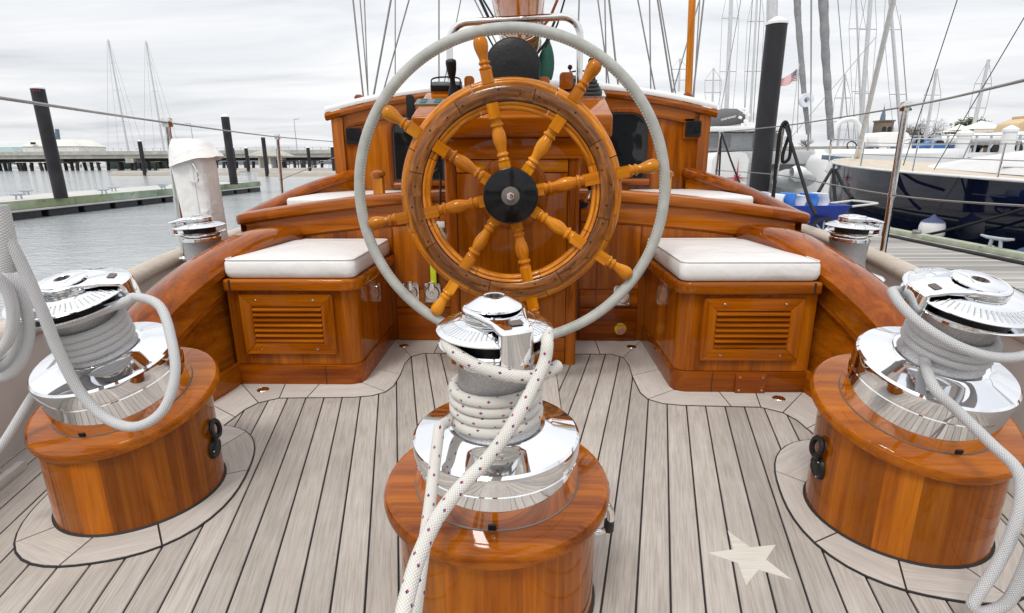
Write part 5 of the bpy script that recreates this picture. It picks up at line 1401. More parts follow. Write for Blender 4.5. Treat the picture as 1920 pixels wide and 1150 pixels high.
MB().add([(gz.x-36*u, yd3+1, gz.z+24*u), (gz.x+36*u, yd3+1, gz.z+24*u), (gz.x+36*u, yd3+9, gz.z+24*u), (gz.x-36*u, yd3+9, gz.z+24*u), (gz.x-12*u, yd3+5, gz.z+37*u), (gz.x+14*u, yd3+5, gz.z+37*u)], [(0, 1, 5, 4), (1, 2, 5), (2, 3, 4, 5), (3, 0, 4), (0, 3, 2, 1)]).build('roof', CONC, g_)
for k in (-30, -10, 10, 30): MB().box(gz.x+k*u-0.15, gz.x+k*u+0.15, yd3+1.6, yd3+1.9, ZW+0.7, gz.z+24*u).build('post', CAPM, g_)
MB().box(gz.x-16*u, gz.x+12*u, yd3+3, yd3+7, ZW+0.7, gz.z+22*u).build('kiosk', CONC, g_)
for i, px in enumerate((505, 545, 575, 596, 612, 624)):
    q = at(px, 318, Y=yd3)
    tag(MB().box(q.x-2.6*u, q.x+2.6*u, yd3+0.6, yd3+1.2, ZW+0.7, q.z+9*u).build('power_post', WHITEP), '%s white power post from the left on the farthest dock' % ORD[i], 'power post', 'white dock power posts')
for i, (pa, pb_) in enumerate(((520, 560), (565, 600))):
    a_ = at(pa, 316, Y=yd3+2); b_ = at(pb_, 316, Y=yd3+2)
    o = thing('dock_railing', 'dark railing and benches on the farthest dock, %s part' % ('left' if i == 0 else 'right'), 'railing', (a_.x, a_.y, ZW+0.7), 'far dock railings')
    for zz_ in (6, 13): MB().box(a_.x, b_.x, a_.y, a_.y+0.1, ZW+0.7+zz_*u, ZW+0.7+(zz_+1.3)*u).build('rail', DKW, o)
    for k in range(6): x = a_.x+(b_.x-a_.x)*k/5; MB().box(x-0.1, x+0.1, a_.y-0.05, a_.y+0.15, ZW+0.7, ZW+0.7+14*u).build('post', DKW, o)

# ================================================================ bridge
YB = 165.0; ub = YB/FPX
zt_ = at(300, 283, Y=YB).z; zu = at(300, 297, Y=YB).z
br = thing('bridge', 'long low concrete bridge on dark piles across the left background', 'bridge', (-90, YB, ZW))
X0, X1 = -260, 130
MB().box(X0, X1, YB, YB+10, zu+0.5*(zt_-zu), zt_).build('parapet', CONC, br)
MB().box(X0, X1, YB+0.5, YB+9.5, zu+0.02, zu+0.5*(zt_-zu)-0.01).build('girder', CONC, br)
MB().box(X0, X1, YB+3.6, YB+8, zu-0.9, zu+0.01).build('under_beam', DKW, br)
post_me = None; 
pile0 = None; rail0 = None
x = X0+6; k = 0
while x < -30:
    cb = MB().box(x-1.2, x+1.2, YB+0.3, YB+9.7, zu-1.3, zu).build('pier_cap', CONC, br)
    for j, (dx, ln) in enumerate(((-10.4, -0.6), (-9.0, 1.3), (-6.4, 0.0), (-4.2, -1.2), (-1.6, 0.4), (-0.2, -0.2), (0.9, 1.4), (3.6, 0.0), (5.9, -1.0), (7.1, 1.2), (9.8, 0.2))):
        if pile0 is None:
            pile0 = MB().box(-0.32, 0.32, -0.32, 0.32, ZW-0.5, zu-1.0).build('pile', DKW, None, smooth=0)
            pl = pile0
        else:
            pl = pile0.copy(); COL.objects.link(pl)
        pl.parent = br; pl.location = Vector((x+dx, YB+1.2+(j % 3)*2.2, 0))-br.location+Vector((0, 0, br.location.z*0))
        pl.location.z = -br.location.z*0 - 0
        pl.rotation_euler = (0, R(6*ln), 0)
        pl.location.z = -ZW*0
    x += 24.0 if k % 2 else 21.0; k += 1
x = X0
while x < -30:
    if rail0 is None: rail0 = MB().box(-0.10, 0.10, 0, 0.2, 0, 0.75).build('rail_post', STEEL, None, smooth=0); rp = rail0
    else: rp = rail0.copy(); COL.objects.link(rp)
    rp.parent = br; rp.location = Vector((x, YB+0.2, zt_))-br.location
    x += 2.4
MB().box(X0, -30, YB+0.2, YB+0.32, zt_+0.62, zt_+0.75).build('hand_rail', STEEL, br)
for o_ in br.children:
    if o_.name.startswith('pile'): o_.location.z = -br.location.z
for i, (px, py, dx) in enumerate(((357, 232, -1), (551, 224, 1))):
    t = at(px, py, Y=YB+5); 
    o = thing('street_lamp', 'tall street lamp on the bridge %s' % ('left of the capped pile' if i == 0 else 'near the deckhouse'), 'street lamp', (t.x, YB+5, zt_), 'street lamps on the bridge')
    MB().tube([(t.x, YB+5, zt_-0.3), (t.x, YB+5, t.z)], [0.16, 0.10], 8).build('pole', GALV, o)
    MB().tube([(t.x, YB+5, t.z), (t.x+dx*1.6, YB+5, t.z+0.15)], 0.12, 6).build('arm', GALV, o)
# far shore: buildings, green ketch, boats
def bld(px0, px1, pyt, pyb, Yd, mat, name, label, roofh=0.25):
    a_ = at(px0, pyt, Y=Yd); b_ = at(px1, pyb, Y=Yd)
    o = thing(name, label, 'building', ((a_.x+b_.x)/2, Yd, ZW))
    w_ = b_.x-a_.x; hh = a_.z-ZW
    MB().box(a_.x, b_.x, Yd, Yd+20, ZW, ZW+hh*(1-roofh)).build('wall', mat, o)
    MB().add([(a_.x-0.5, Yd-0.5, ZW+hh*(1-roofh)), (b_.x+0.5, Yd-0.5, ZW+hh*(1-roofh)), (b_.x+0.5, Yd+20.5, ZW+hh*(1-roofh)), (a_.x-0.5, Yd+20.5, ZW+hh*(1-roofh)), (a_.x+w_*0.12, Yd+3, ZW+hh), (b_.x-w_*0.18, Yd+3, ZW+hh), (b_.x-w_*0.18, Yd+17, ZW+hh), (a_.x+w_*0.12, Yd+17, ZW+hh)],
             [(0, 1, 5, 4), (1, 2, 6, 5), (2, 3, 7, 6), (3, 0, 4, 7), (4, 5, 6, 7)]).build('roof', mat, o)
    return o, a_, b_
o, a_, b_ = bld(38, 152, 262, 300, 300, CREAM, 'cream_building', 'pale cream building behind the bridge, far left')
for k in (0.22, 0.26): 
    MB().cbox((a_.x+(b_.x-a_.x)*k, 299.0, ZW+(a_.z-ZW)*0.86), (1.2, 0.6, 1.2)).build('window', DGLASS, o)
bld(-60, 34, 276, 300, 320, plain('teal_shed', (0.30, 0.42, 0.42), 0.7), 'teal_shed', 'low teal shed at the left edge beyond the bridge', 0.5)
q = at(107, 242, Y=330); q2 = at(111, 275, Y=330)
tag(MB().tube([q2, at(108, 258, Y=330), q], [1.6, 1.3, 1.0], 8).build('silo_pipe', SILV), 'slanting blue-grey stack rising behind the cream building', 'stack')
shore = MB().box(-500, 700, 420, 470, ZW-1, ZW+2.6).build('far_shore', plain('far_shore_trees', (0.16, 0.18, 0.20), 0.9, nscale=0.05), smooth=0); tag(shore, kind='structure')
def hull(name, x0, x1, y0, z0, h, mat, o, beam, bow=1):
    """simple moulded hull between x0 and x1, seen from the side"""
    rows = []
    n = 14
    for i in range(n+1):
        t = i/n; x = x0+(x1-x0)*t
        f = math.sin(math.pi*min(1, max(0, t*0.92+0.05)))**0.45
        sh = h*(1+0.35*abs(2*t-1)**2)
        rows.append([(x, y0-beam/2*f, z0+sh), (x+(x1-x0)*0.02*(0.5-t), y0-beam/2*f*0.86, z0+sh*0.35), (x+(x1-x0)*0.06*(0.5-t), y0-beam*0.15*f, z0-0.6), (x+(x1-x0)*0.06*(0.5-t), y0+beam*0.15*f, z0-0.6), (x, y0+beam/2*f, z0+sh)])
    m = MB().grid(rows); m.grid([[r_[0], r_[4]] for r_ in rows]); return m.build(name, mat, o, smooth=50)
YK = 205
kt = thing('ketch', 'dark green two-masted sailing yacht behind the bridge', 'sailboat', at(265, 312, Y=YK))
xa, xb = at(205, 312, Y=YK).x, at(345, 312, Y=YK).x
hull('hull', xa, xb, YK, ZW, 2.3, plain('dark_green_hull', (0.008, 0.035, 0.028), 0.3), kt, 6)
MB().box(xa+9, xb-7, YK-1.6, YK+1.6, ZW+2.3, ZW+3.6).build('cabin', TEAKP, kt, bevel=0.2)
for (x0, y0, x1, y1) in ((203, 74, 243, 300), (272, 77, 312, 300)):
    a_ = at(x0, y0, Y=YK); b_ = at(x1, y1, Y=YK); b_.z = ZW+2
    mm_ = MB().tube([(a_.x*0.5+b_.x*0.5, YK, b_.z), (a_.x*0.5+b_.x*0.5, YK, a_.z)], [0.40, 0.20], 8).build('mast', MASTM, kt)
    mx_ = (a_.x+b_.x)/2
    for f in (0.35, 0.60, 0.82):
        z = b_.z+(a_.z-b_.z)*f; MB().tube([(mx_-1.9*(1.2-f), YK, z), (mx_+1.9*(1.2-f), YK, z)], 0.10, 6).build('spreader', MASTM, mm_)
    for dx in (-8, 7, -3.5, 3.5): MB().tube([(mx_+dx, YK-0.5, ZW+2.4), (mx_+0.05*dx, YK, a_.z*0.99)], 0.035, 4).build('stay', WIRE, kt)
for i, (px, w_, mat, Yd) in enumerate(((38, 40, GELW, 230), (86, 42, GELW, 225), (138, 30, CREAM, 250), (190, 30, GELW, 240), (360, 26, YELLOW, 190))):
    q = at(px, 314, Y=Yd); uu = Yd/FPX
    o = thing('motorboat', ['white motorboat under the far left of the bridge', 'white motorboat right of the big pile, under the bridge', 'cream motorboat under the bridge between the piles', 'white motorboat behind the bow of the green ketch', 'small workboat with yellow hull beside the canvas cover'][i], 'motorboat', (q.x, Yd, ZW), 'boats seen under the bridge')
    hull('hull', q.x-w_/2*uu, q.x+w_/2*uu, Yd, ZW, 1.1, mat, o, 3.2)
    MB().box(q.x-w_*0.22*uu, q.x+w_*0.2*uu, Yd-1, Yd+1, ZW+1.1, ZW+2.6).build('cabin', GELW, o, bevel=0.25)
    MB().box(q.x-w_*0.18*uu, q.x+w_*0.16*uu, Yd-1.03, Yd-1.005, ZW+1.7, ZW+2.2).build('window', DGLASS, o)

# ================================================================ right: plank dock
def dockwood():
    s = NT('grey_dock_planks'); x = s.n('ShaderNodeSeparateXYZ'); co_ = s.n('ShaderNodeTexCoord').outputs['Object']; s.l(co_, x.inputs[0])
    b = s.math('MULTIPLY', x.outputs[1], 1.0/0.145); fr = s.math('FRACT', b); idn = s.math('FLOOR', b)
    gap = s.math('LESS_THAN', fr, 0.06)
    wn_ = s.n('ShaderNodeTexWhiteNoise', noise_dimensions='1D'); s.l(idn, wn_.inputs['W'])
    g = s.noise(s.coord((1.5, 30, 1)), 1.0, 5, 0.6); 
    col = s.ramp(s.math('ADD', s.math('MULTIPLY', g, 0.6), s.math('MULTIPLY', wn_.outputs['Value'], 0.4)), (0.3, (0.26, 0.245, 0.225)), (0.6, (0.44, 0.42, 0.395)), (0.8, (0.56, 0.54, 0.51)))
    s.set(base=s.mix(gap, col, (0.05, 0.045, 0.04)), rough=0.8); s.bump(s.math('SUBTRACT', 1.0, gap), 0.6, 0.01); return s.m
rd = thing('plank_dock', 'grey plank dock with pale green kerb between the yacht and the navy yacht', 'dock', (6, 12, ZW))
MB().box(3.25, 8.75, 1.0, 48, ZD-0.15, ZD).build('plank_surface', dockwood(), rd, smooth=0)
MB().box(3.3, 8.7, 1.0, 48, ZW-0.2, ZD-0.16).build('float', FLOATM, rd, smooth=0)
KERB = plain('pale_green_kerb', (0.42, 0.46, 0.34), 0.7)
y = 3.0
while y < 30:
    MB().box(8.60, 8.80, y, y+2.98, ZD+0.004, ZD+0.10).build('kerb', KERB, rd, bevel=0.01)
    MB().box(8.57, 8.82, y+1.4, y+1.46, ZD+0.10, ZD+0.108).build('kerb_strap', WHITEP, rd)
    y += 3.0
tag(MB().tube(spline([(8.18, 3, ZD+0.03), (8.22, 8, ZD+0.03), (8.16, 12, ZD+0.03), (8.2, 18, ZD+0.03)], 8), 0.035, 8).build('black_hose', RUBBER, smooth=60), 'black hose lying along the plank dock beside the kerb', 'hose')
q = at(1862, 478, X=8.68); cleat((8.68, q.y, ZD+0.10), 0.62, 'pale grey cleat on the kerb of the plank dock', GALV, 98, 'kerb cleats')
q = at(1718, 458, X=8.68)
tag(MB().lathe([(0.0, 0.10), (0.05, 0.09), (0.07, 0.05), (0.06, 0.0)], 14, TR((8.64, q.y, ZD+0.10)) @ Matrix.Diagonal((1, 1.8, 0.8, 1))).build('rope_stub', WIRE), 'small rope end knotted on the dock kerb', 'rope')
# pile on the right
b = at(1420, 400, Y=16.0); tp = at(1454, 45, Y=16.0)
piling(Vector(((b.x+tp.x)/2, 16.0, ZW)), tp, 0.265, 'tall black pile with white cone cap on the right, by the flag')

# carts on the dock
def cart(cx_, cy_, sc_, rz, label, towels=True):
    o = thing('dock_cart', label, 'cart', (cx_, cy_, ZD), 'blue dock carts', 0)
    M = TR((cx_, cy_, ZD)) @ RZ(rz) @ Matrix.Scale(sc_, 4)
    m = MB(); lo = [(-0.42, -0.26), (0.42, -0.26), (0.42, 0.26), (-0.42, 0.26)]; hi = [(-0.62, -0.36), (0.66, -0.36), (0.66, 0.36), (-0.62, 0.36)]
    z0, z1 = 0.28, 0.70
    vs = [(x, y, z0) for x, y in lo]+[(x, y, z1) for x, y in hi]+[(x*0.94, y*0.92, z1) for x, y in hi]+[(x*0.93, y*0.9, z0+0.04) for x, y in lo]
    fs = [(3, 2, 1, 0), (12, 13, 14, 15)]
    for q_ in (0, 4, 8): fs += [(q_+i, q_+(i+1) % 4, q_+4+(i+1) % 4, q_+4+i) for i in range(4)]
    m.add(vs, fs, M); m.build('tub', BLUEP, o, bevel=0.012*sc_)
    for s_ in (-1, 1):
        Mw = M @ TR((0.18, s_*0.38, 0.25)) @ RX(90)
        wl_ = MB().ringseg([(0.20, -0.025), (0.25, -0.025), (0.25, 0.025), (0.20, 0.025)], 0, 2*math.pi, 24, Mw).build('tyre', RUBBER, o)
        m = MB()
        for k in range(8): m.cbox((0.11, 0, 0), (0.20, 0.02, 0.02), Mw @ RZ(45*k))
        m.build('spokes', LGREY, wl_, kind='stuff')
    hb = [M @ Vector(v) for v in ((0.66, -0.34, 0.68), (1.05, -0.34, 0.72), (1.12, -0.28, 0.73), (1.12, 0.28, 0.73), (1.05, 0.34, 0.72), (0.66, 0.34, 0.68))]
    MB().tube(spline(hb, 4), 0.018*sc_, 8).build('handle', STEEL, o)
    MB().tube([M @ Vector((-0.35, 0, 0.28)), M @ Vector((-0.35, 0, 0.0))], 0.018*sc_, 8).build('prop_leg', STEEL, o)
    if towels:
        for k in range(5):
            a = -0.52+k*0.20; mat = BLUEL if k % 2 else WTOW
            t = MB(); rows = []
            for j in range(5):
                z = 0.60+0.28*j/4
                rows.append([M @ Vector((a+0.095*math.cos(R(g))*(1-0.05*j)+0.02*math.sin(j*1.9+k), 0.25*math.sin(R(g)), z+0.02*math.sin(k*2.2))) for g in range(0, 361, 30)])
            t.grid(rows); t.add(rows[-1][:-1], [tuple(range(12))])
            t = t.build('folded_towel', mat, None, smooth=60); tag(t, '%s folded towel from the left, %s, standing in the %s blue dock cart' % (ORD[k], 'light blue' if k % 2 else 'white', 'near' if sc_ > 1.0 else 'far'), 'towel', 'towels in the dock carts')
p1 = at(1500, 400, Y=11.5)
cart(p1.x+0.05, 11.5, 1.15, 4, 'blue dock cart with striped towels beside the right stanchion')
p1 = at(1415, 375, Y=15.0); cart(p1.x, 15.0, 0.95, 8, 'farther blue dock cart below the red star')

# ================================================================ navy yacht
ny = thing('navy_yacht', 'glossy navy blue sailing yacht with white cabin beyond the plank dock', 'sailboat', (12.2, 10, ZW))
CXN = 12.3
def ny_half(y):
    t = max(0.0, min(1.0, (22.4-y)/9.0)); return 2.65*(1-(1-t)**2.6)**0.90
def ny_z(y): return 0.40+0.0030*max(0, y-2)**1.72
ys = [-6, -2, 2, 5, 8, 10, 12, 14, 16, 17.5, 19, 20, 21, 21.7, 22.15, 22.38]
rowsL = []; rowsR = []
for y in ys:
    h_ = ny_half(y); z = ny_z(y)
    def sec(s): return [(CXN+s*h_, y, z), (CXN+s*h_*1.0, y, z*0.6-0.3), (CXN+s*h_*0.99, y-0.01, -0.75), (CXN+s*h_*0.95, y-0.02, ZW), (CXN+s*h_*0.4, y-0.2, ZW-0.5)]
    rowsL.append(sec(-1)); rowsR.append(sec(1))
m = MB(); m.grid(rowsL); m.grid(rowsR); m.build('hull', NAVY, ny, smooth=60)
m = MB(); m.grid([[(r_[0][0]+0.02, r_[0][1], r_[0][2]+0.004), (CXN, r_[0][1], r_[0][2]+0.09), (q_[0][0]-0.02, q_[0][1], q_[0][2]+0.004)] for r_, q_ in zip(rowsL, rowsR)]); m.build('teak_deck', TEAKP, ny, smooth=60)
m = MB()
m.tube([Vector((r_[0][0]-0.01, r_[0][1], r_[0][2]+0.01)) for r_ in rowsL], 0.035, 8); m.build('toe_rail', GELW, ny)
# cabin
rows = []
for y, hw_, hh in ((-4, 1.85, 1.30), (4, 1.85, 1.15), (8, 1.80, 0.98), (10.5, 1.72, 0.80), (12.5, 1.58, 0.58), (14.5, 1.30, 0.32), (16.0, 0.95, 0.10), (16.5, 0.75, 0.01)):
    z = ny_z(y)+0.05
    rows.append([(CXN-hw_-0.12, y, z), (CXN-hw_, y, z+hh*0.62), (CXN-hw_*0.86, y, z+hh*0.92), (CXN, y, z+hh), (CXN+hw_*0.86, y, z+hh*0.92), (CXN+hw_, y, z+hh*0.62), (CXN+hw_+0.12, y, z)])
MB().grid(rows).build('cabin', GELW, ny, smooth=60)
wv = []
for y, hw_, hh in ((2.0, 1.85, 1.2), (4, 1.85, 1.15), (8, 1.80, 0.98), (10.5, 1.72, 0.80), (12.9, 1.55, 0.54)):
    z = ny_z(y)+0.05; f = 0.0 if y > 12.6 else 1.0
    wv.append([(CXN-hw_-0.075, y, z+hh*0.28), (CXN-hw_-0.035, y, z+hh*(0.28+0.22*f))])
MB().grid(wv).build('window', DGLASS, ny)
# pulpit, stanchions and rails
for i, y in enumerate((4.5, 7.0, 9.4, 11.8, 14.4, 17.0)):
    x = CXN-ny_half(y)+0.10; z = ny_z(y)
    MB().tube([(x, y, z), (x+0.02, y, z+0.72)], 0.020, 8).build('stanchion', STEEL, ny)
for hgt in (0.70, 0.38):
    MB().tube([(CXN-ny_half(y)+0.11, y, ny_z(y)+hgt) for y in (-2, 2, 4.5, 7.0, 9.4, 11.8, 14.4, 17.0)], 0.010, 6).build('lifeline', WIRE, ny)
for s_ in (-1, 1):
    pt = [(CXN+s_*(ny_half(17)-0.1), 17.0, ny_z(17)), (CXN+s_*(ny_half(17)-0.12), 17.05, ny_z(17)+0.62), (CXN+s_*(ny_half(17.5)-0.14), 17.4, ny_z(17.5)+0.75), (CXN+s_*(ny_half(19.6)-0.1), 19.6, ny_z(19.6)+0.78), (CXN+s_*(ny_half(20.6)), 20.8, ny_z(20.6)+0.70), (CXN+s_*(ny_half(20.8)), 21.0, ny_z(20.8))]
    MB().tube(spline([Vector(v) for v in pt], 5), 0.022, 8).build('pulpit', STEEL, ny)
MB().prism([(-0.16, 0), (0.16, 0), (0.13, 1.7), (-0.13, 1.7)], -0.09, 0.09, TR((CXN, 21.9, ny_z(22)+0.02)) @ RX(3)).build('bowsprit', SILV, ny, bevel=0.03)
an = MB().prism([(-0.28, 0.0), (0.0, -0.55), (0.28, 0.0), (0.10, 0.12), (-0.10, 0.12)], -0.03, 0.03, TR((CXN-0.25, 22.5, ny_z(22)-0.30)) @ RX(70) @ RZ(20)).build('anchor', GELW, ny)
# headstay, furled, mast far aft of the frame and the stays that cross the sky
foot = Vector((CXN, 21.3, ny_z(21.3)+0.05)); top = at(1675, 0, Y=18.0); top = foot+(top-foot)*1.6
MB().tube([foot, foot.lerp(top, 0.06)], 0.10, 10).build('furler_drum', STEEL, ny)
MB().tube([foot.lerp(top, 0.05), foot.lerp(top, 0.07), top], [0.055, 0.075, 0.075], 10).build('furled_headstay', MASTM, ny)
MB().tube([(CXN+0.0, 3.5, ny_z(3.5)), (CXN, 3.2, 28)], 0.16, 12).build('mast', MASTM, ny)
foot2 = Vector((CXN-1.6, 15.0, ny_z(15)))
MB().tube([foot2, (CXN, 4.0, 24.0)], 0.011, 6).build('inner_stay', ROPE_K, ny)
# black fenders lines and fenders along the hull
def fender(px, py0, py1, label, mat=WHITEP, X=9.25):
    a_ = at(px, py0, X=X); b_ = at(px, py1, X=X); r_ = 0.26
    o = thing('fender', label, 'fender', (X, b_.y, b_.z), 'fenders along the navy yacht')
    h_ = a_.z-b_.z
    MB().lathe([(0.0, 0.0), (r_*0.6, 0.02), (r_*0.95, 0.14), (r_, 0.4*h_), (r_*0.96, 0.75*h_), (r_*0.86, 0.95*h_)], 24, TR((X, a_.y, b_.z))).build('body', mat, o)
    MB().lathe([(r_*0.90, 0.93*h_), (r_*0.66, 1.04*h_), (r_*0.28, 1.14*h_), (0.05, 1.22*h_), (0.02, 1.28*h_)], 20, TR((X, a_.y, b_.z))).build('cover_top', plain('navy_fender_sock', (0.05, 0.07, 0.16), 0.8), o)
    MB().tube([(X, a_.y, b_.z+1.26*h_), (CXN-ny_half(a_.y)-0.02, a_.y, ny_z(a_.y))], 0.018, 6).build('lanyard', ROPE_K, o)
fender(1750, 414, 456, 'white fender with navy top between dock and navy yacht')
fender(1935, 470, 520, 'white fender cut by the right edge of the picture')
q = at(1700, 440, X=9.0)
tag(MB().tube(spline([at(1600, 452, X=8.7), at(1720, 443, X=9.0), at(1830, 418, X=9.2), at(1960, 380, X=9.35)], 6), 0.030, 8).build('black_line', ROPE_K, smooth=60), 'black mooring line stretched low along the navy hull', 'rope')
bl = [(1560, 318, 1535, 360), (1563, 318, 1570, 400), (1567, 318, 1598, 372)]
for i, (x0, y0, x1, y1) in enumerate(bl):
    tag(MB().tube(spline([at(x0, y0, Y=16.5), at((x0+x1)/2-2, (y0+y1)/2+3, Y=16.0), at(x1, y1, Y=15.4)], 5), 0.045, 8).build('black_line', ROPE_K, smooth=60), ['black bow line of the navy yacht slanting down to the left', 'black bow line of the navy yacht hanging almost straight', 'black bow line of the navy yacht slanting to the right'][i], 'rope')

# ================================================================ white catamaran
YC = 25.0; uc = YC/FPX
ct = thing('catamaran', 'white catamaran with grey sail bag and red star behind the dark pile', 'catamaran', (10, YC, ZW))
def ctx(px): return at(px, 300, Y=YC).x
def ctz(py, px=1400): return at(px, py, Y=YC).z
def cat_hull(x0, x1, ztop, L_):
    rows = []
    for f, g in ((0.0, 0.80), (0.015, 0.93), (0.05, 1.0), (0.5, 1.0), (0.8, 0.75), (1.0, 0.06)):
        y = YC+L_*f; xc = (x0+x1)/2; hw_ = (x1-x0)/2*g
        rows.append([(xc-hw_*0.75, y, ZW-0.3), (xc-hw_, y, ZW+0.5), (xc-hw_, y, ztop-0.35), (xc-hw_*0.80, y, ztop-0.06), (xc-hw_*0.5, y, ztop), (xc+hw_*0.5, y, ztop), (xc+hw_*0.80, y, ztop-0.06), (xc+hw_, y, ztop-0.35), (xc+hw_, y, ZW+0.5), (xc+hw_*0.75, y, ZW-0.3)])
    m = MB().grid(rows); m.add(rows[0], [tuple(range(10))]); return m.build('hull', GELW, ct, smooth=50)
cat_hull(ctx(1327), ctx(1412), ctz(285), 12)
cat_hull(ctx(1545), ctx(1610), ctz(288, 1580), 12)
MB().box(ctx(1405), ctx(1560), YC+1.5, YC+9, ctz(310), ctz(283)).build('bridge_deck', GELG, ct, bevel=0.10)
MB().box(ctx(1342), ctx(1502), YC+2.2, YC+8, ctz(284), ctz(243)).build('saloon_wall', GELG, ct, bevel=0.25)
MB().prism(roundrect(ctx(1338), ctx(1508), YC+1.4, YC+8.8, 0.6, 5), ctz(243), ctz(233)).build('saloon_roof', GELW, ct, bevel=0.06)
for (a, b) in ((1352, 1400), (1445, 1495)): MB().box(ctx(a), ctx(b), YC+2.17, YC+2.195, ctz(275), ctz(250)).build('window', plain('grey_window', (0.25, 0.26, 0.27), 0.15), ct)
st5 = []
sc_ = at(1381, 334, Y=YC-0.02)
for i in range(16):
    a = R(90+22.5*i); r_ = (0.62 if i % 8 == 0 or i % 8 == 4 else 0.30 if i % 4 == 2 else 0.24 if i % 2 == 0 else 0.085)
    if i % 4 == 0: r_ = 0.85 if i % 8 == 0 else 0.62
    if i % 4 == 2: r_ = 0.22
    st5.append((r_*math.cos(a), r_*math.sin(a)))
MB().prism(st5, -0.01, 0.01, TR((sc_.x, YC-0.06, sc_.z)) @ RX(90)).build('red_star', REDM, ct, smooth=0)
for k in (0, 1):
    MB().tube(spline([at(1375-k*4, 345, Y=YC-0.06), at(1366-k*4, 352, Y=YC-0.06), at(1361-k*3, 362, Y=YC-0.06)], 4), 0.018, 5).build('red_stroke', REDM, ct)
# boom with sail bag and name
bg0 = [(1340, 240, 212), (1360, 236, 200), (1390, 230, 192), (1418, 226, 193), (1432, 224, 202)]
rows = []
for px, pb_, pt in bg0:
    zb_, zt2 = ctz(pb_), ctz(pt); x = ctx(px); h_ = zt2-zb_
    rows.append([(x, YC+2.9-0.30*math.sin(R(g)), zb_+h_*0.5-h_*0.5*math.cos(R(g))) for g in range(0, 361, 30)])
m = MB().grid(rows); m.add(rows[0][:-1], [tuple(range(12))]); m.add(rows[-1][:-1], [tuple(range(12))])
sb = m.build('sail_bag', BAGM, ct, smooth=50)
MB().tube([(ctx(1330), YC+2.9, ctz(243)), (ctx(1440), YC+2.9, ctz(228))], 0.13, 10).build('boom', GELW, ct)
q = at(1366, 221, Y=YC+2.52)
text_mesh('lettering', 'outremer', 0.185, GELW, ct, TR(q) @ RY(-13) @ RX(90), 0.01)
a_ = at(1448, 0, Y=YC+3); b_ = at(1443, 240, Y=YC+3)
MB().tube([b_, a_+(a_-b_)*1.5], 0.24, 14).build('mast', MASTM, ct)
for (x0, y0, x1, y1) in ((1430, 0, 1412, 230), (1415, 0, 1395, 228), (1503, 0, 1495, 250), (1520, 0, 1520, 255), (1400, 0, 1350, 215)):
    MB().tube([at(x1, y1, Y=YC+3), at(x0, y0-60, Y=YC+3)], 0.018, 5).build('rigging_wire', WIRE, ct)
m = MB()
for i in range(9): m.cbox(((i % 3)*0.12, 0, -i*0.13), (0.16, 0.10, 0.12), TR((ctx(1424), YC+2.4, ctz(196))) @ RY(20*(i % 2)))
m.build('gathered_lines', CANVAS, ct, kind='stuff', bevel=0.03)
# dinghy hung between the hulls
dg_ = thing('grey_dinghy', 'grey inflatable dinghy with white cone end under the catamaran', 'dinghy', at(1500, 330, Y=YC-1.2))
rows = []
for px, r_ in ((1452, 0.26), (1470, 0.40), (1490, 0.42), (1510, 0.38), (1524, 0.20), (1530, 0.05)):
    c_ = at(px, 336, Y=YC-1.2); rows.append([(c_.x, c_.y+r_*math.cos(R(g)), c_.z+r_*math.sin(R(g))) for g in range(0, 361, 30)])
MB().grid(rows).build('tube', GELG, dg_, smooth=60)
rows = []
for px, r_ in ((1484, 0.22), (1492, 0.33), (1504, 0.30), (1522, 0.05)):
    c_ = at(px, 324+(px-1484)*0.14, Y=YC-1.9); rows.append([(c_.x, c_.y+r_*math.cos(R(g)), c_.z+r_*math.sin(R(g))) for g in range(0, 361, 30)])
MB().grid(rows).build('cone_end', GELW, dg_, smooth=60)

# furled headsails in grey sleeves, standing behind the catamaran
for i, (pp, w0) in enumerate(((((1490, -60), (1494, 0), (1499, 70), (1508, 180), (1516, 252)), 11), (((1540, -60), (1545, 30), (1548, 105), (1553, 180), (1558, 262)), 15))):
    Yd = 30.0; P_ = spline([at(x, y, Y=Yd) for x, y in pp], 6); n = len(P_)
    o = thing('furled_sail', 'furled sail in a grey sleeve, %s of the two' % ('left and thinner' if i == 0 else 'right and thicker'), 'sail', P_[-1], 'furled sails in sleeves')
    rr_ = [w0/2/FPX*Yd*1.05*(1.0-0.35*(k/n))*(1+0.08*math.sin(k*1.7)) for k in range(n)]
    MB().tube(P_, rr_, 12).build('sleeve', GREYSL, o, smooth=70)
    MB().tube([P_[-1], P_[-1]+Vector((0.1, 0, -1.2))], 0.05, 8).build('tack_wire', WIRE, o)
    if i == 0:
        c_ = at(1511, 188, Y=29.6); MB().ringseg([(0.14, -0.12), (0.34, -0.12), (0.34, 0.12), (0.14, 0.12)], 0, 2*math.pi, 18, TR(c_) @ RX(90)).build('white_strap', WTOW, o)
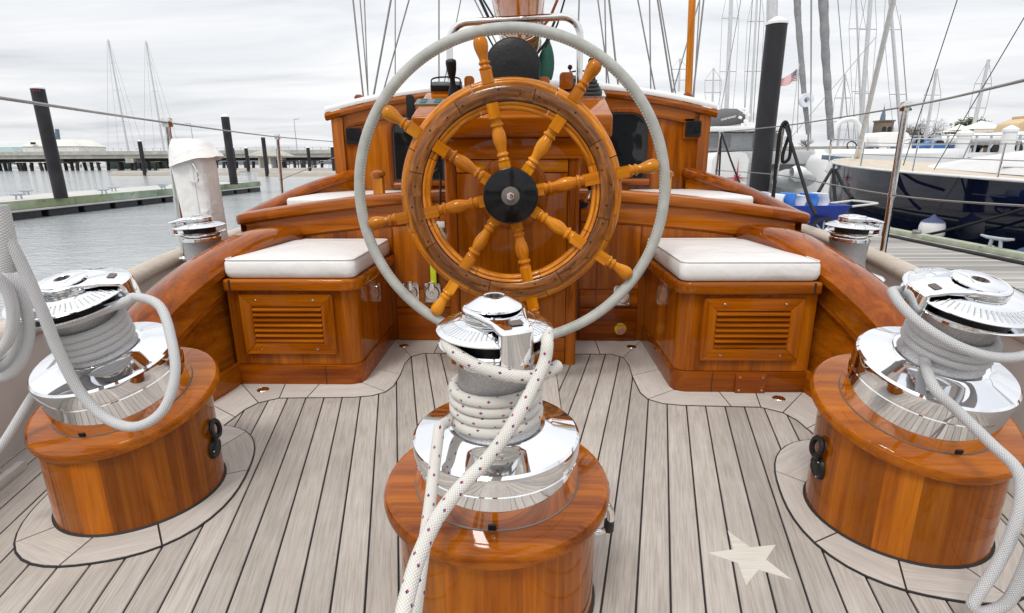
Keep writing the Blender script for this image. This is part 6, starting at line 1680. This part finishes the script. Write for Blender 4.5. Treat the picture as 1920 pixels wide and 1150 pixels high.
# flag on a staff
fx = at(1497, 128, Y=22.0); fb = at(1500, 165, Y=22.0)
fl = thing('flag', 'stars and stripes flag flying right of the tall black pile', 'flag', fb)
MB().tube([(fx.x, 22, fx.z+0.15), (fx.x+0.05, 22, fx.z-3.2)], 0.022, 8).build('staff', STEEL, fl)
fm = NT('flag_cloth'); uvn = fm.n('ShaderNodeTexCoord').outputs['UV']; sx_ = fm.n('ShaderNodeSeparateXYZ'); fm.l(uvn, sx_.inputs[0])
stp = fm.math('MODULO', fm.math('FLOOR', fm.math('MULTIPLY', sx_.outputs[1], 13.0)), 2.0)
colf = fm.mix(stp, (0.50, 0.03, 0.05), (0.75, 0.75, 0.76))
can = fm.math('MULTIPLY', fm.math('LESS_THAN', sx_.outputs[0], 0.42), fm.math('GREATER_THAN', sx_.outputs[1], 0.46))
vx = fm.n('ShaderNodeTexVoronoi'); mpv = fm.n('ShaderNodeMapping'); mpv.inputs['Scale'].default_value = (24, 16, 1); fm.l(uvn, mpv.inputs[0]); fm.l(mpv.outputs[0], vx.inputs['Vector']); vx.inputs['Scale'].default_value = 1.0; vx.inputs['Randomness'].default_value = 0.0
canc = fm.mix(fm.math('LESS_THAN', vx.outputs['Distance'], 0.28), (0.03, 0.04, 0.16), (0.75, 0.75, 0.76))
fm.set(base=fm.mix(can, colf, canc), rough=0.7)
m = MB(); rows = []; NU, NV = 16, 10
hoist_t, hoist_b = at(1497, 129, Y=22), at(1495, 151, Y=22); fly_t, fly_b = at(1461, 152, Y=21.7), at(1461, 164, Y=21.7)
for j in range(NV+1):
    v_ = j/NV; row = []
    for i in range(NU+1):
        u_ = i/NU; p_ = (hoist_b.lerp(hoist_t, v_)).lerp(fly_b.lerp(fly_t, v_), u_); p_ = p_+Vector((0, 0.10*math.sin(u_*9+v_*2), 0.03*math.sin(u_*8)))
        row.append(p_)
    rows.append(row)
m.grid(rows)
for j in range(NV):
    for i in range(NU):
        m.uv[j*NU+i] = [(i/NU, j/NV), ((i+1)/NU, j/NV), ((i+1)/NU, (j+1)/NV), (i/NU, (j+1)/NV)]
m.build('cloth', fm.m, fl, smooth=70, fix=False)

# white tender and sportboat behind the navy bow
YT = 32.0
td = thing('white_tender', 'long white open boat with radar arch behind the navy yacht bow', 'boat', at(1640, 300, Y=YT))
xa, xb = at(1500, 300, Y=YT).x, at(1800, 300, Y=YT).x; zt_t = at(1650, 280, Y=YT).z
rows = []
for f, g in ((0.0, 0.9), (0.1, 1.0), (0.6, 1.0), (0.85, 0.7), (1.0, 0.1)):
    x = xa+(xb-xa)*f
    rows.append([(x, YT-1.4*g, ZW), (x, YT-1.7*g, zt_t-0.55), (x, YT-1.8*g, zt_t-0.25), (x, YT-1.6*g, zt_t), (x, YT+1.6*g, zt_t), (x, YT+1.7*g, zt_t-0.5)])
m = MB().grid(rows); m.add(rows[0], [tuple(range(6))]); m.build('hull', GELW, td, smooth=40)
MB().tube(spline([at(1556, 268, Y=YT), at(1568, 238, Y=YT), at(1580, 227, Y=YT), at(1600, 225, Y=YT), at(1612, 240, Y=YT), at(1622, 270, Y=YT)], 5), 0.14, 10).build('radar_arch', GELW, td)
MB().prism(roundrect(0, 1.7, 0, 0.75, 0.3, 5), -0.9, 0.9, TR(at(1625, 276, Y=YT)) @ RX(90)).build('covered_console', CANVAS, td, bevel=0.1)
MB().ringseg([(0.22, -0.02), (0.27, -0.02), (0.27, 0.02), (0.22, 0.02)], 0, 2*math.pi, 20, TR(at(1597, 274, Y=YT-1.5)) @ RX(70)).build('steering_wheel', BLACKP, td)
MB().tube(spline([at(1665, 282, Y=YT), at(1668, 262, Y=YT), at(1690, 258, Y=YT), at(1705, 262, Y=YT), at(1708, 282, Y=YT)], 5), 0.05, 8).build('rail', STEEL, td)

# ================================================================ quay on the right with posts, vehicles, tents, church, trees
YQ = 46.0; uq = YQ/FPX; zq = at(1800, 287, Y=YQ).z
qy = MB().box(20, 160, YQ, 220, ZW-0.5, zq).build('quay', ASPH, smooth=0); tag(qy, kind='structure')
rw = MB().box(at(1690, 290, Y=YQ).x, 90, YQ-1.1, YQ-0.02, zq-0.35, zq+0.02).build('quay_walkway', GELW, smooth=0); tag(rw, kind='structure')
for i, (px, pt, w_) in enumerate(((1695, 262, 20), (1809, 252, 22), (1895, 245, 21), (1478+180, 268, 14))):
    q = at(px, pt, Y=YQ-2); 
    o = thing('white_pile', ['white capped pile behind the tall stanchion', 'white capped pile in front of the boat trailer', 'white capped pile in front of the tan truck', 'small white capped pile left of the tall stanchion'][i], 'pile', (q.x, YQ-2, ZW), 'white capped piles')
    r_ = w_/2*uq*0.95
    MB().lathe([(r_, ZW), (r_, q.z)], 16, TR((q.x, YQ-2, 0)), close=False).build('sleeve', GELW, o)
    MB().lathe([(r_*1.15, -0.1), (r_*1.15, 0.1), (0.05, r_*0.9), (0.0, r_*0.9)], 16, TR((q.x, YQ-2, q.z))).build('cap', WHITEP, o)
fe = thing('quay_railing', 'steel railing along the quay edge on the right', 'railing', (at(1780, 285, Y=YQ-0.5).x, YQ-0.5, zq))
xs0, xs1 = at(1640, 280, Y=YQ-0.5).x, at(1935, 280, Y=YQ-0.5).x
for k in range(12): x = xs0+(xs1-xs0)*k/11; MB().box(x-0.06, x+0.06, YQ-0.56, YQ-0.44, zq-0.3, zq+1.35).build('post', GALV, fe)
for z in (0.65, 1.30): MB().box(xs0, xs1, YQ-0.53, YQ-0.47, zq+z-0.04, zq+z+0.04).build('rail', GALV, fe)
def car(px, py, Yd, L_, H_, paint, label, kind='car', face=1):
    p_ = at(px, py, Y=Yd); p_.z = zq
    o = thing('parked_'+kind, label, kind, p_, 'vehicles parked on the quay')
    M = TR((p_.x, Yd, zq+0.02)) @ Matrix.Scale(L_/4.4, 4)
    if kind == 'pickup': prof = [(-2.2, 0.35), (2.2, 0.35), (2.2, 0.95), (0.6, 0.98), (0.45, 1.65), (-0.7, 1.65), (-1.05, 1.05), (-2.15, 0.95)]
    elif kind == 'van': prof = [(-2.2, 0.35), (2.2, 0.35), (2.2, 1.9), (-1.2, 1.95), (-1.75, 1.15), (-2.2, 0.95)]
    else: prof = [(-2.2, 0.35), (2.2, 0.35), (2.18, 0.9), (1.6, 1.0), (1.0, 1.45), (-0.4, 1.48), (-1.1, 1.0), (-2.1, 0.85)]
    if face < 0: prof = [(-x, z) for x, z in prof][::-1]
    MB().prism(prof, -0.9, 0.9, M @ RX(90)).build('body', paint, o, bevel=0.08, seg=2)
    wp_ = [(-0.6, 1.05), (0.42, 1.05), (0.30, 1.48), (-0.5, 1.48)] if kind != 'van' else [(-1.6, 1.2), (1.9, 1.25), (1.9, 1.7), (-1.25, 1.72)]
    if face < 0: wp_ = [(-x, z) for x, z in wp_]
    MB().prism(wp_, 0.88, 0.915, M @ RX(90)).build('side_window', DGLASS, o)
    for x in (-1.35, 1.35):
        for y in (-0.86, 0.86):
            t = MB().lathe([(0.0, -0.11), (0.30, -0.11), (0.34, -0.08), (0.34, 0.08), (0.30, 0.11), (0.0, 0.11)], 18, M @ TR((x, y, 0.34)) @ RX(90)).build('wheel', RUBBER, o)
            MB().lathe([(0.0, 0.125), (0.18, 0.12), (0.20, 0.11)], 12, M @ TR((x, y, 0.34)) @ RX(90 if y < 0 else -90)).build('hub_cap', LGREY, t)
car(1712, 285, YQ+4, 3.4, 1.5, SILV, 'grey-blue car parked behind the tall right stanchion', 'car', 1)
car(1748, 284, YQ+3, 3.0, 1.5, BLUEC, 'bright blue car parked on the quay behind the railing', 'car', -1)
car(1772, 280, YQ+7, 3.4, 2.0, DBLUE, 'dark van parked behind the bright blue car', 'van', 1)
car(1655, 288, YQ+6, 3.6, 1.5, DBLUE, 'dark blue car left of the tall right stanchion', 'car', 1)
# boat trailer
p_ = at(1835, 284, Y=YQ+3); p_.z = zq
tr_ = thing('boat_trailer', 'trailer carrying a white inflatable boat on the quay', 'trailer', p_)
MB().box(p_.x-3.0, p_.x+2.6, YQ+2.4, YQ+3.6, zq+0.45, zq+0.58).build('chassis', DKW, tr_)
for dy in (-0.95, 0.95):
    MB().lathe([(0, -0.1), (0.30, -0.1), (0.33, 0), (0.30, 0.1), (0, 0.1)], 18, TR((p_.x+0.5, YQ+3+dy, zq+0.33)) @ RX(90)).build('wheel', RUBBER, tr_)
    MB().ringseg([(0.40, -0.13), (0.44, -0.13), (0.44, 0.13), (0.40, 0.13)], 0.1, math.pi-0.1, 12, TR((p_.x+0.5, YQ+3+dy, zq+0.33)) @ RX(90)).build('mudguard', WHITEP, tr_)
rib = thing('inflatable_boat', 'white inflatable boat sitting on the trailer', 'boat', (p_.x, YQ+3, zq+0.6))
for dy in (-0.75, 0.75):
    MB().tube(spline([(p_.x+2.9, YQ+3+dy, zq+1.25), (p_.x, YQ+3+dy, zq+1.15), (p_.x-2.3, YQ+3+dy*0.8, zq+1.10), (p_.x-3.4, YQ+3+dy*0.2, zq+0.95)], 6), [0.46]*19, 14).build('tube', GELW, rib)
MB().box(p_.x-2.4, p_.x+2.6, YQ+2.4, YQ+3.6, zq+0.62, zq+1.0).build('hull', GELW, rib, bevel=0.1)
# tan truck
p_ = at(1905, 284, Y=YQ+6); 
tk_ = thing('tan_truck', 'tan bodied truck at the right edge of the quay', 'truck', (p_.x, YQ+6, zq))
MB().prism([(-1.6, 0.6), (3.2, 0.6), (3.2, 2.9), (-0.4, 2.9), (-1.2, 2.5), (-1.7, 1.4)], -1.2, 1.2, TR((p_.x, YQ+6, zq)) @ RX(90)).build('body', TANP, tk_, bevel=0.10, seg=2)
MB().box(p_.x-0.2, p_.x+3.1, YQ+5, YQ+7, zq+2.9, zq+3.15).build('roof_rack', TANP, tk_, bevel=0.05)
MB().cbox((p_.x-0.35, YQ+4.78, zq+2.1), (0.55, 0.02, 0.5)).build('red_badge', REDM, tk_)
for x in (-0.6, 2.2): MB().lathe([(0, -0.2), (0.45, -0.2), (0.48, 0), (0.45, 0.2), (0, 0.2)], 18, TR((p_.x+x, YQ+4.8, zq+0.48)) @ RX(90)).build('wheel', RUBBER, tk_)
# tents
def tent(px, pyp, pxl, pxr, pye, Yd, label):
    pk = at(px, pyp, Y=Yd); l_ = at(pxl, pye, Y=Yd); r_ = at(pxr, pye, Y=Yd); d_ = (r_.x-l_.x)/2
    o = thing('tent', label, 'tent', ((l_.x+r_.x)/2, Yd, zq), 'cream tents on the quay'); cx_ = (l_.x+r_.x)/2
    rows = []
    for f, g in ((0.02, 1.0), (0.15, 0.78), (0.4, 0.42), (0.7, 0.15), (1.0, 0.0)):
        z = l_.z+(pk.z-l_.z)*g
        rows.append([(pk.x+(cx_+sx2*d_-pk.x)*f, Yd+sy2*d_*f, z) for sx2, sy2 in ((-1, -1), (0, -1), (1, -1), (1, 0), (1, 1), (0, 1), (-1, 1), (-1, 0), (-1, -1))])
    MB().grid(rows).build('canopy', TENTM, o, smooth=30)
    MB().box(cx_-d_*0.98, cx_+d_*0.98, Yd-d_*0.98, Yd-d_*0.95, l_.z-0.35, l_.z+0.02).build('valance', TENTM, o)
    for sx2 in (-1, 1):
        for sy2 in (-1, 1): MB().tube([(cx_+sx2*d_*0.97, Yd+sy2*d_*0.97, zq), (cx_+sx2*d_*0.97, Yd+sy2*d_*0.97, l_.z)], 0.06, 6).build('pole', WHITEP, o)
tent(1841, 227, 1795, 1880, 244, 66, 'larger cream tent with pointed roof on the quay')
tent(1800, 233, 1772, 1828, 248, 74, 'smaller cream tent left of the larger one')
# church tower
YS = 150.0; cu_ = YS/FPX
a_ = at(1653, 228, Y=YS); b_ = at(1677, 228, Y=YS)
chh = thing('church_tower', 'square brown stone church tower with small spire in the distance', 'church', ((a_.x+b_.x)/2, YS, zq))
cxx = (a_.x+b_.x)/2; hwx = (b_.x-a_.x)/2
MB().box(cxx-hwx, cxx+hwx, YS, YS+2*hwx, zq-4, a_.z).build('tower', STONE, chh)
MB().box(cxx-hwx-0.2, cxx+hwx+0.2, YS-0.2, YS+2*hwx+0.2, a_.z, a_.z+0.35).build('parapet', STONE, chh)
MB().lathe([(hwx*0.42, 0.0), (hwx*0.36, 1.2), (0.06, 3.4), (0.0, 4.6)], 8, TR((cxx-0.3*hwx, YS+hwx, a_.z+0.3))).build('spire', SILV, chh)
for k in (-0.42, 0.42):
    m = MB().prism([(-0.5, 0), (0.5, 0), (0.5, 1.4)]+arc(0, 1.4, 0.5, 0, 180, 6)[1:], 0, 0.08, TR((cxx+k*hwx, YS-0.01, a_.z-3.1)) @ RX(90)); m.build('belfry_opening', DGLASS, chh)
lb = thing('low_brick_building', 'low brown building below the church tower', 'building', (cxx+6, YS-2, zq))
MB().box(cxx-2, cxx+26, YS-8, YS-2, zq-2, at(1700, 262, Y=YS).z).build('wall', STONE, lb); MB().box(cxx-2.4, cxx+26.4, YS-8.4, YS-1.6, at(1700, 262, Y=YS).z, at(1700, 260, Y=YS).z).build('roof', DKW, lb)
# bare trees
def bare_tree(px, pyt, Yd, label, seed, spread=0.7):
    rnd = random.Random(seed); t = at(px, pyt, Y=Yd); H = t.z-zq
    o = thing('bare_tree', label, 'tree', (t.x, Yd, zq), 'bare trees beyond the quay')
    tk2 = MB().tube([(t.x, Yd, zq-0.5), (t.x+0.1, Yd, zq+H*0.3)], [H*0.035, H*0.026], 7).build('trunk', BARK, o)
    m = MB()
    def grow(p, d, ln, r_, lev):
        q_ = p+d*ln; m.tube([p, q_], [r_, r_*0.65], 4 if lev < 2 else 3, caps=False)
        if lev >= 5: return
        for _ in range(3 if lev < 4 else 2):
            dd = (d+Vector((rnd.gauss(0, spread), rnd.gauss(0, spread), rnd.gauss(0.12, spread*0.6)))).normalized()
            grow(p+d*ln*rnd.uniform(0.6, 1.0), dd, ln*rnd.uniform(0.62, 0.84), r_*0.58, lev+1)
    for _ in range(4): grow(Vector((t.x, Yd, zq+H*0.26)), Vector((rnd.gauss(0, 0.5), rnd.gauss(0, 0.5), 1)).normalized(), H*0.24, H*0.018, 0)
    m.build('crown', BARK, o, smooth=0, fix=False)
bare_tree(1735, 208, 120, 'large bare tree right of the tall stanchion', 3)
bare_tree(1712, 226, 140, 'smaller bare tree between church tower and larger tree', 5)
bare_tree(1890, 214, 130, 'bare tree at the right behind the tents', 9)
bare_tree(1868, 222, 140, 'bare tree just right of the larger tent peak', 12)
bare_tree(1640, 243, 170, 'small distant bare tree left of the church tower', 15)
bare_tree(1465, 245, 120, 'low bare tree behind the black pile', 17)
bare_tree(1520, 250, 130, 'low bare tree between the two furled sails', 21)
p_ = at(1820, 222, Y=110); H = p_.z-zq
o = thing('evergreen_tree', 'dark evergreen tree behind the tents', 'tree', (p_.x, 110, zq))
MB().tube([(p_.x, 110, zq), (p_.x, 110, p_.z-0.5)], [0.3, 0.08], 7).build('trunk', BARK, o)
m = MB(); rnd = random.Random(4)
for i in range(1400):
    cl_ = (i % 14); a = cl_*2.4; rr2 = 0.4+2.6*((cl_*37) % 10)/10
    c0_ = Vector((p_.x+rr2*math.cos(a), 110+rr2*math.sin(a), zq+H*(0.45+0.5*((cl_*53) % 10)/10)))
    v0 = c0_+Vector((rnd.gauss(0, 0.75), rnd.gauss(0, 0.75), rnd.gauss(0, 0.4))); d1 = Vector((rnd.gauss(0, 1), rnd.gauss(0, 1), rnd.gauss(0, 0.6))).normalized()*0.34; d2 = d1.orthogonal().normalized()*0.13
    m.add([v0-d1, v0+d2, v0+d1, v0-d2], [(0, 1, 2, 3)])
m.build('crown', LEAF, o, smooth=0, fix=False)
# masts of the other boats
ms = [(1372, -20, 1362, 205, 55, 9, 'thin white mast left of the black pile'), (1338, 128, 1336, 190, 80, 4, 'short far mast just right of the deckhouse'), (1275, 110, 1273, 165, 80, 4, 'short far mast above the deckhouse roof'), (1633, -10, 1612, 260, 60, 9, 'white mast behind the thick headstay'), (1668, -10, 1690, 262, 58, 7, 'slanting pale mast right of the thick headstay'),
      (1757, 130, 1735, 262, 70, 6, 'pale mast right of the tall stanchion'), (1854, 112, 1826, 235, 75, 7, 'pale mast rising behind the tents'), (1420, -10, 1408, 200, 60, 5, 'thin mast close to the left of the black pile'), (1605, -10, 1616, 255, 65, 4, 'thin pale stay-like mast behind the furled sails'), (1585, 140, 1572, 260, 70, 5, 'short mast behind the white radar arch')]
for i, (x0, y0, x1, y1, Yd, w_, lab) in enumerate(ms):
    a_ = at(x0, y0, Y=Yd); b_ = at(x1, y1, Y=Yd); xx = (a_.x+b_.x)/2
    o = thing('distant_mast', lab, 'mast', (b_.x, Yd, b_.z), 'masts of other boats')
    if y0 < 0: a_ = a_+(a_-b_)*0.2
    b_ = b_-(a_-b_)*0.12
    MB().tube([b_, a_], [w_/2/FPX*Yd*0.9, w_/2/FPX*Yd*0.7], 8).build('spar', MASTM, o)
    for f in (0.35, 0.68):
        c_ = b_.lerp(a_, f); MB().tube([c_+Vector((-14/FPX*Yd, 0, 0)), c_+Vector((14/FPX*Yd, 0, 0))], 0.9/FPX*Yd, 5).build('spreader', MASTM, o)
    for dx in (-1, 1): MB().tube([b_+Vector((dx*10/FPX*Yd, 0, 0)), b_.lerp(a_, 0.35)+Vector((dx*14/FPX*Yd, 0, 0)), b_.lerp(a_, 0.68)+Vector((dx*14/FPX*Yd, 0, 0)), a_], 0.35/FPX*Yd, 4).build('shroud', WIRE, o)
# loose stays crossing the right-hand sky
for i, (x0, y0, x1, y1, Yd, r_, lab) in enumerate(((1570, -10, 1592, 262, 40, 0.03, 'thin stay between the furled sail and thick headstay'), (1798, -10, 1693, 312, 17, 0.013, 'dark halyard crossing down to the tall stanchion'), (1688, 28, 1702, 205, 44, 0.02, 'pale halyard above the tall stanchion'), (1522, -10, 1520, 262, 36, 0.03, 'thin dark stay between the two furled sails'), (1642, 70, 1480, 262, 40, 0.02, 'long thin diagonal line behind the furled sails'), (1822, 262, 1790, 330, 16, 0.02, 'dark lifeline strut line over the white cabin'))):
    a_ = at(x0, y0, Y=Yd); b_ = at(x1, y1, Y=Yd)
    tag(MB().tube([b_, a_], r_, 5).build('stay_line', WIRE if i != 1 else ROPE_K), lab, 'line')

# ================================================================ behind the viewer: unseen sheds added for the chrome to reflect
for i, (x, w_, h_, mat) in enumerate(((-62, 26, 9, STONE), (-30, 22, 7, CONC), (0, 30, 11, SILV), (34, 24, 8, STONE), (66, 28, 10, CREAM))):
    o = thing('added_shed', ['unseen brown shed added astern, far to port', 'unseen grey shed added astern on the port side', 'large unseen slate-blue shed added right astern', 'unseen brown shed added astern on the starboard side', 'unseen cream shed added astern, far to starboard'][i], 'building', (x, -70, ZW), 'added sheds for chrome reflections')
    MB().box(x-w_/2, x+w_/2, -84, -70, ZW, ZW+h_*0.75).build('wall', mat, o)
    MB().add([(x-w_/2-0.5, -69.5, ZW+h_*0.75), (x+w_/2+0.5, -69.5, ZW+h_*0.75), (x+w_/2+0.5, -84.5, ZW+h_*0.75), (x-w_/2-0.5, -84.5, ZW+h_*0.75), (x-w_/2, -77, ZW+h_), (x+w_/2, -77, ZW+h_)], [(0, 1, 5, 4), (1, 2, 5), (2, 3, 4, 5), (3, 0, 4)]).build('roof', DKW, o)
    for k in range(4): MB().cbox((x-w_/2+w_*(k+0.5)/4, -69.97, ZW+h_*0.35), (w_*0.12, 0.05, h_*0.3)).build('window', DGLASS, o)
